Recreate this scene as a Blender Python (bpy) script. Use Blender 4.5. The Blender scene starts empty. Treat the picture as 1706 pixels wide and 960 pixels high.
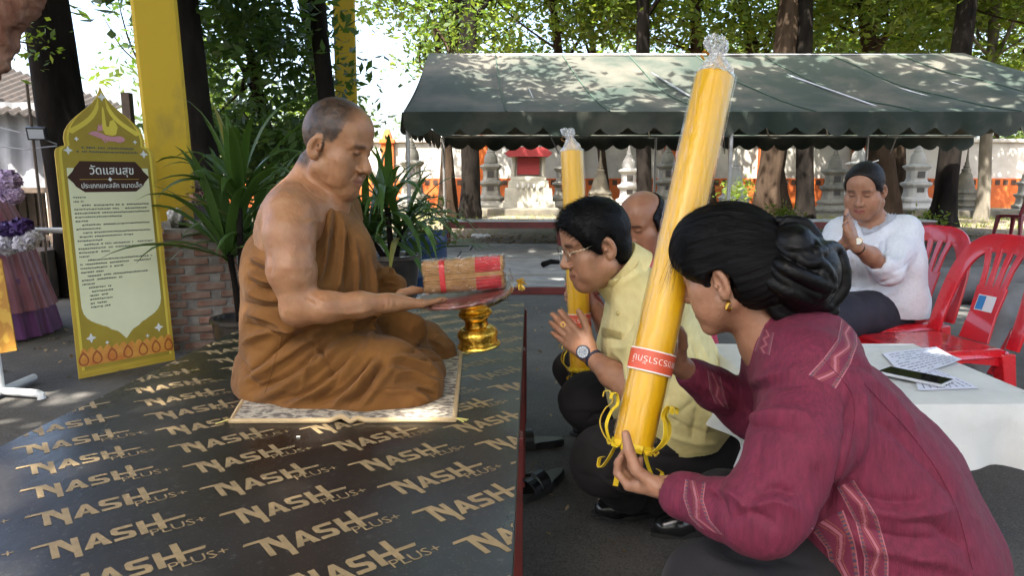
import bpy, bmesh, math, random
import numpy as np
from mathutils import Vector, Matrix, Euler, Quaternion
from mathutils.bvhtree import BVHTree

# ---------------------------------------------------------------- camera, sky, sun, exposure
scene = bpy.context.scene
CAM_Z = 1.10
PITCH = math.atan(185.0 / 1174.0)
cam_data = bpy.data.cameras.new('camera')
cam_data.sensor_width = 36.0
cam_data.lens = 36.0 * 1174.0 / 1706.0
cam_data.clip_start = 0.05
cam_data.clip_end = 2000.0
cam = bpy.data.objects.new('camera', cam_data)
scene.collection.objects.link(cam)
cam.location = (0, 0, CAM_Z)
cam.rotation_euler = (math.pi / 2 - PITCH, 0, 0)
scene.camera = cam

SUN_EL, SUN_AZ = math.radians(60), math.radians(204)      # azimuth from +Y towards +X
world = bpy.data.worlds.new('World')
scene.world = world
world.use_nodes = True
wn = world.node_tree
wn.nodes.clear()
sky = wn.nodes.new('ShaderNodeTexSky')
sky.sky_type = 'NISHITA'
sky.sun_disc = False
sky.sun_elevation = SUN_EL
sky.sun_rotation = SUN_AZ
sky.air_density = 0.9
sky.ozone_density = 0.6
sky.dust_density = 5.0
wbg = wn.nodes.new('ShaderNodeBackground')
wbg.inputs['Strength'].default_value = 0.15
wout = wn.nodes.new('ShaderNodeOutputWorld')
wn.links.new(sky.outputs[0], wbg.inputs[0])
wn.links.new(wbg.outputs[0], wout.inputs[0])

sun_data = bpy.data.lights.new('sun', 'SUN')
sun_data.energy = 4.4
sun_data.angle = math.radians(0.6)
sun_data.color = (1.0, 0.95, 0.86)
sun = bpy.data.objects.new('sun', sun_data)
scene.collection.objects.link(sun)
SUN_DIR = Vector((math.sin(SUN_AZ) * math.cos(SUN_EL), math.cos(SUN_AZ) * math.cos(SUN_EL), math.sin(SUN_EL)))
sun.rotation_euler = SUN_DIR.to_track_quat('Z', 'Y').to_euler()

scene.view_settings.view_transform = 'Standard'
scene.view_settings.look = 'None'
scene.view_settings.gamma = 1.0
scene.view_settings.exposure = 2.5
scene.view_settings.use_curve_mapping = False
scene.render.engine = 'CYCLES'
scene.cycles.max_bounces = 8
scene.cycles.diffuse_bounces = 3
scene.cycles.glossy_bounces = 3
scene.cycles.transmission_bounces = 4
scene.cycles.transparent_max_bounces = 12
scene.cycles.caustics_reflective = False
scene.cycles.caustics_refractive = False
scene.cycles.use_denoising = True
scene.cycles.sample_clamp_indirect = 6.0

random.seed(7)
RNG = np.random.default_rng(7)
FPX = 1174.0
SP, CP = math.sin(PITCH), math.cos(PITCH)


def W(u, v, Y):
    """a point of the place that stands Y metres ahead of the camera, seen at photo pixel (u, v)"""
    cx, cy = (u - 853.0) / FPX, (480.0 - v) / FPX
    d = Vector((cx, CP + cy * SP, -SP + cy * CP))
    d *= Y / d.y
    return Vector((d.x, d.y, CAM_Z + d.z))


def WZ(u, v, z):
    """the point at height z seen at photo pixel (u, v)"""
    cx, cy = (u - 853.0) / FPX, (480.0 - v) / FPX
    d = Vector((cx, CP + cy * SP, -SP + cy * CP))
    d *= (z - CAM_Z) / d.z
    return Vector((d.x, d.y, z))


COL = scene.collection
# ---------------------------------------------------------------- object helpers


def tag(o, label=None, cat=None, group=None, kind=None):
    if label: o['label'] = label
    if cat: o['category'] = cat
    if group: o['group'] = group
    if kind: o['kind'] = kind
    return o


def empty(name, loc=(0, 0, 0), label=None, cat=None, group=None, rz=0.0, kind=None):
    o = bpy.data.objects.new(name, None)
    COL.objects.link(o)
    o.location = loc
    o.rotation_euler = (0, 0, rz)
    o.empty_display_size = 0.1
    return tag(o, label, cat, group, kind)


def link(name, me, mat=None, parent=None, smooth=False):
    o = bpy.data.objects.new(name, me)
    COL.objects.link(o)
    if mat is not None and len(me.materials) == 0:
        me.materials.append(mat)
    if parent is not None:
        o.parent = parent
        bpy.context.view_layer.update() if False else None
    if smooth:
        me.shade_smooth()
    return o


def child_world(o, parent):
    """parent o (built in world coordinates) to an unrotated empty without moving it"""
    o.parent = parent
    o.matrix_parent_inverse = Matrix.Translation(-Vector(parent.location)) if parent.rotation_euler.z == 0 else \
        (Matrix.Translation(Vector(parent.location)) @ Euler(parent.rotation_euler).to_matrix().to_4x4()).inverted()
    return o


def mesh_np(name, v, f):
    me = bpy.data.meshes.new(name)
    v = np.asarray(v, dtype=np.float32)
    f = np.asarray(f, dtype=np.int32)
    n = f.shape[1]
    me.vertices.add(len(v))
    me.vertices.foreach_set('co', v.ravel())
    me.loops.add(f.size)
    me.loops.foreach_set('vertex_index', f.ravel())
    me.polygons.add(len(f))
    me.polygons.foreach_set('loop_start', np.arange(0, f.size, n, dtype=np.int32))
    me.polygons.foreach_set('loop_total', np.full(len(f), n, dtype=np.int32))
    me.update(calc_edges=True)
    return me


class MB:
    """collects simple solids for one mesh"""

    def __init__(self):
        self.v, self.f = [], []

    def add(self, vs, fs):
        b = len(self.v)
        self.v += [tuple(p) for p in vs]
        self.f += [tuple(i + b for i in f) for f in fs]
        return self

    def box(self, c, s, R=None, taper=1.0):
        hx, hy, hz = s[0] / 2, s[1] / 2, s[2] / 2
        pts = []
        for z, k in ((-hz, 1.0), (hz, taper)):
            for x, y in ((-hx, -hy), (hx, -hy), (hx, hy), (-hx, hy)):
                p = Vector((x * k, y * k, z))
                if R is not None: p = R @ p
                pts.append(p + Vector(c))
        return self.add(pts, [(3, 2, 1, 0), (4, 5, 6, 7), (0, 1, 5, 4), (1, 2, 6, 5), (2, 3, 7, 6), (3, 0, 4, 7)])

    def tube(self, path, r, n=10, cap=True, flat=1.0):
        path = [Vector(p) for p in path]
        rs = r if isinstance(r, (list, tuple)) else [r] * len(path)
        rings = []
        prev = None
        for i, p in enumerate(path):
            t = (path[min(i + 1, len(path) - 1)] - path[max(i - 1, 0)]).normalized()
            if prev is None:
                a = Vector((0, 0, 1)) if abs(t.z) < 0.9 else Vector((1, 0, 0))
                x = t.cross(a).normalized()
            else:
                x = (prev - t * prev.dot(t)).normalized()
            prev = x
            y = t.cross(x)
            rings.append([p + (x * math.cos(2 * math.pi * k / n) + y * flat * math.sin(2 * math.pi * k / n)) * rs[i] for k in range(n)])
        vs = [q for ring in rings for q in ring]
        fs = []
        for i in range(len(path) - 1):
            for k in range(n):
                fs.append((i * n + k, i * n + (k + 1) % n, (i + 1) * n + (k + 1) % n, (i + 1) * n + k))
        if cap:
            fs.append(tuple(range(n - 1, -1, -1)))
            fs.append(tuple(range((len(path) - 1) * n, len(path) * n)))
        return self.add(vs, fs)

    def lathe(self, prof, c=(0, 0, 0), n=24, R=None, square=False, cap=True):
        """prof: (radius, z) from the bottom up; square=True gives a square plan"""
        vs, fs = [], []
        c = Vector(c)
        for r, z in prof:
            for k in range(n):
                a = 2 * math.pi * (k + 0.5) / n
                x, y = math.cos(a), math.sin(a)
                if square:
                    m = max(abs(x), abs(y))
                    x, y = x / m, y / m
                p = Vector((r * x, r * y, z))
                if R is not None: p = R @ p
                vs.append(p + c)
        m = len(prof)
        for i in range(m - 1):
            for k in range(n):
                fs.append((i * n + k, i * n + (k + 1) % n, (i + 1) * n + (k + 1) % n, (i + 1) * n + k))
        if cap:
            fs.append(tuple(range(n - 1, -1, -1)))
            fs.append(tuple(range((m - 1) * n, m * n)))
        return self.add(vs, fs)

    def prism(self, poly, M, t):
        """a flat outline (x, y) with thickness t along local z, placed by the 4x4 matrix M"""
        n = len(poly)
        vs = [M @ Vector((x, y, 0)) for x, y in poly] + [M @ Vector((x, y, t)) for x, y in poly]
        fs = [tuple(range(n - 1, -1, -1)), tuple(range(n, 2 * n))]
        fs += [(i, (i + 1) % n, n + (i + 1) % n, n + i) for i in range(n)]
        return self.add(vs, fs)

    def grid(self, fn, nu, nv, close_u=False):
        vs = [fn(i / (nu - (0 if close_u else 1)), j / (nv - 1)) for j in range(nv) for i in range(nu)]
        fs = []
        for j in range(nv - 1):
            for i in range(nu if close_u else nu - 1):
                i2 = (i + 1) % nu
                fs.append((j * nu + i, j * nu + i2, (j + 1) * nu + i2, (j + 1) * nu + i))
        return self.add(vs, fs)

    def mesh(self, name):
        me = bpy.data.meshes.new(name)
        me.from_pydata(self.v, [], self.f)
        me.update()
        return me

    def build(self, name, mat, parent=None, smooth=False, bevel=0.0, solid=0.0, world=True):
        me = self.mesh(name)
        if bevel > 0 or solid > 0:
            bm = bmesh.new()
            bm.from_mesh(me)
            if solid > 0:
                bmesh.ops.solidify(bm, geom=bm.faces[:], thickness=solid)
            if bevel > 0:
                bmesh.ops.remove_doubles(bm, verts=bm.verts[:], dist=1e-5)
                es = [e for e in bm.edges if len(e.link_faces) == 2 and e.calc_face_angle(0) > 0.5]
                bmesh.ops.bevel(bm, geom=es, offset=bevel, segments=2, profile=0.6, affect='EDGES')
            bm.to_mesh(me)
            bm.free()
        if smooth:
            me.shade_smooth()
            try:
                me.set_sharp_from_angle(angle=math.radians(40))
            except Exception:
                pass
        o = link(name, me, mat)
        if parent is not None:
            if world: child_world(o, parent)
            else: o.parent = parent
        return o


def copy_tree(o, parent=None):
    c = o.copy()
    COL.objects.link(c)
    if parent is not None: c.parent = parent
    for ch in list(o.children):
        copy_tree(ch, c)
    return c


# ---------------------------------------------------------------- materials
MATS = {}


def mat(name, base, rough=0.6, col2=None, vscale=6.0, vamt=1.0, bump=0.0, bscale=80.0, metal=0.0, spec=0.5, coat=0.0,
        coat_rough=0.1, sheen=0.0, sss=0.0, vcol=None, stretch=None, detail=4.0, rough2=None, coord='Object', trans=0.0, ramp=(0.35, 0.65),
        bump2=0.0, b2scale=6.0, alpha=1.0):
    if name in MATS: return MATS[name]
    m = bpy.data.materials.new(name)
    m.use_nodes = True
    nt = m.node_tree
    N, L = nt.nodes, nt.links
    b = N['Principled BSDF']
    b.inputs['Base Color'].default_value = (*base, 1)
    b.inputs['Roughness'].default_value = rough
    b.inputs['Metallic'].default_value = metal
    b.inputs['Specular IOR Level'].default_value = spec
    b.inputs['Coat Weight'].default_value = coat
    b.inputs['Coat Roughness'].default_value = coat_rough
    b.inputs['Sheen Weight'].default_value = sheen
    b.inputs['Sheen Roughness'].default_value = 0.4
    b.inputs['Alpha'].default_value = alpha
    if sss > 0:
        b.inputs['Subsurface Weight'].default_value = sss
        b.inputs['Subsurface Radius'].default_value = (1.0, 0.35, 0.2)
        b.inputs['Subsurface Scale'].default_value = 0.003
    tc = N.new('ShaderNodeTexCoord')
    mp = N.new('ShaderNodeMapping')
    L.new(tc.outputs[coord], mp.inputs[0])
    if stretch: mp.inputs['Scale'].default_value = stretch
    colsock = None
    nz = N.new('ShaderNodeTexNoise')
    nz.inputs['Scale'].default_value = vscale
    nz.inputs['Detail'].default_value = detail
    nz.inputs['Roughness'].default_value = 0.6
    L.new(mp.outputs[0], nz.inputs['Vector'])
    rp = N.new('ShaderNodeMapRange')
    rp.inputs[1].default_value, rp.inputs[2].default_value = ramp
    L.new(nz.outputs[0], rp.inputs[0])
    if vcol:
        at = N.new('ShaderNodeAttribute')
        at.attribute_name = vcol
        colsock = at.outputs['Color']
    if col2 is not None:
        mx = N.new('ShaderNodeMix')
        mx.data_type = 'RGBA'
        mx.inputs[6].default_value = (*base, 1)
        mx.inputs[7].default_value = (*col2, 1)
        if vcol:
            # vertex colour modulated by the mottling
            mx.blend_type = 'MIX'
            mm = N.new('ShaderNodeMath'); mm.operation = 'MULTIPLY'; mm.inputs[1].default_value = vamt
            L.new(rp.outputs[0], mm.inputs[0])
            L.new(mm.outputs[0], mx.inputs[0])
            L.new(colsock, mx.inputs[6])
            mul = N.new('ShaderNodeMix'); mul.data_type = 'RGBA'; mul.blend_type = 'MULTIPLY'
            mul.inputs[0].default_value = 1.0
            L.new(colsock, mul.inputs[6])
            mul.inputs[7].default_value = (*col2, 1)
            L.new(mul.outputs[2], mx.inputs[7])
        else:
            if vamt != 1.0:
                mm = N.new('ShaderNodeMath'); mm.operation = 'MULTIPLY'; mm.inputs[1].default_value = vamt
                L.new(rp.outputs[0], mm.inputs[0])
                L.new(mm.outputs[0], mx.inputs[0])
            else:
                L.new(rp.outputs[0], mx.inputs[0])
        colsock = mx.outputs[2]
    if colsock is not None:
        L.new(colsock, b.inputs['Base Color'])
    if rough2 is not None:
        r2 = N.new('ShaderNodeMapRange')
        r2.inputs[3].default_value, r2.inputs[4].default_value = rough, rough2
        L.new(rp.outputs[0], r2.inputs[0])
        L.new(r2.outputs[0], b.inputs['Roughness'])
    last = None
    for amt, sc, dist in ((bump2, b2scale, 0.02), (bump, bscale, 0.002)):
        if amt > 0:
            n2 = N.new('ShaderNodeTexNoise')
            n2.inputs['Scale'].default_value = sc
            n2.inputs['Detail'].default_value = 3.0
            L.new(mp.outputs[0], n2.inputs['Vector'])
            bp = N.new('ShaderNodeBump')
            bp.inputs['Strength'].default_value = amt
            bp.inputs['Distance'].default_value = dist
            L.new(n2.outputs[0], bp.inputs['Height'])
            if last is not None: L.new(last, bp.inputs['Normal'])
            last = bp.outputs[0]
    if last is not None: L.new(last, b.inputs['Normal'])
    if trans > 0:
        out = N['Material Output']
        tr = N.new('ShaderNodeBsdfTranslucent')
        if colsock is not None:
            br = N.new('ShaderNodeMix'); br.data_type = 'RGBA'; br.blend_type = 'MULTIPLY'
            br.inputs[0].default_value = 1.0
            L.new(colsock, br.inputs[6])
            br.inputs[7].default_value = (2.2, 2.0, 0.9, 1)
            L.new(br.outputs[2], tr.inputs[0])
        else:
            tr.inputs[0].default_value = (base[0] * 2.2, base[1] * 2, base[2] * .9, 1)
        ms = N.new('ShaderNodeMixShader')
        ms.inputs[0].default_value = trans
        L.new(b.outputs[0], ms.inputs[1])
        L.new(tr.outputs[0], ms.inputs[2])
        L.new(ms.outputs[0], out.inputs[0])
    MATS[name] = m
    return m


def glass_film(name, tint=(1, 1, 1), gloss=0.25, rough=0.08, bscale=40, bump=0.6, milky=0.0, stretch=None):
    """thin clear wrapping film: mostly see-through with crinkled gloss"""
    if name in MATS: return MATS[name]
    m = bpy.data.materials.new(name)
    m.use_nodes = True
    nt = m.node_tree
    N, L = nt.nodes, nt.links
    N.remove(N['Principled BSDF'])
    tr = N.new('ShaderNodeBsdfTransparent'); tr.inputs[0].default_value = (*tint, 1)
    gl = N.new('ShaderNodeBsdfGlossy'); gl.inputs['Roughness'].default_value = rough
    gl.inputs[0].default_value = (1, 1, 1, 1)
    fr = N.new('ShaderNodeLayerWeight'); fr.inputs[0].default_value = gloss
    tc = N.new('ShaderNodeTexCoord')
    nz = N.new('ShaderNodeTexNoise'); nz.inputs['Scale'].default_value = bscale; nz.inputs['Detail'].default_value = 2
    bp = N.new('ShaderNodeBump'); bp.inputs['Strength'].default_value = bump; bp.inputs['Distance'].default_value = 0.006
    if stretch:
        mp = N.new('ShaderNodeMapping'); mp.inputs['Scale'].default_value = stretch
        L.new(tc.outputs['Object'], mp.inputs[0]); L.new(mp.outputs[0], nz.inputs['Vector'])
    else:
        L.new(tc.outputs['Object'], nz.inputs['Vector'])
    L.new(nz.outputs[0], bp.inputs['Height'])
    L.new(bp.outputs[0], gl.inputs['Normal'])
    L.new(bp.outputs[0], fr.inputs['Normal'])
    ms = N.new('ShaderNodeMixShader')
    L.new(fr.outputs['Facing'], ms.inputs[0])
    L.new(tr.outputs[0], ms.inputs[1])
    L.new(gl.outputs[0], ms.inputs[2])
    last = ms.outputs[0]
    if milky > 0:
        df = N.new('ShaderNodeBsdfDiffuse'); df.inputs[0].default_value = (.8, .8, .8, 1)
        m2 = N.new('ShaderNodeMixShader'); m2.inputs[0].default_value = milky
        L.new(last, m2.inputs[1]); L.new(df.outputs[0], m2.inputs[2]); last = m2.outputs[0]
    L.new(last, N['Material Output'].inputs[0])
    MATS[name] = m
    return m


def text_mesh(body, size=0.1, bold=0.0, align='CENTER', spacing=1.0, name='lettering'):
    cu = bpy.data.curves.new('txt', 'FONT')
    cu.body = body
    cu.size = size
    cu.offset = bold
    cu.align_x = align
    cu.space_character = spacing
    cu.resolution_u = 2
    cu.fill_mode = 'FRONT'
    o = bpy.data.objects.new('txt', cu)
    COL.objects.link(o)
    dg = bpy.context.evaluated_depsgraph_get()
    me = bpy.data.meshes.new_from_object(o.evaluated_get(dg))
    me.name = name
    bpy.data.objects.remove(o)
    return me
# ---------------------------------------------------------------- smooth solid modelling (used for bodies, clothes, hair)


class Vol:
    def __init__(self, lo, hi, h):
        self.lo = np.array(lo, dtype=np.float64)
        self.h = h
        self.n = np.ceil((np.array(hi) - self.lo) / h).astype(int) + 1
        self.d = np.full(tuple(self.n), 10.0, dtype=np.float32)

    def _sub(self, lo, hi):
        i0 = np.clip(np.floor((np.array(lo) - self.lo) / self.h).astype(int), 0, self.n)
        i1 = np.clip(np.ceil((np.array(hi) - self.lo) / self.h).astype(int) + 1, 0, self.n)
        if np.any(i1 <= i0): return None, None
        ax = [(self.lo[a] + self.h * np.arange(i0[a], i1[a])).astype(np.float32) for a in range(3)]
        X = ax[0][:, None, None]; Y = ax[1][None, :, None]; Z = ax[2][None, None, :]
        return (slice(i0[0], i1[0]), slice(i0[1], i1[1]), slice(i0[2], i1[2])), (X, Y, Z)

    def put(self, prim, k=0.01, op='add'):
        lo, hi, fn = prim
        m = k * 1.0 + 3 * self.h
        sl, g = self._sub(np.array(lo) - m, np.array(hi) + m)
        if sl is None: return self
        d = fn(*g)
        a = self.d[sl]
        if op == 'add':
            hh = np.maximum(k - np.abs(a - d), 0) / max(k, 1e-9)
            self.d[sl] = np.minimum(a, d) - hh * hh * k * 0.25
        elif op == 'sub':
            d = -d
            hh = np.maximum(k - np.abs(a - d), 0) / max(k, 1e-9)
            self.d[sl] = np.maximum(a, d) + hh * hh * k * 0.25
        elif op == 'and':
            full = np.full_like(self.d, 10.0)
            full[sl] = d
            self.d = np.maximum(self.d, full)
        return self

    def mesh(self, smooth=1):
        d = self.d
        h = self.h
        neg = d < 0
        nx, ny, nz = d.shape
        c = np.zeros((nx - 1, ny - 1, nz - 1), dtype=np.uint8)
        for i in (0, 1):
            for j in (0, 1):
                for k in (0, 1):
                    c += neg[i:nx - 1 + i, j:ny - 1 + j, k:nz - 1 + k]
        act = (c > 0) & (c < 8)
        idx = np.full(c.shape, -1, dtype=np.int32)
        cells = np.argwhere(act)
        idx[act] = np.arange(len(cells))
        acc = np.zeros((len(cells), 3)); cnt = np.zeros(len(cells))
        ci, cj, ck = cells.T
        for ax in range(3):
            o1, o2 = [a for a in range(3) if a != ax]
            for p in (0, 1):
                for q in (0, 1):
                    off = [0, 0, 0]; off[o1] = p; off[o2] = q
                    off2 = list(off); off2[ax] = 1
                    a = d[ci + off[0], cj + off[1], ck + off[2]].astype(np.float64)
                    b = d[ci + off2[0], cj + off2[1], ck + off2[2]].astype(np.float64)
                    m = (a < 0) != (b < 0)
                    t = np.where(m, a / np.where(m, a - b, 1), 0)
                    t = np.clip(t, 0.0, 1.0)
                    pt = np.zeros((len(cells), 3))
                    pt[:, o1] = p; pt[:, o2] = q; pt[:, ax] = t
                    acc += pt * m[:, None]
                    cnt += m
        v = (cells + acc / cnt[:, None]) * h + self.lo
        faces = []
        for ax in range(3):
            o1, o2 = [(1, 2), (2, 0), (0, 1)][ax]
            sl0 = [slice(None)] * 3; sl1 = [slice(None)] * 3
            sl0[ax] = slice(0, -1); sl1[ax] = slice(1, None)
            A = neg[tuple(sl0)]; B = neg[tuple(sl1)]
            e = np.argwhere(A != B)
            ok = (e[:, o1] > 0) & (e[:, o2] > 0) & (e[:, o1] < d.shape[o1] - 1) & (e[:, o2] < d.shape[o2] - 1)
            e = e[ok]
            flip = ~A[tuple(e.T)]
            q = []
            for p1, p2 in ((0, 0), (1, 0), (1, 1), (0, 1)):
                cc = e.copy()
                cc[:, o1] -= 1 - p1
                cc[:, o2] -= 1 - p2
                q.append(idx[tuple(cc.T)])
            q = np.stack(q, 1)
            q[flip] = q[flip][:, ::-1]
            faces.append(q)
        f = np.concatenate(faces)
        f = f[(f >= 0).all(1)]
        for _ in range(smooth):
            v = lap(v, f, 0.5)
        return v, f


def edges_of(f):
    n = f.shape[1]
    return np.concatenate([np.stack([f[:, i], f[:, (i + 1) % n]], 1) for i in range(n)])


def lap(v, f, lam=0.5, mask=None):
    e = edges_of(f)
    n = len(v)
    cnt = np.bincount(e[:, 0], minlength=n) + np.bincount(e[:, 1], minlength=n)
    out = np.empty_like(v)
    for a in range(3):
        s = np.bincount(e[:, 0], v[e[:, 1], a], minlength=n) + np.bincount(e[:, 1], v[e[:, 0], a], minlength=n)
        out[:, a] = s / np.maximum(cnt, 1)
    d = (out - v) * lam
    if mask is not None: d *= mask[:, None]
    return v + d


def normals(v, f):
    a = v[f[:, 2]] - v[f[:, 0]]
    b = v[f[:, 3 if f.shape[1] > 3 else 1]] - v[f[:, 1 if f.shape[1] > 3 else 0]]
    fn = np.cross(a, b) if f.shape[1] > 3 else np.cross(b, a)
    n = np.zeros_like(v)
    for i in range(f.shape[1]):
        for ax in range(3):
            n[:, ax] += np.bincount(f[:, i], fn[:, ax], minlength=len(v))
    return n / np.maximum(np.linalg.norm(n, axis=1, keepdims=True), 1e-12)


def clean_islands(v, f, keep=1):
    """keep only the largest connected piece(s)"""
    n = len(v)
    lab = np.arange(n)
    e = edges_of(f)
    while True:
        m = np.minimum(lab[e[:, 0]], lab[e[:, 1]])
        new = lab.copy()
        np.minimum.at(new, e[:, 0], m)
        np.minimum.at(new, e[:, 1], m)
        new = new[new]
        if np.array_equal(new, lab): break
        lab = new
    u, c = np.unique(lab, return_counts=True)
    good = u[np.argsort(-c)[:keep]]
    kv = np.isin(lab, good)
    mp = np.cumsum(kv) - 1
    ff = f[kv[f[:, 0]]]
    return v[kv], mp[ff]


# --- primitives: (lo, hi, fn)
def A3(p): return np.array([float(p[0]), float(p[1]), float(p[2])])


def rcone(a, ra, b, rb):
    a, b = A3(a), A3(b)
    ba = b - a
    l2 = float(ba @ ba) + 1e-12
    rr = ra - rb
    a2 = l2 - rr * rr
    il2 = 1.0 / l2
    lo = np.minimum(a - ra, b - rb); hi = np.maximum(a + ra, b + rb)
    if a2 <= 0:
        return sphere(a, ra) if ra > rb else sphere(b, rb)

    def fn(X, Y, Z):
        px, py, pz = X - a[0], Y - a[1], Z - a[2]
        y = px * ba[0] + py * ba[1] + pz * ba[2]
        z = y - l2
        x2 = (px * l2 - ba[0] * y) ** 2 + (py * l2 - ba[1] * y) ** 2 + (pz * l2 - ba[2] * y) ** 2
        y2 = y * y * l2
        z2 = z * z * l2
        k = np.sign(rr) * rr * rr * x2
        r1 = np.sqrt(x2 + z2) * il2 - rb
        r2 = np.sqrt(x2 + y2) * il2 - ra
        r3 = (np.sqrt(np.maximum(x2 * a2 * il2, 0)) + y * rr) * il2 - ra
        c1 = np.sign(z) * a2 * z2 > k
        c2 = np.sign(y) * a2 * y2 < k
        return np.where(c1, r1, np.where(c2, r2, r3)).astype(np.float32)
    return lo, hi, fn


def sphere(c, r):
    c = A3(c)
    return c - r, c + r, lambda X, Y, Z: (np.sqrt((X - c[0]) ** 2 + (Y - c[1]) ** 2 + (Z - c[2]) ** 2) - r).astype(np.float32)


def ell(c, r, R=None):
    c = A3(c); r = A3(r)
    Rm = np.eye(3) if R is None else np.array(R)
    ext = np.sqrt(((Rm * r[None, :]) ** 2).sum(1))

    def fn(X, Y, Z):
        px, py, pz = X - c[0], Y - c[1], Z - c[2]
        q = [(px * Rm[0, i] + py * Rm[1, i] + pz * Rm[2, i]) for i in range(3)]
        k0 = np.sqrt((q[0] / r[0]) ** 2 + (q[1] / r[1]) ** 2 + (q[2] / r[2]) ** 2)
        k1 = np.sqrt((q[0] / r[0] ** 2) ** 2 + (q[1] / r[1] ** 2) ** 2 + (q[2] / r[2] ** 2) ** 2)
        return (k0 * (k0 - 1.0) / np.maximum(k1, 1e-9)).astype(np.float32)
    return c - ext, c + ext, fn


def rbox(c, s, rad, R=None):
    c = A3(c); s = A3(s)
    Rm = np.eye(3) if R is None else np.array(R)
    ext = (np.abs(Rm) * (s[None, :])).sum(1)

    def fn(X, Y, Z):
        px, py, pz = X - c[0], Y - c[1], Z - c[2]
        q = [np.abs(px * Rm[0, i] + py * Rm[1, i] + pz * Rm[2, i]) - (s[i] - rad) for i in range(3)]
        out = np.sqrt(np.maximum(q[0], 0) ** 2 + np.maximum(q[1], 0) ** 2 + np.maximum(q[2], 0) ** 2)
        return (out + np.minimum(np.maximum(q[0], np.maximum(q[1], q[2])), 0) - rad).astype(np.float32)
    return c - ext, c + ext, fn


def chain(vol, pts, k=0.01, op='add'):
    """pts: list of (point, radius)"""
    for (a, ra), (b, rb) in zip(pts[:-1], pts[1:]):
        vol.put(rcone(a, ra, b, rb), k, op)
    return vol


def T(u, v, Y, rpx):
    """traced ball: photo pixel, distance, radius in photo pixels -> (point, metres)"""
    return (W(u, v, Y), rpx * Y / FPX)


def curve_pts(pts, n=24):
    """Catmull-Rom through 3-D points"""
    P = [np.array(A3(p)) for p in pts]
    P = [2 * P[0] - P[1]] + P + [2 * P[-1] - P[-2]]
    out = []
    m = len(P) - 3
    for s in range(m):
        p0, p1, p2, p3 = P[s:s + 4]
        for i in range(n // m + 1):
            t = i / (n // m + 1)
            out.append(0.5 * ((2 * p1) + (-p0 + p2) * t + (2 * p0 - 5 * p1 + 4 * p2 - p3) * t * t + (-p0 + 3 * p1 - 3 * p2 + p3) * t ** 3))
    out.append(P[-2])
    return np.array(out)


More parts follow.
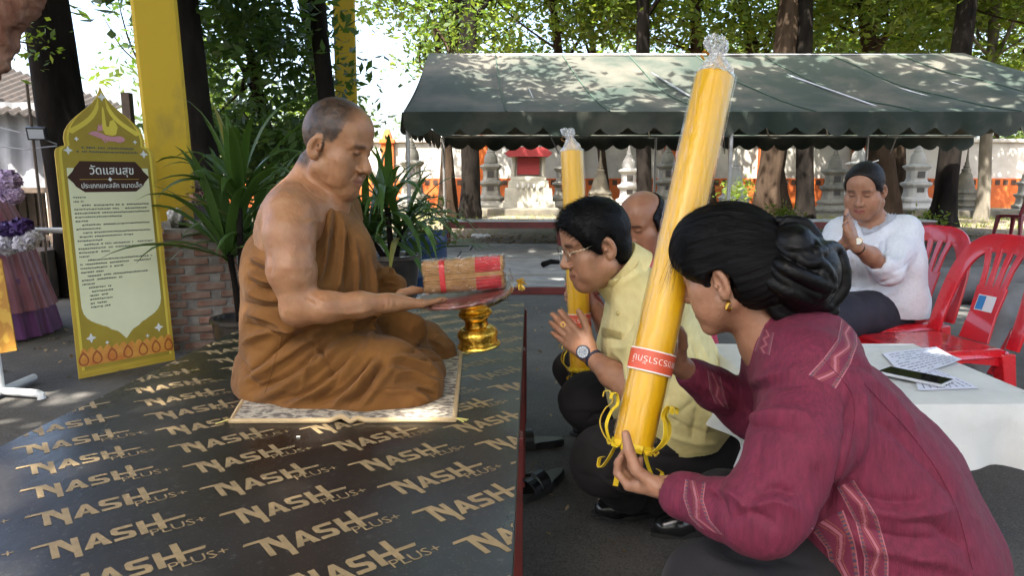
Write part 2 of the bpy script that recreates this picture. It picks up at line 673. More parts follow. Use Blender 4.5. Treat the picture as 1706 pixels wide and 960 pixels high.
class Surf:
    """a meshed surface that strokes, bands and hairs can be laid on"""

    def __init__(self, v, f):
        self.v, self.f = v, f
        self.refresh()

    def refresh(self):
        self.n = normals(self.v, self.f)
        self.bvh = BVHTree.FromPolygons([tuple(p) for p in self.v.tolist()], self.f.tolist())

    def ray(self, u, v, start=0.0):
        d = (W(u, v, 1.0) - Vector((0, 0, CAM_Z))).normalized()
        p, n, i, dist = self.bvh.ray_cast(Vector((0, 0, CAM_Z)) + d * start, d)
        return p, n

    def project(self, pts):
        out = []
        for u, v in pts:
            p, n = self.ray(u, v)
            if p is not None: out.append(p)
        return out

    def strokes(self, items):
        """items: (amplitude m, width m, [(u, v), ...]) folds drawn over the surface, raised (+) or pressed (-)"""
        disp = np.zeros(len(self.v))
        for it in items:
            amp, w, px = it[:3]
            cp = [(float(a), float(b), 0.0) for a, b in px]
            fine = curve_pts(cp, max(10, 6 * len(cp))) if len(cp) > 2 else np.array([np.array(cp[0]) * (1 - t) + np.array(cp[1]) * t for t in np.linspace(0, 1, 10)])
            pts = self.project([(p[0], p[1]) for p in fine])
            if len(pts) < 2: continue
            P = np.array([tuple(p) for p in pts])
            # drop jumps in depth
            segs = [(P[i], P[i + 1], i / (len(P) - 1), (i + 1) / (len(P) - 1)) for i in range(len(P) - 1) if np.linalg.norm(P[i + 1] - P[i]) < 0.09]
            lo, hi = P.min(0) - 3 * w, P.max(0) + 3 * w
            sel = np.nonzero(((self.v > lo) & (self.v < hi)).all(1))[0]
            if len(sel) == 0: continue
            q = self.v[sel]
            best = np.full(len(sel), 1e9); bt = np.zeros(len(sel))
            for a, b, t0, t1 in segs:
                ab = b - a
                t = np.clip(((q - a) @ ab) / max(ab @ ab, 1e-12), 0, 1)
                dd = np.linalg.norm(q - a - t[:, None] * ab, axis=1)
                m = dd < best
                best[m] = dd[m]; bt[m] = (t0 + (t1 - t0) * t)[m]
            fade = np.clip(np.sin(np.pi * np.clip(bt, 0.02, 0.98)) * 1.6, 0, 1)
            w_ = w
            disp[sel] += amp * np.exp(-(best / w_) ** (1.35 if amp < 0 else 1.7)) * fade
        self.v = self.v + self.n * disp[:, None]
        return self

    def noise(self, amp, scale, seed=0, stretch=(1, 1, 1)):
        self.v = self.v + self.n * (amp * fbm(self.v * np.array(stretch) * scale, seed))[:, None]
        return self

    def obj(self, name, material, parent=None, color=None, smooth=True):
        me = mesh_np(name, self.v, self.f)
        if color is not None:
            at = me.color_attributes.new('col', 'FLOAT_COLOR', 'POINT')
            c = np.concatenate([color, np.ones((len(color), 1))], 1).astype(np.float32)
            at.data.foreach_set('color', c.ravel())
        if smooth: me.shade_smooth()
        o = link(name, me, material)
        if parent is not None: child_world(o, parent)
        return o

    def patch(self, name, corners, nu, nv, off, material, parent=None, thick=0.0):
        """a strip of cloth laid on the surface; corners: function (s, t) -> photo pixel; UV runs along it"""
        P = {}
        for j in range(nv):
            for i in range(nu):
                u, v = corners(i / (nu - 1), j / (nv - 1))
                p, n = self.ray(u, v)
                if p is None: continue
                P[i, j] = Vector(p) + Vector(n) * off * (1 if n.dot(Vector((0, 0, CAM_Z)) - p) > 0 else -1)
        bm = bmesh.new()
        uvl = bm.loops.layers.uv.new('UVMap')
        V = {k: bm.verts.new(p) for k, p in P.items()}
        for j in range(nv - 1):
            for i in range(nu - 1):
                ks = [(i, j), (i + 1, j), (i + 1, j + 1), (i, j + 1)]
                if all(k in V for k in ks):
                    if max((P[a] - P[b]).length for a in ks for b in ks) > 0.08: continue
                    fc = bm.faces.new([V[k] for k in ks])
                    for lp, k in zip(fc.loops, ks):
                        lp[uvl].uv = (k[0] / (nu - 1), k[1] / (nv - 1))
        if thick: bmesh.ops.solidify(bm, geom=bm.faces[:], thickness=thick)
        me = bpy.data.meshes.new(name)
        bm.to_mesh(me); bm.free()
        me.shade_smooth()
        o = link(name, me, material)
        if parent is not None: child_world(o, parent)
        return o


_PERM = np.random.default_rng(3).random((4, 64, 64, 64)).astype(np.float32)


def vnoise(p, s=0):
    g = _PERM[s % 4]
    i = np.floor(p).astype(int)
    t = p - i
    t = t * t * (3 - 2 * t)
    r = np.zeros(len(p))
    for a in (0, 1):
        for b in (0, 1):
            for c in (0, 1):
                w = (t[:, 0] if a else 1 - t[:, 0]) * (t[:, 1] if b else 1 - t[:, 1]) * (t[:, 2] if c else 1 - t[:, 2])
                r += w * g[(i[:, 0] + a) % 64, (i[:, 1] + b) % 64, (i[:, 2] + c) % 64]
    return r * 2 - 1


def fbm(p, s=0, oct=3):
    r = np.zeros(len(p)); a = 1.0
    for o in range(oct):
        r += a * vnoise(p * 2 ** o + 17.3 * o, s + o)
        a *= 0.5
    return r


def smoothstep(a, b, x):
    t = np.clip((x - a) / (b - a), 0, 1)
    return t * t * (3 - 2 * t)
# ================================================================ THE SETTING
GR = 0.0
asphalt = mat('asphalt', (0.058, 0.054, 0.049), 0.85, col2=(0.118, 0.109, 0.097), vscale=1.5, bump=1.0, bscale=130, detail=10, bump2=0.3, b2scale=14, ramp=(.38, .66))
def speckle(m, scale, lo, hi, colr, amt=.7):
    """pale grit over a material"""
    nt = m.node_tree; N, L = nt.nodes, nt.links
    b = N['Principled BSDF']
    src = b.inputs['Base Color'].links[0].from_socket
    tc = N.new('ShaderNodeTexCoord'); vz = N.new('ShaderNodeTexVoronoi'); vz.inputs['Scale'].default_value = scale
    L.new(tc.outputs['Object'], vz.inputs['Vector'])
    sp = N.new('ShaderNodeSeparateColor'); L.new(vz.outputs['Color'], sp.inputs[0])
    mr = N.new('ShaderNodeMapRange'); mr.inputs[1].default_value = lo; mr.inputs[2].default_value = hi; mr.inputs[4].default_value = amt
    L.new(sp.outputs[0], mr.inputs[0])
    mx = N.new('ShaderNodeMix'); mx.data_type = 'RGBA'; L.new(mr.outputs[0], mx.inputs[0]); L.new(src, mx.inputs[6]); mx.inputs[7].default_value = (*colr, 1)
    L.new(mx.outputs[2], b.inputs['Base Color'])
speckle(asphalt, 260, .80, 1.0, (.17, .16, .145), .6)
speckle(asphalt, 190, .75, 1.0, (.02, .019, .018), .6)
b = MB()
b.box((0, 60, -0.15), (400, 300, 0.30))
tag(b.build('ground', asphalt), 'dark worn asphalt yard', kind='structure')

soil = mat('soil', (0.10, 0.078, 0.052), 0.95, col2=(0.20, 0.165, 0.11), vscale=1.6, bump=1.0, bscale=40, detail=8, bump2=0.5, b2scale=3)
b = MB()
b.grid(lambda s, t: (-30 + 90 * s, 11.75 + 0.16 * math.sin(s * 90) + 0.1 * math.sin(s * 210) + 28 * t, 0.012 + 0.02 * min(1, t * 40) + (0.03 * math.sin(s * 70 + t * 40) + 0.03 if t > 0.01 else 0)), 120, 40)
tag(b.build('verge', soil, smooth=True), 'soil and leaf-littered verge under the trees', kind='structure')

# grass tufts, dead leaves (nobody could count them)
def scatter_blades(n, fn, hmin, hmax, width, name, m, label, cat):
    P = np.array([fn() for _ in range(n)])
    ang = RNG.random(n) * 2 * np.pi
    hh = hmin + (hmax - hmin) * RNG.random(n)
    dx = np.stack([np.cos(ang), np.sin(ang), np.zeros(n)], 1) * width
    lean = (RNG.random((n, 3)) - .5) * np.array([1, 1, 0]) * hh[:, None]
    up = np.stack([np.zeros(n), np.zeros(n), hh], 1) + lean
    v = np.stack([P - dx, P + dx, P + up], 1).reshape(-1, 3)
    f = np.arange(n * 3).reshape(-1, 3)
    return tag(link(name, mesh_np(name, v, f), m), label, cat, kind='stuff')


grass_m = mat('grass', (0.10, 0.15, 0.025), 0.6, col2=(0.17, 0.19, 0.045), vscale=3, trans=0.35)
def gp():
    while True:
        x, y = random.uniform(-9, 17), 12.6 + 10 * random.random() ** 0.8
        if math.sin(x * 1.3 + 2) * math.sin(y * 1.7) + random.uniform(-.9, .9) > -0.1: return (x, y, 0.03)
scatter_blades(16000, gp, 0.05, 0.17, 0.012, 'grass', grass_m, 'patchy sunlit grass between the trees and the stupas', 'grass')
litter_m = mat('dead_leaves', (0.17, 0.11, 0.055), 0.8, col2=(0.30, 0.23, 0.13), vscale=9, trans=0.1)
def flakes(n, fn, s0, s1, name, m, label, cat):
    P = np.array([fn() for _ in range(n)])
    q = []
    for p in P:
        R = Euler((random.uniform(-.5, .5), random.uniform(-.5, .5), random.uniform(0, 6.28))).to_matrix()
        s = random.uniform(s0, s1)
        q += [Vector(p) + R @ Vector(c) * s for c in ((-1, 0, 0), (0, -.45, .12), (1, 0, .1), (0, .45, .12))]
    return tag(link(name, mesh_np(name, np.array([tuple(a) for a in q]), np.arange(n * 4).reshape(-1, 4)), m), label, cat, kind='stuff')
def lp():
    x = random.uniform(-8, 14)
    y = random.choice([random.gauss(11.9, 0.5), random.uniform(11.5, 18), random.gauss(12.3, .4)])
    return (x, max(y, 11.2), 0.06 if y > 12 else 0.03)
flakes(5200, lp, 0.02, 0.06, 'leaf_litter', litter_m, 'brown dead leaves strewn along the edge of the verge', 'dead leaves')
def lp2():
    a, r = random.random() * 6.28, random.random()
    return (-2.9 + 2.2 * r * math.cos(a), 4.6 + 1.9 * r * math.sin(a), 0.008) if random.random() < .6 else (random.uniform(-.1, 1.1), random.uniform(1.7, 8), 0.008)
flakes(420, lp2, 0.008, 0.03, 'ground_crumbs', litter_m, 'dry leaf bits and pale crumbs on the asphalt', 'leaf bits')

# worn concrete slabs and red kerb between yard and verge
conc = mat('concrete', (0.20, 0.19, 0.17), 0.8, col2=(0.33, 0.32, 0.29), vscale=3.5, bump=0.6, bscale=60, detail=8)
pav = empty('paving', (0, 8, 0), 'worn grey concrete slabs beyond the monk platform', kind='structure')
for i, (y0, y1, z1) in enumerate(((6.78, 7.5, .05), (7.53, 8.6, .075), (8.63, 9.7, .10), (9.73, 10.9, .08))):
    for j, (x0, x1) in enumerate(((-2.3, -.9), (-.88, .55), (.57, 1.6))):
        b = MB(); b.box(((x0 + x1) / 2 + .1 * i, (y0 + y1) / 2, z1 / 2 - .02), (x1 - x0, y1 - y0, z1 + .04))
        b.build('slab', conc, pav, bevel=0.012)
redwood = mat('red_paint', (0.16, 0.022, 0.018), 0.45, col2=(0.07, 0.02, 0.018), vscale=9, bump=0.2, bscale=50, ramp=(.45, .75))
whitewood = mat('white_board', (0.55, 0.56, 0.57), 0.22, col2=(0.42, 0.42, 0.41), vscale=5, rough2=.4)
kb = empty('kerb', (0, 6.65, 0), 'low red painted timber kerb across the yard', kind='structure')
for x0, x1 in ((-.35, 1.45), (1.47, 3.55), (3.57, 5.6)):
    b = MB(); b.box(((x0 + x1) / 2, 6.63, .035), (x1 - x0, .10, .07)); b.build('kerb_timber', redwood, kb, bevel=.006)
    b = MB(); b.box(((x0 + x1) / 2, 6.63, .0735), (x1 - x0 - .01, .085, .005)); b.build('kerb_cap', conc, kb)  # pale strip painted as the sunlit top edge of the red timber

# ---------------------------------------------------------------- temple wall
wallw = mat('wall_white', (0.42, 0.395, 0.35), 0.85, col2=(0.24, 0.22, 0.19), vscale=1.3, detail=8, bump=.2, bscale=30, ramp=(.45, .8))
orange = mat('wall_orange', (0.50, 0.11, 0.012), 0.75, col2=(0.34, 0.07, 0.010), vscale=1.5, detail=6)
hole_shade = mat('wall_opening', (0.05, 0.025, 0.015), 0.9)  # dark colour painted as the shade inside the wall holes
WY = 24.0
wall = empty('temple_wall', (4, WY, 0), 'long temple boundary wall, white above and orange below', 'wall')
b = MB(); b.box((4, WY + .15, 1.12), (64, .26, 2.24)); b.build('wall_body', wallw, wall)
b = MB(); b.box((4, WY + .13, 2.30), (64, .44, .12)); b.build('coping', wallw, wall, bevel=.03)
xs = [-13.6 + 3.15 * i for i in range(14)]
for i, x in enumerate(xs):
    b = MB(); b.box((x, WY - .04, 1.1), (.42, .20, 2.2)); b.box((x, WY - .06, 2.28), (.52, .3, .14)); b.box((x, WY - .03, 2.5), (.34, .34, .35), taper=.4)
    b.build('pier', orange, wall, bevel=.02)
    if i < len(xs) - 1:
        b = MB(); b.box((x + 1.575, WY, .56), (2.70, .08, 1.0)); p = b.build('orange_panel', orange, wall, bevel=.01)
        b = MB()
        for k in range(9): b.box((x + 1.575 + (k - 4) * .27, WY - .04, .92), (.16, .02, .17))
        b.build('openings', hole_shade, p)  # solid dark blocks, the holes' shade put into their colour

# ---------------------------------------------------------------- stupas (small chedis holding ashes)
st_grey = mat('stupa_grey', (0.24, 0.23, 0.195), 0.85, col2=(0.10, 0.10, 0.08), vscale=3, detail=8, bump=.4, bscale=25, ramp=(.4, .75))
st_white = mat('stupa_white', (0.42, 0.41, 0.39), 0.8, col2=(0.20, 0.20, 0.185), vscale=2.5, detail=8, bump=.4, bscale=25, ramp=(.5, .85))
st_dark = mat('stupa_dark', (0.16, 0.14, 0.10), 0.9, col2=(0.08, 0.075, 0.06), vscale=3, detail=8, bump=.4, bscale=25)
plaque_m = mat('plaque', (0.05, 0.045, 0.04), 0.4)
TIER = [(.52, 0), (.52, .12), (.46, .14), (.46, .22), (.50, .25), (.50, .32), (.40, .40), (.36, .46), (.40, .52), (.40, .58), (.30, .64), (.27, .80), (.27, .92), (.31, .96),
        (.36, 1.02), (.36, 1.08), (.26, 1.12), (.23, 1.22), (.24, 1.45), (.28, 1.50), (.33, 1.56), (.33, 1.60), (.22, 1.66)]
SPIRE = [(.20, 1.64), (.22, 1.72), (.20, 1.90), (.13, 2.02), (.14, 2.06), (.09, 2.10), (.10, 2.14), (.07, 2.18), (.075, 2.22), (.045, 2.28), (.02, 2.60), (.005, 2.85)]
BELL = [(.55, 0), (.55, .12), (.47, .14), (.47, .25), (.50, .28), (.42, .34), (.42, .42), (.45, .46), (.36, .54), (.34, .62), (.36, .68), (.30, .78), (.24, 1.0), (.19, 1.2), (.13, 1.32), (.14, 1.38),
        (.09, 1.42), (.10, 1.47), (.065, 1.52), (.07, 1.57), (.045, 1.62), (.02, 2.0), (.004, 2.3)]


def stupa(u, v, Y, h, kind, m, label):
    base = W(u, v, Y); base.z = 0.0
    t = empty('stupa', base, label, 'stupa', 'small stupas in front of the temple wall')
    k = h / (2.85 if kind == 'tier' else 2.3)
    w = k * (1.05 if kind == 'tier' else .95)
    R = Euler((0, 0, random.uniform(-.12, .12))).to_matrix()
    if kind == 'tier':
        b = MB(); b.lathe([(r * w, z * k) for r, z in TIER], base, 4 * 4, R, square=True); b.build('tiered_base', m, t)
        b = MB(); b.lathe([(r * w, z * k) for r, z in SPIRE], base, 12, R); b.build('spire', m, t, smooth=True)
        for dy_, dz_, hz_ in ((-.28, .86, .14), (-.245, 1.33, .2)):
            b = MB(); b.box(base + Vector((0, dy_ * w, dz_ * k)), (.2 * w, .03, hz_ * k), R); b.build('plaque', plaque_m, t)
    else:
        b = MB(); b.lathe([(r * w, z * k) for r, z in BELL[:12]], base, 16, R, square=True); b.build('tiered_base', m, t)
        b = MB(); b.lathe([(r * w, z * k) for r, z in BELL[10:]], base, 14, R); b.build('spire', m, t, smooth=True)
    return t


stupa(688, 345, 21.5, 2.75, 'tier', st_grey, 'tall grey stupa with sharp spire, leftmost, behind the potted plants')
stupa(818, 345, 21.0, 2.55, 'tier', st_grey, 'grey tiered stupa just left of the white ancestor shrine')
stupa(938, 345, 21.5, 2.45, 'tier', st_grey, 'grey tiered stupa half hidden by the far yellow candle')
stupa(999, 345, 20.5, 2.15, 'bell', st_dark, 'dark weathered bell-shaped stupa with pointed spire')
stupa(1046, 345, 20.0, 2.3, 'tier', st_white, 'white stupa in front of the bald man, left of the dark trunk')
stupa(1110, 345, 22.0, 2.6, 'tier', st_grey, 'grey stupa partly behind the tall near candle')
stupa(1222, 345, 22.0, 2.3, 'bell', st_white, 'pale bell-shaped stupa behind the small yellow-green bush')
stupa(1386, 350, 19.0, 2.25, 'tier', st_grey, 'grey stupa left of the praying woman in white')
stupa(1425, 345, 22.0, 2.7, 'tier', st_white, 'whitish stupa directly behind the head of the woman in white')
stupa(1522, 350, 19.6, 2.5, 'tier', st_white, 'big white stupa with dark plaque right of the woman in white')
stupa(1604, 345, 21.0, 2.2, 'bell', st_dark, 'dark bell-shaped stupa between two trunks on the right')
stupa(1706, 345, 19.0, 1.7, 'tier', st_white, 'low white stupa at the right edge of the picture')
# shrine
base = W(880, 350, 20.0); base.z = 0
sh = empty('ancestor_shrine', base, 'cream altar shrine with red tiled canopy and red tablet', 'shrine')
cream = mat('shrine_cream', (0.34, 0.33, 0.27), 0.7, col2=(.22, .21, .17), vscale=3)
shred = mat('shrine_red', (0.20, 0.012, 0.014), 0.6)
b = MB()
for w, z0, z1, d in ((1.75, 0, .22, 1.3), (1.5, .22, .42, 1.1), (1.35, .42, .8, .95), (1.15, .8, 1.0, .8), (1.0, 1.0, 1.12, .75)):
    b.box(base + Vector((0, .2, (z0 + z1) / 2)), (w, d, z1 - z0), taper=.97)
b.build('plinth', cream, sh, bevel=.02)
b = MB(); b.box(base + Vector((0, .3, 1.42)), (.95, .5, .6)); b.box(base + Vector((0, .3, 1.95)), (.75, .45, .45), taper=.7); b.lathe([(.2, 2.1), (.24, 2.2), (.15, 2.4), (.03, 2.55)], base + Vector((0, .3, 0)), 10); b.build('tower', cream, sh, bevel=.02)
b = MB(); b.box(base + Vector((0, .02, 1.40)), (.62, .06, .46)); b.build('tablet', shred, sh)
for dx in (-.42, .42):
    b = MB(); b.tube([base + Vector((dx, -.05, 1.1)), base + Vector((dx, -.05, 1.72))], .05, 8); b.build('column', cream, sh)
b = MB()
b.prism([(-.66, .04), (-.56, -.06), (.56, -.06), (.66, .04), (.58, .08), (.48, .2), (-.48, .2), (-.58, .08)], Matrix.Translation(base + Vector((0, .45, 1.72))) @ Euler((math.pi / 2, 0, 0)).to_matrix().to_4x4(), .75)
b.build('canopy_roof', shred, sh)
b = MB(); b.prism([(-.12, 0), (.12, 0), (.12, .2), (0, .32), (-.12, .2)], Matrix.Translation(base + Vector((0, .06, 1.95))) @ Euler((math.pi / 2, 0, 0)).to_matrix().to_4x4(), .05); b.build('niche', shred, sh)
b = MB()
for k in range(5): b.lathe([(.03, 0), (.04, .05), (.03, .12)], base + Vector((-.3 + .15 * k, -.3, .8)), 8)
b.build('offering_cups', st_white, sh)
# base plinths under the rows
for n_, (x0, x1, Y) in enumerate(((735, 930, 19.4), (1150, 1260, 20.5), (1500, 1706, 18.6))):
    a, c = W(x0, 350, Y), W(x1, 350, Y)
    b = MB(); b.box(((a.x + c.x) / 2, Y - .1, .13), (c.x - a.x, .9, .26)); tag(b.build('stone_plinth', st_dark, bevel=.03), ['low dark stone plinth below the white shrine', 'low stone plinth by the small bush near the wall', 'low dark stone plinth right of the woman in white'][n_], 'plinth')

# ---------------------------------------------------------------- green tent
tent_m = mat('tent_canvas', (0.021, 0.034, 0.025), 0.8, col2=(0.105, 0.095, 0.075), vscale=1.1, detail=9, bump=.25, bscale=40, ramp=(.42, .72), bump2=.5, b2scale=1.6, stretch=(1, 1, 1.6))
tent_in = mat('tent_dark', (0.02, 0.045, 0.032), 0.8)
steel = mat('steel_tube', (0.42, 0.43, 0.44), 0.4, metal=.7, col2=(.3, .29, .28), vscale=6)
TY0, TY1, TYR = 9.3, 14.3, 11.8
fl = W(672, 186, TY0)
EZ = fl.z
XL, XR = fl.x, 9.2
rl = W(714, 88, TYR); rr_ = W(1606, 80, TYR)
RZ = rl.z
tent = empty('marquee_tent', ((XL + XR) / 2, TYR, 0), 'long dirty green canvas marquee with scalloped valance', 'tent')
def wob(x, y): return 0.03 * math.sin(x * 3.1 + y) + 0.02 * math.sin(x * 7.3 + 1)
def roof_grid(fn, nu, nv, name):
    b = MB(); b.grid(fn, nu, nv); return b.build(name, tent_m, tent, smooth=True)
def front(s, t):
    a = Vector((XL + (XR - XL) * s, TY0, EZ)); c = Vector((rl.x + (rr_.x - rl.x) * s, TYR, RZ))
    p = a.lerp(c, t); sag = math.sin(math.pi * t) * (-.10 + .03 * math.sin(s * 47)) + wob(p.x, p.y) * math.sin(math.pi * t) - .035 * abs(math.sin(s * math.pi * 7)) * t * 0
    p.z += sag - .05 * math.sin(math.pi * min(1, s)) * t; return p
def back(s, t):
    a = Vector((XL + (XR - XL) * s, TY1, EZ)); c = Vector((rl.x + (rr_.x - rl.x) * s, TYR, RZ)); p = a.lerp(c, t)
    p.z += -.1 * math.sin(math.pi * t); return p
def lhip(s, t):
    a = Vector((XL, TY0 + (TY1 - TY0) * s, EZ)); c = Vector((rl.x, TYR, RZ)); p = a.lerp(c, t); p.z += -.08 * math.sin(math.pi * t); return p
def rhip(s, t):
    a = Vector((XR, TY0 + (TY1 - TY0) * s, EZ)); c = Vector((rr_.x, TYR, RZ)); p = a.lerp(c, t); p.z += -.12 * math.sin(math.pi * t); return p
roof_grid(front, 120, 24, 'front_roof_panel'); roof_grid(back, 60, 12, 'rear_roof_panel'); roof_grid(lhip, 24, 12, 'left_roof_panel'); roof_grid(rhip, 24, 12, 'right_roof_panel')
def valance(p0, p1, name, period=.36, drop=.30):
    p0, p1 = Vector(p0), Vector(p1)
    L_ = (p1 - p0).length
    n = int(L_ / period) * 10
    nrm = Vector((p1.y - p0.y, p0.x - p1.x, 0)).normalized()
    b = MB()
    def fn(s, t):
        p = p0.lerp(p1, s)
        sc = abs(math.sin(s * L_ / period * math.pi))
        dr = drop * (0.62 + 0.38 * sc ** .7) * (1 + .06 * math.sin(s * 37))
        p.z -= t * dr
        p += nrm * (.02 + .035 * math.sin(s * L_ * 5.1) * t + .02 * math.sin(s * L_ * 13) * t)
        return p
    b.grid(fn, n, 6)
    return b.build(name, tent_m, tent, smooth=True)
valance((XL, TY0, EZ), (XR, TY0, EZ), 'front_valance'); valance((XR, TY1, EZ), (XL, TY1, EZ), 'rear_valance'); valance((XL, TY1, EZ), (XL, TY0, EZ), 'left_valance')
seam_m = mat('tent_seam', (0.035, 0.065, 0.045), 0.8)
for i in range(1, 8):
    s = i / 8
    b = MB(); b.tube([front(s, t / 12) + Vector((0, -.004, .006)) for t in range(13)], .012, 5); b.build('seam', seam_m, tent)
pxs = [XL + .04, W(1222, 190, TY0).x, W(1222, 190, TY0).x + 4.2]
for x in pxs:
    for y in (TY0 + .05, TY1 - .05):
        b = MB(); b.tube([(x, y, 0), (x, y, EZ - .02)], .026, 10); b.build('pole', steel, tent, smooth=True)
b = MB()
for y in (TY0 + .06, TY1 - .06): b.tube([(XL, y, EZ - .04), (XR, y, EZ - .04)], .018, 6)
b.tube([(rl.x, TYR, RZ - .03), (rr_.x, TYR, RZ - .03)], .02, 6)
b.build('eave_rails', steel, tent)
for i in range(9):
    s = (i + .5) / 9; x = XL + (XR - XL) * s
    b = MB(); b.tube([(x, TY0 + .06, EZ - .05), (rl.x + (rr_.x - rl.x) * s, TYR, RZ - .16), (x, TY1 - .06, EZ - .05)], .014, 6)
    if i % 2: b.tube([(x, TY0 + .06, EZ - .05), (x + .3, TY0 + .9, EZ - .5)], .008, 5)
    b.build('rafter', steel, tent)

# ---------------------------------------------------------------- benches
def bench(x0, x1, Y, label):
    t = empty('bench', ((x0 + x1) / 2, Y, 0), label, 'bench', 'long red benches by the verge')
    b = MB(); b.box(((x0 + x1) / 2, Y, .445), (x1 - x0, .42, .022)); b.build('bench_top', whitewood, t, bevel=.004)
    for dy in (-.185, .185):
        b = MB(); b.box(((x0 + x1) / 2, Y + dy, .385), (x1 - x0 - .04, .035, .095)); b.build('apron', redwood, t)
    for x in (x0 + .06, (x0 + x1) / 2, x1 - .06):
        for dy in (-.165, .165):
            b = MB(); b.box((x, Y + dy, .166), (.075, .05, .336)); b.build('leg', redwood, t)
    return t
bench(W(738, 380, 10.8).x, W(1128, 380, 10.8).x, 10.8, 'long red bench with shiny white top, behind the incense tray')
bench(W(1152, 380, 10.8).x, W(1547, 380, 10.8).x, 10.8, 'red bench with white top behind the woman in white')

# ---------------------------------------------------------------- yellow columns
yel = mat('yellow_paint', (0.56, 0.37, 0.02), 0.75, col2=(0.24, 0.19, 0.05), vscale=5.0, detail=12, bump=.4, bscale=45, ramp=(.50, .82), stretch=(1, 1, .5))
def column(u0, v0, u1, v1, Y, half, label, rz):
    a, c = W(u0, v0, Y), W(u1, v1, Y)
    d = (c - a) / (c.z - a.z)
    lo, hi = a + d * (-a.z), a + d * (4.6 - a.z)
    t = empty('yellow_column', (lo.x, lo.y, 0), label, 'column', 'square yellow concrete columns')
    b = MB()
    prof = [(-1, -1), (1, -1), (1, 1), (-1, 1)]
    ch = .14
    poly = []
    for i, (x, y) in enumerate(prof):
        px_, py_ = prof[i - 1]; nx_, ny_ = prof[(i + 1) % 4]
        poly.append((x + (px_ - x) * ch / 2, y + (py_ - y) * ch / 2)); poly.append((x + (nx_ - x) * ch / 2, y + (ny_ - y) * ch / 2))
    R = Euler((0, 0, rz)).to_matrix()
    vs = [p + R @ Vector((x * half, y * half, 0)) for p in (lo, hi) for x, y in poly]
    n = len(poly)
    b.add(vs, [tuple(range(n - 1, -1, -1)), tuple(range(n, 2 * n))] + [(i, (i + 1) % n, n + (i + 1) % n, n + i) for i in range(n)])
    b.build('shaft', yel, t)
    b = MB(); b.box((lo.x, lo.y, .06), (half * 2.5, half * 2.5, .12), R); b.build('footing', conc, t, bevel=.01)
    return t
column(283, 260, 257, 0, 4.75, .133, 'yellow concrete column rising behind the gold sign board', math.radians(24))
column(577, 150, 573, 0, 10.4, .15, 'pale yellow column behind the head of the monk', math.radians(12))

# ---------------------------------------------------------------- brick pillar
brick_m = mat('brick', (0.15, 0.062, 0.040), 0.9, col2=(0.22, 0.15, 0.11), vscale=12, bump=.8, bscale=70, detail=8)
mortar_m = mat('mortar', (0.26, 0.24, 0.21), 0.95, col2=(.15, .13, .11), vscale=14, bump=.8, bscale=60)
pc = W(335, 588, 4.5); pc.z = 0
bp_ = empty('brick_pillar', pc, 'rough red brick pillar with crumbling mortar beside the gold sign', 'pillar')
RB = Euler((0, 0, math.radians(24))).to_matrix()
b = MB(); b.box(pc + Vector((0, .1, .39)), (.40, .40, .78), RB); b.build('mortar_core', mortar_m, bp_)
bmes = MB(); bmes.box((0, 0, 0), (.17, .06, .042)); bme = bmes.mesh('brick'); bme.materials.append(brick_m)
bm = bmesh.new(); bm.from_mesh(bme); bmesh.ops.bevel(bm, geom=bm.edges[:], offset=.004, segments=1, affect='EDGES'); bm.to_mesh(bme); bm.free()
ctr = pc + Vector((0, .1, 0))
for side in range(4):
    Rs = Euler((0, 0, math.radians(24) + side * math.pi / 2)).to_matrix()
    for c in range(14):
        off = .045 if c % 2 else -.045
        for k in (-1, 0, 1):
            x = k * .182 + off
            if abs(x) > .2: continue
            sx = 1.0 if abs(x) < .12 else .62
            p = ctr + Rs @ Vector((x if sx == 1 else math.copysign(.155, x), -.185 + random.uniform(-.006, .006), .035 + c * .054))
            o = bpy.data.objects.new('brick', bme); COL.objects.link(o)
            o.location = p; o.rotation_euler = (random.uniform(-.03, .03), random.uniform(-.02, .02), math.radians(24) + side * math.pi / 2 + random.uniform(-.04, .04)); o.scale = (sx, 1, random.uniform(.88, 1.05))
            o.parent = bp_; o.matrix_parent_inverse = Matrix.Translation(-pc)
b = MB()
for k in range(10):
    b.box(ctr + Vector((random.uniform(-.16, .16), random.uniform(-.16, .16), .80)), (random.uniform(.08, .16), random.uniform(.06, .1), .045), Euler((random.uniform(-.1, .1), random.uniform(-.1, .1), random.random() * 3)).to_matrix())
b.build('loose_rubble', mortar_m, bp_, bevel=.004)

# ---------------------------------------------------------------- old house on the left
roofm = mat('old_roof', (0.022, 0.019, 0.016), 0.9, col2=(0.05, 0.036, 0.028), vscale=2, detail=8, bump=.5, bscale=20, stretch=(1, 4, 1))
tarp_m = mat('grey_sheet', (0.30, 0.31, 0.33), 0.6, col2=(.2, .2, .22), vscale=2, bump2=.6, b2scale=3)
timber_m = mat('dark_timber', (0.05, 0.035, 0.025), 0.8, col2=(.09, .06, .04), vscale=8)
ho = empty('old_house', (-7.4, 9.2, 0), 'old low house with sloping rusty roof behind the sign board', 'house')
a0, a1 = W(-60, 95, 9.5), W(345, 300, 8.3)
b = MB()
def rfn(s, t):
    e = Vector((-9.6 + 5.0 * s, 8.0, 2.05 - .30 * s)); r = Vector((-9.6 + 3.9 * s, 10.6, 3.40 - 1.25 * s))
    p = e.lerp(r, t); p.z += .018 * math.sin(s * 2 * math.pi * 40); return p
b.grid(rfn, 400, 4); b.build('roof', roofm, ho, solid=.02, smooth=True)
b = MB(); b.box((-8.0, 9.3, 1.05), (3.6, .1, 2.1)); b.build('back_wall', timber_m, ho)
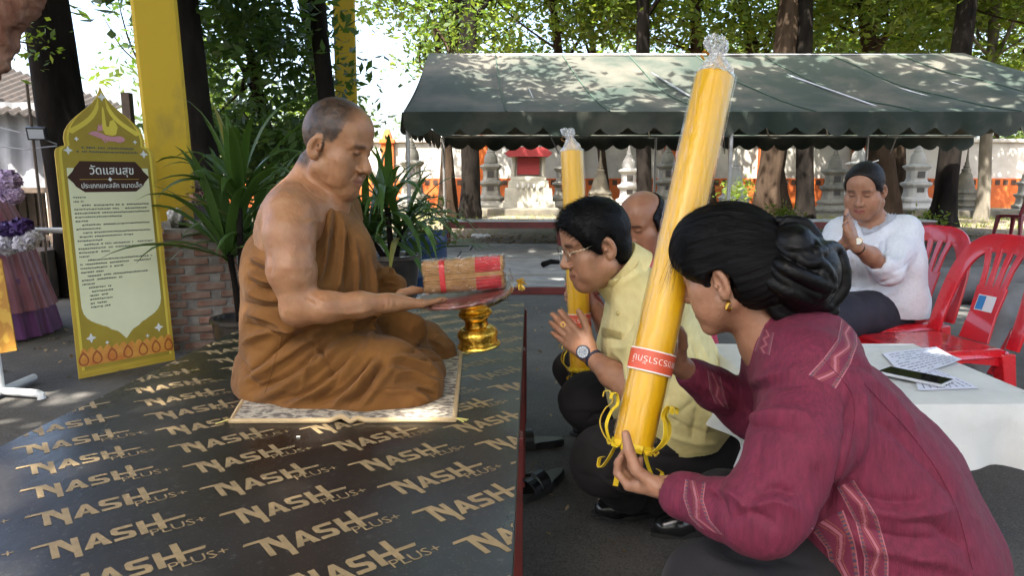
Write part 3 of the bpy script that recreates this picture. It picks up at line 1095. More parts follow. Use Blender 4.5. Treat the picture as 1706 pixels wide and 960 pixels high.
for x, w, z0, z1 in ((-7.25, .62, .75, 2.05), (-6.5, .7, .6, 1.95), (-5.75, .55, .95, 1.95)):
    b = MB(); b.grid(lambda s, t: (x - w / 2 + w * s, 8.35 + .03 * math.sin(s * 14) + .02 * math.sin(t * 9 + s * 5), z0 + (z1 - z0) * t), 16, 8); b.build('grey_sheet', tarp_m, ho, smooth=True)
for x in (-8.6, -6.95, -5.3, -4.35):
    b = MB(); b.box((x, 8.2, 1.02), (.09, .09, 2.04)); b.build('post', timber_m, ho)
b = MB(); b.box((-6.6, 8.2, .95), (5, .05, .06)); b.box((-6.6, 8.2, .4), (5, .05, .06)); b.build('rail', timber_m, ho)
b = MB()
for k in range(40): b.box((-8.9 + k * .12, 8.9, .5), (.09, .03, 1.0))
b.build('plank_wall', timber_m, ho)
# floodlight on a cable
fp = W(62, 222, 6.2)
fl_ = empty('flood_lamp', (fp.x, fp.y, 0), 'small black flood lamp on a thin post left of the sign', 'lamp')
blackm = mat('black_plastic', (0.012, 0.012, 0.013), 0.4, bump=.1)
b = MB(); b.box(fp, (.15, .05, .11), Euler((.3, 0, .3)).to_matrix()); b.build('housing', blackm, fl_, bevel=.006)
b = MB(); b.box(fp + Vector((.01, -.032, -.008)), (.115, .006, .08), Euler((.3, 0, .3)).to_matrix()); b.build('lens', mat('lamp_lens', (.45, .47, .5), .15), fl_)
b = MB(); b.tube([(fp.x - .06, fp.y + .05, 0), (fp.x - .08, fp.y + .05, 1.9)], .012, 6); b.build('post', timber_m, fl_)
b = MB(); b.tube([W(-30, 205, 6.3), W(62, 228, 6.25), W(95, 240, 6.3)], .006, 5); b.tube([W(-30, 240, 6.3), W(40, 249, 6.3), W(95, 243, 6.3)], .006, 5); b.build('cable', tarp_m, fl_)
# ================================================================ TREES AND PLANTS
def leaf_mat(name, c1, c2, trans=.45, rough=.45):
    m = mat(name, c1, rough, col2=c2, vscale=1.2, trans=trans)
    nt = m.node_tree
    N, L = nt.nodes, nt.links
    geo = N.new('ShaderNodeNewGeometry')
    for mx in [n for n in N if n.bl_idname == 'ShaderNodeMix' and n.blend_type == 'MIX']:
        for l in list(mx.inputs[0].links): L.remove(l)
        L.new(geo.outputs['Random Per Island'], mx.inputs[0])
    return m


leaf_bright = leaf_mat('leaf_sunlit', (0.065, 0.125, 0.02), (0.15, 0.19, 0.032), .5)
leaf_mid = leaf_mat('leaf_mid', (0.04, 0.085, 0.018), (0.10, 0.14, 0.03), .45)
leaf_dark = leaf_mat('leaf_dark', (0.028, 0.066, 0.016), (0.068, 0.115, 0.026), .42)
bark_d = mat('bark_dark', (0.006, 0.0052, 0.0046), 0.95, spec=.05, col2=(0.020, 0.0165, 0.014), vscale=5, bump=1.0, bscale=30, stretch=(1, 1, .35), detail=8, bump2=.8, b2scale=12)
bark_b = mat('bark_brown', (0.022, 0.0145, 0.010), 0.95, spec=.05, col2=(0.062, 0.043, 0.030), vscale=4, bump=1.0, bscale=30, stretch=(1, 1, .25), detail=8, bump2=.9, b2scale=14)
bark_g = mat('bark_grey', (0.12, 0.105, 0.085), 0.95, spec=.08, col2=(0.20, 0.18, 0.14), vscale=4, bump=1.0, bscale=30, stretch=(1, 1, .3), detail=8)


def leaf_cloud(blobs, n, size, seed, flat=.85):
    """leaf faces spread in clumps through the volume of several blobs; blobs: (centre, (rx, ry, rz))"""
    rg = np.random.default_rng(seed)
    vols = np.array([r[0] * r[1] * r[2] for _, r in blobs]); pr = vols / vols.sum()
    C = []
    nc = max(12, n // 42)
    for k in rg.choice(len(blobs), nc, p=pr):
        c, r = blobs[k]
        d = rg.normal(size=3); d /= np.linalg.norm(d)
        C.append(np.array(A3(c)) + d * np.array(r) * (.35 + .65 * rg.random() ** .6))
    C = np.array(C)
    k = rg.integers(0, nc, n)
    P = C[k] + rg.normal(size=(n, 3)) * size * np.array([3.4, 3.4, 2.0])
    a = rg.normal(size=(n, 3)); a[:, 2] *= .5; a[:, 2] -= .3
    a /= np.linalg.norm(a, axis=1, keepdims=True)
    b_ = np.cross(a, rg.normal(size=(n, 3)) * .6 + np.array([0, 0, 1.0]))
    b_ /= np.maximum(np.linalg.norm(b_, axis=1, keepdims=True), 1e-6)
    s = size * (.6 + .8 * rg.random((n, 1)))
    nr = np.cross(a, b_)
    v = np.stack([P - a * s, P - b_ * s * flat * .5 + nr * s * .08, P + a * s, P + b_ * s * flat * .5 + nr * s * .08], 1).reshape(-1, 3)
    return v, np.arange(n * 4).reshape(-1, 4)


def trunk_mesh(path, rs, n=14, seed=0, rough=.06, flare=1.0):
    rg = np.random.default_rng(seed)
    P = curve_pts(path, 28) if len(path) > 2 else np.array([np.array(A3(path[0])) * (1 - t) + np.array(A3(path[1])) * t for t in np.linspace(0, 1, 24)])
    m = len(P)
    R = np.interp(np.linspace(0, 1, m), np.linspace(0, 1, len(rs)), rs)
    ph = rg.random(6) * 6.28
    vs = []
    for i in range(m):
        for k in range(n):
            a = 2 * math.pi * k / n
            q = 1 + rough * (math.sin(3 * a + ph[0] + i * .11) + .7 * math.sin(5 * a + ph[1] - i * .2) + .5 * math.sin(i * .9 + ph[2] + a))
            vs.append((P[i][0] + math.cos(a) * R[i] * q, P[i][1] + math.sin(a) * R[i] * q, P[i][2]))
    fs = [(i * n + k, i * n + (k + 1) % n, (i + 1) * n + (k + 1) % n, (i + 1) * n + k) for i in range(m - 1) for k in range(n)]
    return np.array(vs), np.array(fs)


def tree(base, path, rs, bm_, blobs, nleaf, lsize, lm, label, seed, group='trees around the yard', limbs=(), rough=.06):
    t = empty('tree', (base[0], base[1], 0), label, 'tree', group)
    v, f = trunk_mesh(path, rs, 16, seed, rough)
    me = mesh_np('trunk', v, f); me.shade_smooth()
    child_world(link('trunk', me, bm_), t)
    rg = random.Random(seed)
    if limbs == 'auto':
        limbs = []
        top = Vector(path[-1])
        for c, r in blobs:
            c = Vector(c)
            q = Vector(path[-2]).lerp(top, rg.uniform(.2, 1))
            mid = q.lerp(c, .5) + Vector((rg.uniform(-.3, .3), rg.uniform(-.3, .3), -.1))
            limbs.append(([q, mid, c], rs[-1] * .6))
    for pts, r in limbs:
        v, f = trunk_mesh(pts, [r, r * .6, r * .2], 7, seed + 1, rough)
        me = mesh_np('limb', v, f); me.shade_smooth()
        child_world(link('limb', me, bm_), t)
    if nleaf:
        v, f = leaf_cloud(blobs, nleaf, lsize, seed)
        child_world(link('crown', mesh_np('crown', v, f), lm), t)
    return t


def blobs_around(c, r, n, seed, br=(.9, 1.5), flat=.6):
    rg = random.Random(seed)
    out = []
    for _ in range(n):
        a, q = rg.uniform(0, 6.28), rg.random() ** .5
        s = rg.uniform(*br)
        out.append((Vector(c) + Vector((r[0] * q * math.cos(a), r[1] * q * math.sin(a), r[2] * rg.uniform(-1, 1))), (s, s, s * flat)))
    return out


def gtree(u_base, u_top, Y, wpx, bm_, label, seed, lm=leaf_bright, h=7.0, cz=6.2, nleaf=6500, cr=(3.0, 2.4, 1.9), lsize=.105, flare=1.5, rough=.06, nb=11, vtop=40, br=(.9, 1.5)):
    """a tree whose trunk is seen at photo columns u_base (foot) and u_top (by the picture's top)"""
    p0 = W(u_base, 300, Y); p0.z = 0
    p1 = W(u_top, vtop, Y)
    d = (p1 - p0) / max(p1.z, .1)
    r = wpx * Y / FPX / 2
    path = [p0, p0 + d * .8 + Vector((.04, 0, 0)), p0 + d * (h * .5), p0 + d * h]
    rs = [r * flare, r * 1.15, r, r * .75]
    c = p0 + d * h; c.z = cz
    return tree(p0, path, rs, bm_, blobs_around(c, cr, nb, seed, br), nleaf, lsize, lm, label, seed, limbs='auto', rough=rough)


# trees behind and around the tent
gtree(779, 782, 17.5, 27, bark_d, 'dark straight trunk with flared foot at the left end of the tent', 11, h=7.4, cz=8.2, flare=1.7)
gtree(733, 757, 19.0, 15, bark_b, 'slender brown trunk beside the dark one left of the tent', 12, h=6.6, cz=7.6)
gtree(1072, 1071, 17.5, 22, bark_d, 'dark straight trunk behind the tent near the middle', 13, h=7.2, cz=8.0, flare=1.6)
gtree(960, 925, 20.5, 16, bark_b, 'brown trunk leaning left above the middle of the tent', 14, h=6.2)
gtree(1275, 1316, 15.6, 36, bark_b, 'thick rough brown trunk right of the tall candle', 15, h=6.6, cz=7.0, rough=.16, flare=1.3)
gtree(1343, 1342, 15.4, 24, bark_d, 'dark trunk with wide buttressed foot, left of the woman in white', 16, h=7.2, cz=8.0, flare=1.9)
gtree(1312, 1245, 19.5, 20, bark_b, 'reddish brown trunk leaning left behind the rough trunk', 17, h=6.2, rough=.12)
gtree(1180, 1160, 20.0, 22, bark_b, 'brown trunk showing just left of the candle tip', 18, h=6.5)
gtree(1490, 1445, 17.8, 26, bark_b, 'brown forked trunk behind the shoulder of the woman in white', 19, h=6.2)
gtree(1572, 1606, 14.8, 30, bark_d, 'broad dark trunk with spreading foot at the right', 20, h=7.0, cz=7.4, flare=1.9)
gtree(1641, 1655, 17.5, 17, bark_g, 'slim grey trunk near the right edge', 21, h=5.6)
gtree(1502, 1492, 21.5, 19, bark_b, 'thin brown trunk above the right part of the tent', 22, h=6.6)
gtree(1420, 1530, 22.5, 20, bark_b, 'leaning trunk above the right part of the tent', 23, h=6.8)
gtree(1010, 985, 23.0, 12, bark_b, 'thin far trunk above the tent', 24, h=6.0)
gtree(1720, 1750, 16.5, 20, bark_b, 'trunk just beyond the right edge with branches reaching in', 25, h=5.6, cz=5.5)
# foliage hanging lower, behind the wall
for i, (u, Y, z, n, s) in enumerate(((705, 30, 2.0, 900, .10), (850, 28, 4.4, 4200, .11), (1010, 28, 4.6, 4200, .11), (1180, 28, 4.4, 4200, .11), (1350, 28, 4.6, 4200, .11), (1500, 28, 4.2, 4200, .11), (1660, 27, 3.6, 4200, .11), (450, 24, 2.2, 1500, .11), (1800, 26, 4.0, 3200, .11))):
    c = W(u, 300, Y); c.z = z
    p0 = Vector((c.x, c.y + .5, 0))
    tree(p0, [p0, p0 + Vector((.1, 0, z * .6)), c], [.14, .12, .06], bark_b, blobs_around(c, (2.7, 1.6, 1.5), 9, 50 + i, (.7, 1.3)), n, s, leaf_bright if i % 3 else leaf_mid,
         ['tree', 'leafy tree', 'bushy tree'][i % 3] + ' beyond the temple wall ' + ['near the potted plants', 'behind the shrine', 'behind the bald man', 'right of the candle tip', 'left of the woman in white', 'right of the woman in white', 'at the right edge', 'behind the monk', 'past the right edge'][i], 70 + i, group='trees beyond the wall', limbs='auto')

# dark trees on the left, near the columns
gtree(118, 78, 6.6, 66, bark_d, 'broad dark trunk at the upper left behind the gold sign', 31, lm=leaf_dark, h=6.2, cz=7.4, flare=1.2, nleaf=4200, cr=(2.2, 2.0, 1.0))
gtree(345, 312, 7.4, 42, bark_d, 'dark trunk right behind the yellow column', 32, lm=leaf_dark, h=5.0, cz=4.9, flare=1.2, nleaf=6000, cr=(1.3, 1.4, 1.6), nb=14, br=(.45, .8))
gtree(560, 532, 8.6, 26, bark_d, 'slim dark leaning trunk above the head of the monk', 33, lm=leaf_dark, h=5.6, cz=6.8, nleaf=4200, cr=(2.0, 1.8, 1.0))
for i, (u, v, Y, rx, rz, n, lm, lab) in enumerate(((415, 80, 9.6, .75, 1.5, 4200, leaf_dark, 'dense dark leafy tree filling the gap right of the yellow column'),
                                                   (400, 190, 11.5, 1.7, 1.1, 3600, leaf_mid, 'green tree behind the strap-leaved plant on the left'),
                                                   (535, 225, 14.5, .7, .5, 1100, leaf_mid, 'small green tree showing behind the head of the monk'),
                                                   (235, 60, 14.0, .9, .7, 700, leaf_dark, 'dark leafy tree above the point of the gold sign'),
                                                   (725, 40, 14.5, .7, .8, 800, leaf_mid, 'airy leafy branches left above the tent'))):
    c = W(u, v, Y)
    p0 = Vector((c.x + .3, c.y + .4, 0))
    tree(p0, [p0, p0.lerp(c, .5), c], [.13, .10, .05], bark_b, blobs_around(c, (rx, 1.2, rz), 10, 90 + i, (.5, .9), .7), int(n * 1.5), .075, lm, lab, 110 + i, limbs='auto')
# spreading crowns over the yard, their trunks beside and behind the photographer
for i, (x, y, tx, ty, cz, cr, n) in enumerate(((-5.5, -1.5, -4.2, .6, 6.6, (3.8, 3.4, .9), 8000), (4.8, -3.0, 1.2, -1.0, 6.8, (3.8, 3.2, .9), 9000), (6.6, 5.2, 4.6, 3.4, 6.9, (4.0, 3.2, 1.0), 6000), (-3.2, 12.4, -2.4, 6.0, 7.0, (3.6, 3.2, .9), 6000), (8.6, 8.6, 5.6, 7.6, 7.2, (3.6, 2.2, .8), 3600))):
    p0 = Vector((x, y, 0)); c = Vector((tx, ty, cz))
    tree(p0, [p0, p0 + Vector((0, 0, 2.2)), p0.lerp(c, .5) + Vector((0, 0, cz * .25)), c], [.26, .2, .15, .08], bark_d, blobs_around(c, cr, 9 if i in (3, 4) else 18, 130 + i, (.8, 1.3) if i in (3, 4) else (1.0, 1.8), .45), n, .205, leaf_mid,
         ['shade tree left of the photographer spreading over the platform', 'shade tree behind the photographer spreading overhead', 'shade tree at the right spreading over the chairs', 'shade tree spreading between the platform and the tent', 'shade tree spreading above the front of the tent', 'shade tree spreading over the old house'][i], 150 + i, group='shade trees over the yard', limbs='auto')
# unseen trees added behind the photographer to block front fill light
for i, (x, y) in enumerate(((-6.5, -5.5), (-1.2, -7.0), (4.6, -6.4), (9.0, -1.0))):
    p0 = Vector((x, y, 0)); c = Vector((x, y, 3.4))
    tree(p0, [p0, p0 + Vector((.1, 0, 1.5)), c], [.2, .16, .08], bark_d, blobs_around(c, (1.8, 1.4, 1.7), 12, 330 + i, (.8, 1.3), .9), 3200, .17, leaf_mid,
         ['leafy tree behind the photographer on the left', 'leafy tree straight behind the photographer', 'leafy tree behind the photographer on the right', 'leafy tree off the right side of the yard'][i], 350 + i, group='shade trees over the yard', limbs='auto')
# reddish bark of a near gnarled trunk in the upper left corner
bark_r = mat('bark_red', (0.14, 0.062, 0.04), 0.9, spec=.08, col2=(0.30, 0.18, 0.13), vscale=9, bump=1.0, bscale=40, detail=9, bump2=1.0, b2scale=18, stretch=(1, 1, .5))
p0 = W(-230, 300, 3.3); p0.z = 0
gt = empty('gnarled_tree', p0, 'gnarled reddish trunk with knots in the upper left corner', 'tree')
vol = Vol(W(-330, 680, 3.3) - Vector((.1, .3, .1)), W(80, -60, 3.3) + Vector((.2, .35, .3)), .012)
chain(vol, [(p0, .22), (W(-150, 260, 3.3), .16), (W(-75, 130, 3.3), .13), (W(-12, 20, 3.3), .11), (W(30, -120, 3.3), .10)], .04)
for u, v, r in ((18, 25, .075), (40, 8, .06), (8, 70, .06), (-5, 105, .055), (48, -15, .06), (2, 40, .07)):
    vol.put(sphere(W(u, v, 3.22), r), .04)
vol.put(sphere(W(22, 30, 3.10), .04), .02, 'sub')
v, f = vol.mesh(1)
s = Surf(v, f); s.noise(.018, 14, 1, (1, 1, .5)); s.noise(.008, 40, 2)
s.obj('trunk', bark_r, gt)
# small vine leaves by the roof
vl, fl2 = leaf_cloud([(W(40, 72, 6.0), (.22, .2, .12)), (W(30, 60, 5.8), (.15, .2, .1))], 110, .035, 5, .9)
t = empty('creeper', W(35, 66, 5.9), 'bright green creeper leaves against the sky at upper left', 'plant')
child_world(link('foliage', mesh_np('foliage', vl, fl2), leaf_bright), t)
b = MB(); b.tube([W(-10, 90, 5.9), W(20, 66, 5.9), W(55, 74, 6.0)], .008, 5); b.build('stem', bark_b, t)

# ---------------------------------------------------------------- strap-leaved potted plants
strap = leaf_mat('strap_leaf', (0.030, 0.075, 0.016), (0.07, 0.13, 0.03), .25, .35)
strap_y = leaf_mat('strap_leaf_pale', (0.16, 0.17, 0.04), (0.25, 0.22, 0.06), .25, .4)


def strap_leaf(b, p, az, el, length, width, droop, twist=0.0, n=9):
    d = Vector((math.cos(az) * math.cos(el), math.sin(az) * math.cos(el), math.sin(el)))
    q = Vector(p); vs = []
    side = Vector((-math.sin(az), math.cos(az), 0))
    for i in range(n + 1):
        t = i / n
        w = width * (0.55 + .9 * t if t < .4 else .91 * (1 - ((t - .4) / .6) ** 1.8)) * .5
        up = d.cross(side).normalized()
        s_ = side * math.cos(twist * t) + up * math.sin(twist * t)
        vs += [q - s_ * w + up * w * .35 * -1, q + Vector((0, 0, -.0)), q + s_ * w + up * w * .35 * -1]
        q = q + d * (length / n)
        d = (d + Vector((0, 0, -droop * (t + .15) / n * 3))).normalized()
    fs = []
    for i in range(n):
        a = i * 3
        fs += [(a, a + 1, a + 4, a + 3), (a + 1, a + 2, a + 5, a + 4)]
    b.add(vs, fs)


def strap_plant(base, nleaf, L, wd, label, seed, heads, pot=None, el=(.5, 1.45), dr=(.5, 1.3)):
    rg = random.Random(seed)
    t = empty('potted_plant' if pot else 'strap_leaf_plant', (base[0], base[1], 0), label, 'plant', 'strap-leaved plants beside the platform')
    for hp in heads:
        zs = pot[3] + pot[1] * .86; sx_ = base[0] + (hp[0] - base[0]) * .25; sy_ = base[1] + (hp[1] - base[1]) * .25
        b = MB(); b.tube([(sx_, sy_, zs), ((sx_ + hp[0]) / 2, (sy_ + hp[1]) / 2, zs * .4 + hp[2] * .6), hp], [.022, .018, .02], 8); b.build('stem', bark_d, t, smooth=True)
        for k in range(nleaf):
            b = MB()
            strap_leaf(b, Vector(hp) + Vector((rg.uniform(-.02, .02), rg.uniform(-.02, .02), rg.uniform(-.06, .04))), rg.uniform(0, 6.28), rg.uniform(*el), L * rg.uniform(.6, 1.1), wd * rg.uniform(.7, 1.15), rg.uniform(*dr), rg.uniform(-.5, .5))
            b.build('leaf', strap if rg.random() < .93 else strap_y, t, smooth=True)
    if pot:
        r, h, pm, z0 = pot
        b = MB(); b.lathe([(r * .72, z0), (r * .8, z0 + .01), (r, z0 + h * .9), (r * 1.08, z0 + h * .92), (r * 1.08, z0 + h), (r * .95, z0 + h), (r * .92, z0 + h * .9), (.01, z0 + h * .88)], (base[0], base[1], 0), 24); b.build('pot', pm, t, smooth=True)
    return t


pot_black = mat('pot_black', (0.014, 0.013, 0.012), 0.3, col2=(.05, .04, .03), vscale=7, coat=.3)
pot_blue = mat('barrel_blue', (0.012, 0.04, 0.13), 0.4, col2=(.02, .05, .11), vscale=4)
g1 = W(398, 440, 4.1)
strap_plant((g1.x, g1.y, 0.0), 30, .78, .062, 'big strap-leaved plant between the brick pillar and the monk', 3, [W(398, 330, 4.1), W(382, 420, 4.2), W(425, 400, 4.35)], pot=(.17, .28, pot_black, 0.0), el=(.25, 1.4))
g2 = W(655, 452, 4.6)
strap_plant((g2.x, g2.y, 0.0), 30, .66, .055, 'strap-leaved plant in a glazed black pot beyond the knees of the monk', 4, [W(645, 345, 4.6), W(668, 385, 4.65), W(612, 395, 4.7)], pot=(.175, .34, pot_black, .26), el=(.0, 1.4), dr=(.8, 1.9))
b = MB(); b.box((g2.x, g2.y, .129), (.42, .40, .258)); tag(b.build('concrete_block', conc, bevel=.012), 'grey concrete block carrying the glazed black plant pot', 'block')
g3 = W(580, 395, 5.45)
strap_plant((g3.x, g3.y, 0.0), 16, .5, .04, 'narrow-leaved plant behind the black pot', 5, [W(600, 400, 5.4), W(560, 390, 5.5)], pot=(.17, .3, pot_black, 0.0), el=(.1, 1.3))
# fine fan-palm fronds by the barrel
fp_ = W(715, 400, 5.4)
t = empty('fan_palm', (fp_.x, fp_.y, 0), 'young fan palm with fine fronds by the blue barrel', 'plant')
rg = random.Random(9)
for k in range(11):
    a = rg.uniform(0, 6.28); el = rg.uniform(.1, 1.1); L_ = rg.uniform(.25, .5)
    root = W(rg.uniform(655, 705), 425, 5.3); hub = root + Vector((math.cos(a) * math.cos(el), math.sin(a) * math.cos(el) * .6, math.sin(el))) * L_
    b = MB(); b.tube([root, root.lerp(hub, .5) + Vector((0, 0, .03)), hub], .006, 5)
    for q in range(11):
        strap_leaf(b, hub, a + (q - 5) * .25, el * .5 + rg.uniform(-.15, .15), rg.uniform(.17, .27), .014, .8, 0, 4)
    b.build('frond', strap, t, smooth=True)
b = MB(); b.tube([(fp_.x - .2, fp_.y, .0), (fp_.x - .17, fp_.y, .35)], .03, 7); b.build('stem', bark_b, t)
bb = W(706, 430, 6.0); bb.z = 0
t = empty('blue_barrel', bb, 'dark blue plastic barrel behind the potted plants', 'barrel')
b = MB(); b.lathe([(.19, 0), (.2, .03), (.2, .25), (.208, .27), (.2, .29), (.2, .55), (.208, .57), (.2, .6), (.19, .64), (.175, .64), (.17, .6), (.01, .58)], bb, 24); b.build('barrel_body', pot_blue, t, smooth=True)
b = MB(); b.tube([bb + Vector((.2 * math.cos(a * math.pi / 12), .2 * math.sin(a * math.pi / 12), .635)) for a in range(25)], .012, 6); b.build('rim', pot_blue, t, smooth=True)
vb, fb = leaf_cloud([(bb + Vector((0, 0, .72)), (.2, .2, .12))], 240, .035, 15)
t = empty('water_plant', bb + Vector((0, 0, .6)), 'small leafy plant growing out of the blue barrel', 'plant')
child_world(link('foliage', mesh_np('foliage', vb, fb), leaf_mid), t)
b = MB(); b.tube([bb + Vector((0, 0, .55)), bb + Vector((.02, 0, .72))], .012, 6); b.build('stem', bark_b, t)
# bush by the wall, weeds at tree feet
for i, (u, v, Y, s, lab) in enumerate(((1228, 320, 16, .33, 'small yellow-green bush in front of the orange wall'), (1545, 372, 13.5, .22, 'small weed at the foot of the dark trunk'), (1300, 360, 14.5, .2, 'low weed left of the buttressed trunk'))):
    c = W(u, v, Y)
    t = empty('bush', (c.x, c.y, 0), lab, 'bush')
    v_, f_ = leaf_cloud([(c, (s, s, s * .9))], 420, .045, 30 + i, .8)
    child_world(link('foliage', mesh_np('foliage', v_, f_), leaf_bright), t)
    b = MB(); b.tube([(c.x, c.y, 0), c], [.03, .012], 6); b.build('stem', bark_b, t)
# ================================================================ PROPS
def sweep(b, path, sides, w, t):
    """flat ribbon of width w and thickness t along path; sides: width direction(s)"""
    path = [Vector(p) for p in path]
    n = len(path)
    vs = []
    for i, p in enumerate(path):
        tg = (path[min(i + 1, n - 1)] - path[max(i - 1, 0)]).normalized()
        s = Vector(sides[i] if isinstance(sides, list) else sides)
        s = (s - tg * s.dot(tg)).normalized()
        nn = tg.cross(s)
        ww = w[i] if isinstance(w, list) else w
        for a, c in ((-1, -1), (1, -1), (1, 1), (-1, 1)): vs.append(p + s * a * ww / 2 + nn * c * t / 2)
    fs = [(3, 2, 1, 0), tuple((n - 1) * 4 + k for k in range(4))]
    for i in range(n - 1):
        for k in range(4): fs.append((i * 4 + k, i * 4 + (k + 1) % 4, (i + 1) * 4 + (k + 1) % 4, (i + 1) * 4 + k))
    b.add(vs, fs)


# ---------------------------------------------------------------- the platform
PLAT_Z = 0.54
rA, rB = WZ(859.5, 850, PLAT_Z), WZ(874.5, 503, PLAT_Z)
lA, lB = WZ(0, 745, PLAT_Z), WZ(300, 597, PLAT_Z)
rd, ld = (rB - rA) / (rB.y - rA.y), (lB - lA) / (lB.y - lA.y)
def redge(y): return rA + rd * (y - rA.y)
def ledge(y): return lA + ld * (y - lA.y)
PY0, PY1 = 0.62, rB.y
film = mat('film_plywood', (0.010, 0.008, 0.007), 0.22, col2=(0.026, 0.023, 0.021), vscale=2.6, detail=14, bump=.2, bscale=60, rough2=.55, ramp=(.36, .70), spec=.6, bump2=.16, b2scale=2.6, stretch=(1, .45, 1))
plyedge = mat('plywood_edge', (0.30, 0.24, 0.17), .8, col2=(.16, .12, .09), vscale=4, stretch=(1, 1, 30))
speckle(film, 420, .93, 1.0, (.13, .12, .105), .4)
speckle(film, 130, .97, 1.0, (.08, .075, .065), .4)
pl = empty('platform', (-.55, 1.9, 0), 'low platform topped with dark printed plywood', 'platform')
c4 = [ledge(PY0), redge(PY0), redge(PY1), ledge(PY1)]
b = MB(); b.add([p - Vector((0, 0, .018)) for p in c4] + c4, [(3, 2, 1, 0), (0, 1, 5, 4), (1, 2, 6, 5), (2, 3, 7, 6), (3, 0, 4, 7)]); b.build('board_core', plyedge, pl)
ins = [c4[0] + Vector((.001, .001, 0)), c4[1] + Vector((-.001, .001, 0)), c4[2] + Vector((-.001, -.001, 0)), c4[3] + Vector((.001, -.001, 0))]
b = MB(); b.grid(lambda s, t: (ins[0].lerp(ins[1], s)).lerp(ins[3].lerp(ins[2], s), t) + Vector((0, 0, .0012)), 2, 2); b.build('board_top', film, pl)
for t_ in (.03, .36, .68, .97):
    for s_ in (.025, .975):
        p = ledge(PY0 + (PY1 - PY0) * t_).lerp(redge(PY0 + (PY1 - PY0) * t_), s_)
        b = MB(); b.box((p.x, p.y, .261), (.07, .05, .522)); b.build('leg', redwood, pl, bevel=.004)
for e in (ledge, redge):
    a, c = e(PY0 + .03), e(PY1 - .03)
    sgn = 1 if e is ledge else -1
    b = MB(); sweep(b, [a + Vector((sgn * .045, 0, -.055)), c + Vector((sgn * .045, 0, -.055))], (0, 0, 1), .07, .03); b.build('side_rail', redwood, pl)
for y in (PY0 + .05, 1.5, 2.4, PY1 - .05):
    b = MB(); sweep(b, [ledge(y) + Vector((.07, 0, -.05)), redge(y) + Vector((-.07, 0, -.05))], (0, 0, 1), .06, .03); b.build('cross_rail', redwood, pl)
# printed lettering
N_ = [[(-.42, .78), (-.37, .90), (.02, .90), (.02, .78)], [(.02, 0), (.02, .90), (.20, .90), (.20, 0)], [(.20, .90), (.32, .90), (.52, .44), (.52, .04), (.20, .62)], [(.52, -.24), (.52, .82), (.70, .82), (.70, -.24)]]
A_ = [[(.76, 0), (1.04, .76), (1.20, .76), (.96, 0)], [(1.12, .51), (1.20, .76), (1.44, 0), (1.22, 0)], [(1.01, .15), (1.06, .30), (1.17, .30), (1.17, .15)]]
S_ = [[(1.50, 0), (1.98, 0), (2.06, .10), (2.06, .30), (1.98, .40), (1.66, .47), (1.66, .60), (2.06, .60), (2.06, .75), (1.56, .75), (1.48, .66), (1.48, .42), (1.56, .33), (1.88, .26), (1.88, .15), (1.50, .15)]]
H_ = [[(2.16, 0), (2.16, .77), (2.36, .77), (2.36, 0)], [(2.64, 0), (2.64, .98), (2.84, .98), (2.84, 0)], [(2.36, .32), (2.36, .48), (2.64, .48), (2.64, .32)], [(2.84, .34), (2.84, .48), (3.46, .48), (3.40, .34)]]
gold_print = mat('gold_print', (0.30, 0.215, 0.11), .5, col2=(0.21, 0.15, 0.08), vscale=30, detail=6, ramp=(.4, .8), rough2=.6)
tb = math.radians(37.6)
tdir, ndir = Vector((math.cos(tb), math.sin(tb), 0)), Vector((-math.sin(tb), math.cos(tb), 0))
LET = []
for poly in N_ + A_ + S_ + H_:
    pts = [(x * .0555 - .004, y * .066 - .008) for x, y in poly]
    area = sum(pts[i - 1][0] * pts[i][1] - pts[i][0] * pts[i - 1][1] for i in range(len(pts)))
    LET.append(pts if area > 0 else pts[::-1])
pm = MB()
for pts in LET: pm.add([(x, y, 0) for x, y in pts], [tuple(range(len(pts)))])
logo_me = pm.mesh('lettering'); logo_me.materials.append(gold_print)
plus_me = text_mesh('PLUS+', .033, -.0002, 'LEFT', .95, 'small_lettering'); plus_me.materials.append(gold_print)
G0 = Vector((-.669, 1.38, 0))
rotm = Matrix(((tdir.x, ndir.x, 0), (tdir.y, ndir.y, 0), (0, 0, 1))).to_4x4()
def clip_inside(p): return ledge(p.y).x + .004 < p.x < redge(p.y).x - .004 and PY0 + .004 < p.y < PY1 - .004
def clip_poly(P):
    """cut an outline at the edges of the board"""
    tests = (lambda p: p.x - ledge(p.y).x - .004, lambda p: redge(p.y).x - p.x - .004, lambda p: p.y - PY0 - .004, lambda p: PY1 - p.y - .004)
    for fn in tests:
        out = []
        for i_ in range(len(P)):
            a, c = P[i_ - 1], P[i_]; da, dc = fn(a), fn(c)
            if (da >= 0) != (dc >= 0): out.append(a.lerp(c, da / (da - dc)))
            if dc >= 0: out.append(c)
        P = out
        if len(P) < 3: return None
    return P
for i in range(-6, 9):
    for j in range(-16, 17):
        p = G0 + tdir * (.258 * i) + ndir * (.126 * (j + (.5 if i % 2 else 0)))
        base = Vector((p.x, p.y, PLAT_Z + .0018))
        M_ = Matrix.Translation(base) @ rotm
        ends = [M_ @ Vector((x, y, 0)) for x in (-.03, .19) for y in (-.03, .06)]
        ins_ = [clip_inside(e) for e in ends]
        if not any(ins_): continue
        if all(ins_):
            for me, off in ((logo_me, (0, 0)), (plus_me, (.126, -.022))):
                o = bpy.data.objects.new(me.name, me); COL.objects.link(o); o.matrix_world = Matrix.Translation(base + tdir * off[0] + ndir * off[1]) @ rotm
                o.parent = pl; o.matrix_parent_inverse = Matrix.Translation(-Vector(pl.location))
        else:
            b = MB()
            for pts in LET:
                P = clip_poly([M_ @ Vector((x, y, 0)) for x, y in pts])
                if P: b.add(P, [tuple(range(len(P)))])
            if b.f: b.build('lettering', gold_print, pl)
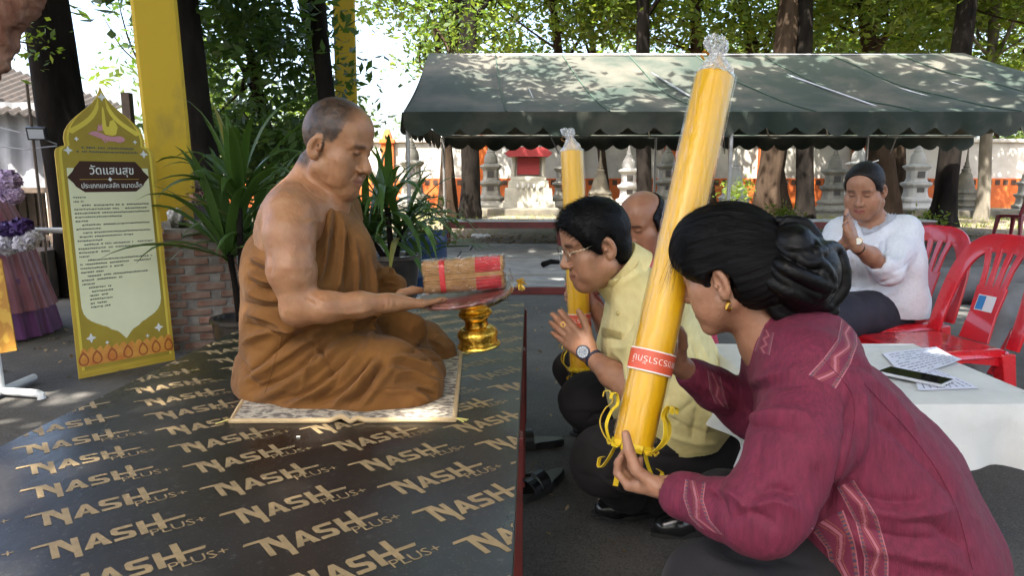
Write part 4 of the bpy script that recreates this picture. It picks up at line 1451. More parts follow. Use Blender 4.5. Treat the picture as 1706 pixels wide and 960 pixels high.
# wood chips / paper scraps on the board
chip_m = mat('pale_chip', (.6, .58, .5), .8)
for k, (u, v) in enumerate(((497, 728), (632, 668))):
    p = WZ(u, v, PLAT_Z + .003)
    b = MB(); b.box(p, (.008, .004, .002), Euler((0, 0, k * 1.3)).to_matrix()); tag(b.build('paper_scrap', chip_m), ['tiny pale scrap in front of the mat', 'tiny pale scrap near the left platform edge', 'tiny pale scrap by the knee of the monk', 'tiny pale scrap on the far left of the board'][k], 'scrap')
wb = WZ(772, 585, PLAT_Z + .008)
b = MB(); b.box(wb, (.035, .02, .012)); tag(b.build('white_tab', chip_m, bevel=.002), 'small white block on the board behind the tray foot', 'block')

# sitting mat
mat_m = mat('mat_weave', (0.16, 0.13, 0.11), .9, col2=(0.50, 0.44, 0.34), vscale=55, detail=2, bump=1.0, bscale=120, ramp=(.42, .56), stretch=(1, 1.6, 1))
mat_b = mat('mat_border', (0.55, 0.40, 0.22), .85, col2=(.48, .34, .18), vscale=30, bump=.4, bscale=200)
ma, mb, mc, md = WZ(386, 706, PLAT_Z), WZ(757, 704, PLAT_Z), WZ(768, 592, PLAT_Z), WZ(452, 592, PLAT_Z)
mt = empty('sitting_mat', (ma + mc) / 2, 'patterned sitting mat with beige piped edge under the monk', 'mat')
mt.location.z = PLAT_Z
def mfn(s, t, z=0.0):
    p = ma.lerp(mb, s).lerp(md.lerp(mc, s), t)
    ed = min(s, 1 - s, t, 1 - t)
    wv = .010 * math.exp(-((s - .49) / .03) ** 2) * math.exp(-(t / .06) ** 2) + .006 * math.exp(-((s - .57) / .02) ** 2) * math.exp(-(t / .05) ** 2) - .004 * math.exp(-((s - .53) / .015) ** 2) * math.exp(-(t / .05) ** 2)
    return Vector((p.x, p.y, PLAT_Z + .010 + wv + .0015 * math.sin(s * 40) * math.sin(t * 30)))
b = MB(); b.grid(mfn, 80, 40); b.build('mat_face', mat_m, mt, smooth=True)
b = MB(); b.grid(lambda s, t: mfn(s, t) - Vector((0, 0, .007)), 40, 20); b.build('mat_back', mat_b, mt)
loop = [mfn(s / 60, 0) for s in range(61)] + [mfn(1, t / 30) for t in range(1, 31)] + [mfn(1 - s / 60, 1) for s in range(1, 61)] + [mfn(0, 1 - t / 30) for t in range(1, 31)]
b = MB(); b.tube([p + Vector((0, -.002, -.0035)) for p in loop], .0062, 8); b.build('piping', mat_b, mt, smooth=True)
tas = mat('tassel', (.55, .48, .14), .8)
for p, d in ((mfn(0, 0), (-1, -.2)), (mfn(1, 0), (1, -.1)), (mfn(1, 1), (1, .3))):
    b = MB()
    for k in range(7):
        a = random.uniform(-.5, .5)
        b.tube([p, p + Vector((d[0] * .012 + a * .006, d[1] * .012 + a * .01, -.002)), p + Vector((d[0] * .026 + a * .012, d[1] * .026 + a * .022, -.006))], .0012, 4)
    b.build('tassel', tas, mt)

# ---------------------------------------------------------------- offering tray with incense
gold_m = mat('gold_bowl', (0.80, 0.50, 0.09), 0.22, metal=1.0, col2=(.55, .30, .04), vscale=40, bump=.3, bscale=60)
gold_r = mat('gold_relief', (0.80, 0.52, 0.08), 0.28, metal=1.0, col2=(.45, .24, .03), vscale=70, bump=1.0, bscale=85, detail=2, ramp=(.42, .6))
gold_r.node_tree.nodes['Principled BSDF'].inputs['Metallic'].default_value = .95
YT = 1.84
tray_c = W(772, 497, YT)
tr_ = empty('pedestal_tray', tray_c, 'gold pedestal offering tray with a wrapped red-brown plate', 'tray')
tax = (W(776, 492, YT) - W(799, 580, YT - .005))
tax = Vector((-.10, -.06, 1.0)).normalized()
RT = tax.to_track_quat('Z', 'Y').to_matrix()
sc_ = YT / FPX
def tl(prof): return [(r * sc_, z * sc_) for r, z in prof]
foot = W(798, 577, YT)
hgt = 84 * sc_
b = MB(); b.lathe(tl([(36, 0), (37, 2), (36, 5), (33, 7), (32, 14), (35, 22), (33, 28), (26, 34)]), foot, 40, RT); b.build('embossed_foot', gold_r, tr_, smooth=True)
b = MB(); b.lathe(tl([(26, 33.5), (20, 36), (19, 44), (21, 50), (24, 52), (24, 55)]), foot, 40, RT); b.build('stem', gold_m, tr_, smooth=True)
b = MB(); b.lathe(tl([(24, 54), (28, 56), (29, 59), (27, 62), (24, 64), (25, 66), (24, 68)]), foot, 40, RT); b.build('beaded_collar', gold_r, tr_, smooth=True)
b = MB(); b.lathe(tl([(23, 67.5), (30, 70), (45, 75), (58, 82), (64, 88), (62, 88), (40, 79), (2, 76)]), foot, 48, RT); b.build('bowl', gold_m, tr_, smooth=True)
platem = mat('wrapped_plate', (0.16, 0.035, 0.025), 0.30, col2=(0.24, 0.07, 0.05), vscale=14, bump=.5, bscale=50, coat=.15)
pc_ = W(773, 492, YT)
RP = Vector((-.145, -.10, 1.0)).normalized().to_track_quat('Z', 'Y').to_matrix()
b = MB(); b.lathe(tl([(2, -3), (70, -2.5), (79, -1), (81, 2), (80, 4.5), (76, 4.0), (2, 2.0)]), pc_, 48, RP); b.build('plate', platem, tr_, smooth=True)
b = MB(); n = 56
b.lathe([(r * sc_ * 1.0, z * sc_) for r, z in ((82.5, -3), (84, 1), (83, 6), (72, 6.5))], pc_, n, RP, cap=False)
film_m = glass_film('cellophane', (1, 1, 1), .22, .07, 55, 1.0)
fo = b.build('film_rim', film_m, tr_, smooth=False)
RX = np.random.default_rng(5)
for vv in fo.data.vertices: vv.co += Vector(RX.normal(size=3) * .0022)
# incense bundle
ib_c = W(774, 457, YT - .005)
inc = empty('incense_bundle', ib_c, 'bundle of brown incense sticks with red tips wrapped in clear film', 'incense')
idir = (W(840, 452, YT) - W(708, 462, YT)).normalized()
stick_m = mat('incense_stick', (0.40, 0.22, 0.085), .8, col2=(.30, .155, .055), vscale=60)
redtip = mat('incense_red', (0.52, 0.02, 0.03), .6, col2=(.40, .012, .02), vscale=60)
band_r = mat('red_ribbon', (.55, .02, .025), .45)
iz = idir.cross(Vector((0, 1, 0))).normalized(); iz = iz if iz.z > 0 else -iz
iy = iz.cross(idir)
hw, hh = 27 * sc_, 26.5 * sc_
def sup(a, k=1.0):
    c, s = math.cos(a), math.sin(a)
    p_ = .55
    return iy * (math.copysign(abs(c) ** p_, c) * hw * k) + iz * (math.copysign(abs(s) ** p_, s) * hh * k)
half = 66 * sc_
for nm, x0, x1, m_ in (('sticks', -1.0, 0.30, stick_m), ('red_sticks', 0.30, .93, redtip), ('stick_ends', .93, 1.0, stick_m)):
    b = MB()
    for ringk, cnt in ((.96, 74), (.82, 60), (.62, 44), (.4, 28), (.18, 12)):
        for k in range(cnt):
            a = 2 * math.pi * (k + random.random() * .4) / cnt
            o_ = sup(a, ringk)
            e0 = half * (x0 - (.02 * random.random() if x0 == -1 else 0)); e1 = half * x1
            if ringk < .9 and nm == 'red_sticks': continue
            if ringk < .9 and nm == 'sticks' and ringk > .3 and k % 2: continue
            b.tube([ib_c + idir * e0 + o_, ib_c + idir * e1 + o_], .00185, 5)
    o = b.build(nm, m_, inc); o['kind'] = 'stuff'
b = MB(); b.grid(lambda s, t: ib_c + idir * (half * (-.97 + 1.94 * t)) + sup(2 * math.pi * s, .93), 48, 2, close_u=True); b.build('stick_core', stick_m, inc)
def bandloop(x0, x1, k, name, m_, solid=.0):
    b = MB(); b.grid(lambda s, t: ib_c + idir * (half * (x0 + (x1 - x0) * t)) + sup(2 * math.pi * s, k), 60, 4, close_u=True); return b.build(name, m_, inc, smooth=True)
bandloop(-.60, -.46, 1.035, 'red_band', band_r)
# clear wrapping around the bundle
b = MB(); b.grid(lambda s, t: ib_c + idir * (half * (-1.03 + 2.06 * t)) + sup(2 * math.pi * s, 1.08 + .03 * math.sin(s * 31 + t * 11) + .02 * math.sin(s * 77)), 90, 30, close_u=True)
wf = b.build('clear_wrapping', film_m, inc, smooth=False)
for vv in wf.data.vertices: vv.co += Vector(RX.normal(size=3) * .0012)
for x_ in (-1.03, 1.03):
    b = MB(); b.grid(lambda s, t: ib_c + idir * (half * (x_ + .02 * math.sin(s * 40) * (1 - t))) + sup(2 * math.pi * s, 1.08 * (1 - t * .98)), 40, 6, close_u=True); b.build('wrapping_end', film_m, inc, smooth=False)
# gold tuft and film tail at the right end
tf = W(866, 472, YT + .03)
b = MB()
for k in range(46):
    d = Vector(RX.normal(size=3)); d.normalize()
    b.tube([tf, tf + d * .009, tf + d * .018 + Vector((.004, 0, -.003))], [.0014, .0014, .0005], 4)
o = b.build('gold_tuft', mat('gold_tinsel', (.75, .45, .05), .35, metal=.6), inc)
b = MB(); b.grid(lambda s, t: W(842 + 14 * s, 482 - 30 * t + 6 * math.sin(s * 9), YT + .02 * math.sin(t * 7 + s * 5)), 8, 10); b.build('film_tail', film_m, inc)

# ---------------------------------------------------------------- the two tall candles
wax = mat('yellow_wax', (0.74, 0.43, 0.006), 0.38, col2=(0.64, 0.34, 0.004), vscale=5, sss=.15, bump=.25, bscale=45, coat=.25, coat_rough=.2, stretch=(2, 2, .25))
ribbon_m = mat('yellow_ribbon', (0.80, 0.58, 0.02), .45, col2=(.72, .48, .015), vscale=30)
label_m = mat('candle_label', (0.66, 0.075, 0.025), .45, col2=(.55, .10, .05), vscale=8)
white_p = mat('white_print', (.78, .70, .62), .6)
candle_film = glass_film('candle_film', (1, .99, .95), .075, .08, 1.0, 1.0, 0, (75, 75, 5))
wrap_top = glass_film('crumpled_film', (.97, .97, .98), .42, .12, 70, 1.0, .28)


def tall_candle(B, T_, r0, label, lt, group):
    axis = (T_ - B); Lc = axis.length; axis.normalize()
    t = empty('tall_candle', B, label, 'candle', group)
    pass
    xx = axis.cross(Vector((0, -1, 0))).normalized()
    yy = axis.cross(xx)
    R = Matrix((xx, yy, axis)).transposed()
    if (R @ Vector((0, 1, 0))).y > 0: R = Matrix((-xx, -yy, axis)).transposed()
    b = MB(); b.lathe([(.002, -.004), (r0 * .8, -.002), (r0 * .98, .004), (r0, .03), (r0, Lc - .006), (r0 * .97, Lc), (.002, Lc + .003)], B, 40, R, cap=False); b.build('candle_body', wax, t, smooth=True)
    fold_ = lambda s, q: .0011 * math.sin(2 * math.pi * 9 * s + 1.5 * math.sin(q * 7)) + .0008 * math.sin(2 * math.pi * 17 * s + q * 9)
    b = MB(); b.grid(lambda s, q: B + R @ Vector(((r0 + .0026 + fold_(s, q)) * math.cos(2 * math.pi * s), (r0 + .0026 + fold_(s, q)) * math.sin(2 * math.pi * s), .02 + q * (Lc - .015))), 150, 20, close_u=True)
    o = b.build('clear_sleeve', candle_film, t, smooth=True)
    # gathered film at the top
    def cone(s, q):
        rr = r0 * (1.0 * (1 - q / .62) + .26 * q / .62) if q < .62 else r0 * (.26 + .36 * math.sin((q - .62) / .38 * 2.4))
        rr *= 1 + .10 * math.sin(s * 44 + q * 6) * min(1, q * 3 + .2)
        z = Lc + r0 * 2.05 * q
        lean = r0 * .55 * max(0, q - .3)
        return B + R @ Vector((rr * math.cos(2 * math.pi * s) + lean, rr * math.sin(2 * math.pi * s), z))
    b = MB(); b.grid(cone, 56, 16, close_u=True); o = b.build('gathered_film', wrap_top, t, smooth=False)
    for vv in o.data.vertices: vv.co += Vector(RX.normal(size=3) * r0 * .035)
    b = MB(); b.lathe([(r0 * .85, Lc), (r0 * .45, Lc + r0 * .6), (r0 * .16, Lc + r0 * 1.0), (r0 * .12, Lc + r0 * 1.3), (.001, Lc + r0 * 1.4)], B, 14, R); b.build('candle_tip', wax, t, smooth=True)
    b = MB(); sweep(b, [B + R @ Vector(p) for p in ((r0 * .4, -r0 * .3, Lc + r0 * 1.2), (r0 * .8, -r0 * .4, Lc + r0 * 1.45), (r0 * .9, -r0 * .35, Lc + r0 * 1.15), (r0 * .65, -r0 * .4, Lc + r0 * .95))], R @ Vector((0, 1, 0)), r0 * .2, .0008); b.build('orange_tie', mat('orange_tie', (.7, .3, .03), .5), t)
    # red label with pale edges and lettering
    z0, z1 = Lc * lt[0], Lc * lt[1]
    rl_ = r0 + .0050
    def strip_(za, zb, rr, name, m_):
        b = MB(); b.grid(lambda s, q: B + R @ Vector((rr * math.cos(2 * math.pi * s), rr * math.sin(2 * math.pi * s), za + (zb - za) * q)), 48, 3, close_u=True); return b.build(name, m_, t, smooth=True)
    lb = strip_(z0, z1, rl_, 'paper_label', label_m)
    for za, zb in ((z0 - .0015, z0 + .001), (z1 - .001, z1 + .0015)):
        b = MB(); b.grid(lambda s, q: B + R @ Vector(((rl_ + .0004) * math.cos(2 * math.pi * s), (rl_ + .0004) * math.sin(2 * math.pi * s), za + (zb - za) * q)), 48, 2, close_u=True); b.build('label_edge', white_p, lb, smooth=True)
    tm = text_mesh('เพชรวรารักษ์', (z1 - z0) * .52, -.0002, 'CENTER', 1.0, 'label_lettering')
    for vv in tm.vertices:
        a = -vv.co.x / rl_ + math.pi / 2
        zz = (z0 + z1) / 2 - vv.co.y + (z1 - z0) * .18
        vv.co = B + R @ Vector(((rl_ + .0007) * math.cos(a), (rl_ + .0007) * math.sin(a), zz))
    tm.materials.append(white_p)
    child_world(link('label_lettering', tm), lb)
    # pleated collar and curled ribbons at the foot
    b = MB()
    for k in range(12):
        a = 2 * math.pi * k / 12
        c, s = math.cos(a), math.sin(a)
        sweep(b, [B + R @ Vector((c * r0 * q, s * r0 * q, z)) for q, z in ((1.03, .012), (1.06, .004), (1.22, -.002), (1.35, .006))], R @ Vector((-s, c, 0)), [r0 * .5, r0 * .5, r0 * .42, r0 * .12], .0008)
    b.build('foot_collar', ribbon_m, t)
    for k, (a, up, out, cl) in enumerate(((3.5, 1, 1.0, 1), (4.55, 1, .35, 1), (5.9, 1, .8, -1), (.3, 1, .6, 1), (2.2, 1, .7, 1), (3.7, -1, 1.15, -1), (4.4, -1, .25, 0), (4.9, -1, .2, 1), (5.5, -1, .5, 0))):
        c, s = math.cos(a), math.sin(a)
        rad = lambda q, z: B + R @ Vector((c * q, s * q, z))
        if up > 0:
            path = [rad(r0 * 1.05, .004), rad(r0 * (1.15 + .35 * out), .008), rad(r0 * (1.25 + .75 * out), .032), rad(r0 * (1.15 + .75 * out), .058), rad(r0 * (1.05 + .5 * out), .074), rad(r0 * (1.1 + .72 * out), .092), rad(r0 * (1.2 + .95 * out), .090), rad(r0 * (1.2 + .98 * out), .080)]
        else:
            path = [rad(r0 * .95, .0), rad(r0 * (.95 + .2 * out), -.016), rad(r0 * (.95 + .55 * out), -.034), rad(r0 * (1.0 + .95 * out), -.050), rad(r0 * (1.05 + 1.25 * out), -.050), rad(r0 * (1.05 + 1.3 * out), -.036), rad(r0 * (1.0 + 1.0 * out), -.030)]
            if k == 7: path = [rad(r0 * .9, .002), rad(r0 * .95, -.03), rad(r0 * .98, -.058), rad(r0 * .96, -.078)]
        cp = [Vector(tuple(p)) for p in curve_pts(path, 30)]
        b = MB(); sweep(b, cp, R @ Vector((-s, c, 0)), .0105, .0009); b.build('curled_ribbon', ribbon_m, t, smooth=True)
    return t


CB, CT = W(1053, 748, 1.24), W(1191, 128, 1.42)
FCB, FCT = W(968, 616, 2.46), W(953, 252, 2.52)
tall_candle(CB, CT, .0372, 'tall yellow candle with red label held slanting by the maroon jacket', (.198, .250), 'tall yellow ceremonial candles')
tall_candle(FCB, FCT, .0385, 'tall yellow candle standing behind the pressed palms, farther away', (.20, .262), 'tall yellow ceremonial candles')

# ---------------------------------------------------------------- table with white cloth
TZ = .60
tA = WZ(1500, 567, TZ); tB = WZ(1706, 645, TZ); tC = WZ(1200, 578, TZ)
tx0, tx1, ty0, ty1 = tC.x - .02, (tA.x + tB.x) / 2, 1.52, (tA.y + tC.y) / 2
cloth_m = mat('white_cloth', (0.62, 0.63, 0.62), .85, col2=(.54, .55, .54), vscale=5, bump=.5, bscale=420, bump2=.55, b2scale=6)
tb_ = empty('side_table', ((tx0 + tx1) / 2, (ty0 + ty1) / 2, 0), 'low table beside the kneeling woman, under a white cloth', 'table')
b = MB(); b.box(((tx0 + tx1) / 2, (ty0 + ty1) / 2, TZ - .016), (tx1 - tx0 - .02, ty1 - ty0 - .02, .022)); b.build('tabletop', plyedge, tb_)
for x in (tx0 + .12, tx1 - .16):
    for y in (ty0 + .12, ty1 - .08):
        b = MB(); b.tube([(x, y, 0), (x, y, TZ - .03)], .014, 8); b.build('leg', steel, tb_, smooth=True)
ctl = empty('tablecloth', ((tx0 + tx1) / 2, (ty0 + ty1) / 2, TZ), 'plain white cloth hanging over the low side table', 'tablecloth')
NU, NV = 70, 70
hang = .17
def cloth(s, t):
    w_, d_ = tx1 - tx0, ty1 - ty0
    a = -hang + s * (w_ + 2 * hang); c = -hang + t * (d_ + 2 * hang)
    ox = max(0, -a) + max(0, a - w_); oy = max(0, -c) + max(0, c - d_)
    x = tx0 + min(max(a, 0), w_); y = ty0 + min(max(c, 0), d_)
    dn = max(ox, oy) if (ox == 0 or oy == 0) else math.hypot(ox, oy) * .95
    fl_ = .012 + .016 * math.sin(a * 26) * math.sin(c * 22 + 1) if dn > 0 else 0
    k = min(1, dn / .05)
    sx_ = -1 if a < 0 else (1 if a > w_ else 0); sy_ = -1 if c < 0 else (1 if c > d_ else 0)
    ph_c = a if sy_ else c
    out = k * (.014 + .030 * dn / hang * (1 + math.sin(ph_c * 21 + 1.2 * math.sin(ph_c * 5))) + .010 * math.sin(ph_c * 47) * dn / hang)
    dn *= 1 + .10 * math.sin(ph_c * 9 + .6)
    z = TZ - .002 - max(0, dn - .012) + .0018 * math.sin(a * 17 + c * 6) * math.sin(c * 21) * (1 if dn == 0 else 0)
    if dn == 0:
        e_ = min(a, w_ - a, c, d_ - c)
        z -= .004 * math.exp(-e_ / .01) if e_ >= 0 else 0
    return Vector((x + sx_ * out, y + sy_ * out, z))
b = MB(); b.grid(cloth, NU, NV); o = b.build('cloth', cloth_m, ctl, smooth=True)
# sheets of paper and phone
paper_m = mat('paper', (.66, .68, .80), .7)
ink_m = mat('ink', (.10, .11, .20), .8)
def sheet(corners, z, label, lines, curl=.0):
    P = [WZ(u, v, z) for u, v in corners]
    t = empty('paper_sheet', sum(P, Vector()) / 4, label, 'paper', 'printed sheets on the white cloth')
    fn = lambda s, q: P[0].lerp(P[1], s).lerp(P[3].lerp(P[2], s), q) + Vector((0, 0, .0015 + curl * (s * q) ** 2 + .001 * math.sin(s * 5)))
    b = MB(); b.grid(fn, 12, 12); b.build('sheet', paper_m, t, smooth=True)
    b = MB()
    for i in range(lines):
        q = .1 + .8 * i / max(1, lines - 1); s = .08
        while s < .9:
            l_ = random.uniform(.03, .12)
            if random.random() < .88:
                a0, a1 = fn(s, q), fn(min(s + l_, .93), q); a2, a3 = fn(min(s + l_, .93), q + .022), fn(s, q + .022)
                b.add([p + Vector((0, 0, .0008)) for p in (a0, a1, a2, a3)], [(0, 1, 2, 3)])
            s += l_ + .02
    b.build('print', ink_m, t)
sheet([(1470, 590), (1560, 578), (1602, 606), (1508, 632)], TZ, 'creased sheet of printed text on the cloth, upper one', 9, .012)
sheet([(1530, 652), (1520, 622), (1560, 616), (1632, 648)], TZ + .0005, 'sheet of printed text under the phone', 8)
ph = [WZ(u, v, TZ + .006) for u, v in ((1500, 640), (1484, 608), (1500, 606), (1556, 632))]
pc0 = WZ(1524, 628, TZ + .008)
t = empty('smartphone', pc0, 'black smartphone with clear case lying on the papers', 'phone')
PR = Euler((0, 0, math.radians(128))).to_matrix()
b = MB(); b.box(pc0, (.155, .074, .008), PR); b.build('case', mat('clear_case', (.45, .46, .48), .2), t, bevel=.0035)
b = MB(); b.box(pc0 + Vector((0, 0, .0046)), (.147, .067, .0016), PR); b.build('screen', mat('phone_glass', (.008, .009, .011), .06), t, bevel=.0004)
b = MB()
for k in (-1, 0, 1): b.tube([pc0 + PR @ Vector((-.079, k * .016, 0)), pc0 + PR @ Vector((-.0775, k * .016, 0))], .002, 8)
b.build('sockets', blackm, t)

# ---------------------------------------------------------------- red plastic chairs
def plastic_chair(loc, rz, m_, label, sticker=False, s=1.0, group='red plastic chairs'):
    """built facing local -Y, then turned by rz"""
    t = empty('plastic_chair', loc, label, 'chair', group)
    Rz = Euler((0, 0, rz)).to_matrix()
    G = lambda x, y, z: Vector(loc) + Rz @ (Vector((x, y, z)) * s)
    SZ = .43
    def seat(u, v):
        x = -.215 + .43 * u; y = -.21 + .42 * v
        x *= 1 - .10 * v
        edge = max(abs(u - .5) * 2, abs(v - .5) * 2)
        z = SZ - .012 * (1 - edge ** 2) - .030 * smooth01((edge - .88) / .12) - (.010 * (1 - v) ** 6)
        return G(x, y, z)
    b = MB(); b.grid(seat, 26, 26); b.build('seat', m_, t, smooth=True, solid=.005)
    def path_back(a):
        """outer arch, a 0..1 from right foot over the top to the left foot"""
        th = math.pi * a
        x = .205 * math.copysign(abs(math.cos(th)) ** .55, math.cos(th)); z = SZ - .005 + .40 * abs(math.sin(th)) ** .62
        y = .195 + .12 * ((z - SZ) / .4) - .035 * (abs(x) / .2) ** 2 * 0
        return G(x, y + .02 * (1 - (x / .21) ** 2), z)
    pts = [path_back(k / 36) for k in range(37)]
    sides = []
    ctr_ = G(0, .26, SZ + .12)
    for p in pts: sides.append((p - ctr_))
    b = MB(); sweep(b, pts, sides, [.062 + .02 * math.sin(math.pi * k / 36) for k in range(37)], .014); b.build('back_arch', m_, t, smooth=True, bevel=.004)
    def bk(x, z): return G(x, .195 + .12 * ((z - SZ) / .4) + .018 * (1 - (x / .21) ** 2), z)
    b = MB(); sweep(b, [bk(0, SZ - .01), bk(0, SZ + .10), bk(0, SZ + .215)], Rz @ Vector((1, 0, 0)), [.15, .135, .15], .010); sp = b.build('back_splat', m_, t, bevel=.003)
    for k in (-1.5, -.5, .5, 1.5):
        b = MB(); sweep(b, [bk(k * .035, SZ + .205), bk(k * .042, SZ + .29), bk(k * .055, SZ + .372)], Rz @ Vector((1, 0, 0)), [.026, .022, .030], .010); b.build('back_slat', m_, t, bevel=.003)
    for sx in (-1, 1):
        for sy in (-1, 1):
            x0, y0 = sx * .190 * (1 if sy < 0 else .9), sy * .185
            x1_, y1_ = sx * (.225 if sy < 0 else .215), sy * .235
            b = MB()
            top = [G(x0 + dx * .032, y0 + dy * .032, SZ - .02) for dx, dy in ((-1, -1), (1, -1), (1, 1), (-1, 1))]
            bot = [G(x1_ + dx * .016, y1_ + dy * .016, .001) for dx, dy in ((-1, -1), (1, -1), (1, 1), (-1, 1))]
            b.add(bot + top, [(3, 2, 1, 0), (4, 5, 6, 7), (0, 1, 5, 4), (1, 2, 6, 5), (2, 3, 7, 6), (3, 0, 4, 7)])
            b.build('leg', m_, t, bevel=.006)
    for a_, c_ in (((-.2, -.2), (.2, -.2)), ((-.2, -.2), (-.18, .2)), ((.2, -.2), (.18, .2)), ((-.18, .2), (.18, .2))):
        b = MB(); sweep(b, [G(a_[0], a_[1], SZ - .045), G((a_[0] + c_[0]) / 2, (a_[1] + c_[1]) / 2, SZ - .030), G(c_[0], c_[1], SZ - .045)], (0, 0, 1), [.06, .035, .06], .006); b.build('apron', m_, t)
    if sticker:
        p = bk(0, SZ + .145); n_ = Rz @ Vector((0, -1, .3))
        n_.normalize(); xs = Rz @ Vector((1, 0, 0)); zs = n_.cross(xs)
        q = p + n_ * .0075
        for nm, x0, x1, m2 in (('sticker', -.045, .045, mat('sticker_white', (.7, .7, .72), .4)), ('sticker_blue', -.042, -.004, mat('sticker_blue', (.03, .20, .48), .4))):
            b = MB(); off = n_ * (.0004 if nm == 'sticker' else .001)
            hz = .034 if nm == 'sticker' else .030
            b.add([q + off + xs * x0 - zs * hz, q + off + xs * x1 - zs * hz, q + off + xs * x1 + zs * hz, q + off + xs * x0 + zs * hz], [(0, 1, 2, 3)]); st_ = b.build(nm, m2, sp)
    return t


def smooth01(x):
    x = min(1, max(0, x)); return x * x * (3 - 2 * x)


red_pl = mat('red_plastic', (0.62, 0.012, 0.022), .22, col2=(.52, .010, .018), vscale=5, coat=.8, coat_rough=.06, bump=.12, bscale=14, rough2=.4, detail=6)
maroon_pl = mat('maroon_plastic', (0.20, 0.012, 0.03), .35)
plastic_chair((1.735, 2.86, 0), math.radians(-80), red_pl, 'empty glossy red plastic chair with a blue and white sticker', True)
wcx = W(1466, 535, 3.36)
plastic_chair((wcx.x, 3.36, 0), math.radians(-70), red_pl, 'red plastic chair that the woman in white sits on', False, 1.0)
mcx = WZ(1690, 398, 0.03)
plastic_chair((mcx.x, mcx.y, 0.03), math.radians(-160), maroon_pl, 'far maroon plastic chair on the verge at the right edge', False, 1.0, 'red plastic chairs')
plastic_chair((3.0, 3.72, 0), math.radians(-70), red_pl, 'red plastic chair under the person in grey', False, 1.0)

# ---------------------------------------------------------------- sandals left under the platform edge
def sandal(heel, toe, label):
    heel, toe = Vector(heel), Vector(toe); d = toe - heel; L_ = d.length; d.normalize(); s_ = Vector((-d.y, d.x, 0))
    t = empty('sandal', heel, label, 'sandal', 'black sandals beside the platform')
    out = []
    for k in range(28):
        a = 2 * math.pi * k / 28
        x = math.cos(a); w = .046 if x > 0 else .036
        out.append(heel + d * (L_ * .5 * (1 + x)) + s_ * w * math.sin(a))
    def solid(z0, z1, k, nm, m_):
        c_ = heel + d * L_ * .5
        b = MB(); A_ = [c_ + (p - c_) * k + Vector((0, 0, z0)) for p in out]; B_ = [c_ + (p - c_) * k + Vector((0, 0, z1)) for p in out]; n = len(out)
        b.add(A_ + B_, [tuple(range(n - 1, -1, -1)), tuple(range(n, 2 * n))] + [(i, (i + 1) % n, n + (i + 1) % n, n + i) for i in range(n)]); return b.build(nm, m_, t, bevel=.003)
    solid(.001, .026, 1.0, 'sole', sole_m0); solid(.0262, .032, .95, 'footbed', blackm)
    for f_, hgt_, w_ in ((.62, .062, .05), (.80, .050, .04)):
        c_ = heel + d * L_ * f_
        arc = [c_ + s_ * .046 * math.cos(math.pi * k / 10) + Vector((0, 0, .028 + hgt_ * math.sin(math.pi * k / 10) * .8)) for k in range(11)]
        b = MB(); sweep(b, arc, d, w_, .004); b.build('strap', blackm, t)
    return t
sole_m0 = mat('sandal_sole', (.012, .012, .012), .6)
p1, p2, p3 = WZ(940, 742, 0), WZ(878, 752, 0), WZ(905, 815, 0)
sandal(p1, p2 + Vector((-.1, .02, 0)), 'black sandal half under the platform, farther one')
sandal(WZ(938, 792, 0), WZ(888, 836, 0) + Vector((-.05, -.02, 0)), 'black strappy sandal beside the platform, nearer one')

# ---------------------------------------------------------------- gold sign board
BL, BR = WZ(132, 632, 0.004), WZ(292, 600, 0.004)
TLp = W(90, 240, BL.y + .16)
ex = BR - BL; ey = TLp - BL
en = ex.cross(ey).normalized()
if en.y > 0: en = -en
def sgn(u, v, off=0.0): return BL + ex * u + ey * v + en * off
sg = empty('sign_board', (BL + BR) / 2, 'tall arched gold sign board with Thai lettering and lotus border', 'sign')
def flat(poly, off, thick, name, m_, parent=sg):
    n = len(poly)
    b = MB()
    b.add([sgn(u, v, off - thick) for u, v in poly] + [sgn(u, v, off) for u, v in poly], [tuple(range(n)), tuple(range(2 * n - 1, n - 1, -1))] + [((i + 1) % n, i, n + i, n + (i + 1) % n) for i in range(n)])
    me = b.mesh(name); bm = bmesh.new(); bm.from_mesh(me); bmesh.ops.recalc_face_normals(bm, faces=bm.faces[:]); bm.to_mesh(me); bm.free()
    return child_world(link(name, me, m_), parent)
sg_gold = mat('sign_gold', (0.64, 0.43, 0.06), .65, spec=.25, col2=(0.50, 0.34, 0.04), vscale=2.5)
sg_yel = mat('sign_yellow', (0.76, 0.60, 0.08), .65, spec=.25, col2=(.66, .52, .07), vscale=3)
sg_cream = mat('sign_cream', (0.80, 0.79, 0.52), .65, spec=.25, col2=(.75, .75, .48), vscale=3)
sg_brown = mat('sign_brown', (0.055, 0.022, 0.012), .65, spec=.25)
sg_olive = mat('sign_olive', (0.33, 0.235, 0.03), .65, spec=.25, col2=(.42, .31, .04), vscale=3)
sg_orange = mat('sign_orange', (0.62, 0.20, 0.03), .4, col2=(.72, .36, .06), vscale=14)
sg_dorange = mat('sign_dark_orange', (0.36, 0.09, 0.02), .4)
sg_white = mat('sign_white', (.72, .72, .66), .4)
sg_pink = mat('sign_pink', (.55, .22, .25), .4)
def bez(p0, p1, p2, p3, n=10):
    return [((1 - t) ** 3 * p0[0] + 3 * (1 - t) ** 2 * t * p1[0] + 3 * (1 - t) * t * t * p2[0] + t ** 3 * p3[0], (1 - t) ** 3 * p0[1] + 3 * (1 - t) ** 2 * t * p1[1] + 3 * (1 - t) * t * t * p2[1] + t ** 3 * p3[1]) for t in [k / n for k in range(n)]]
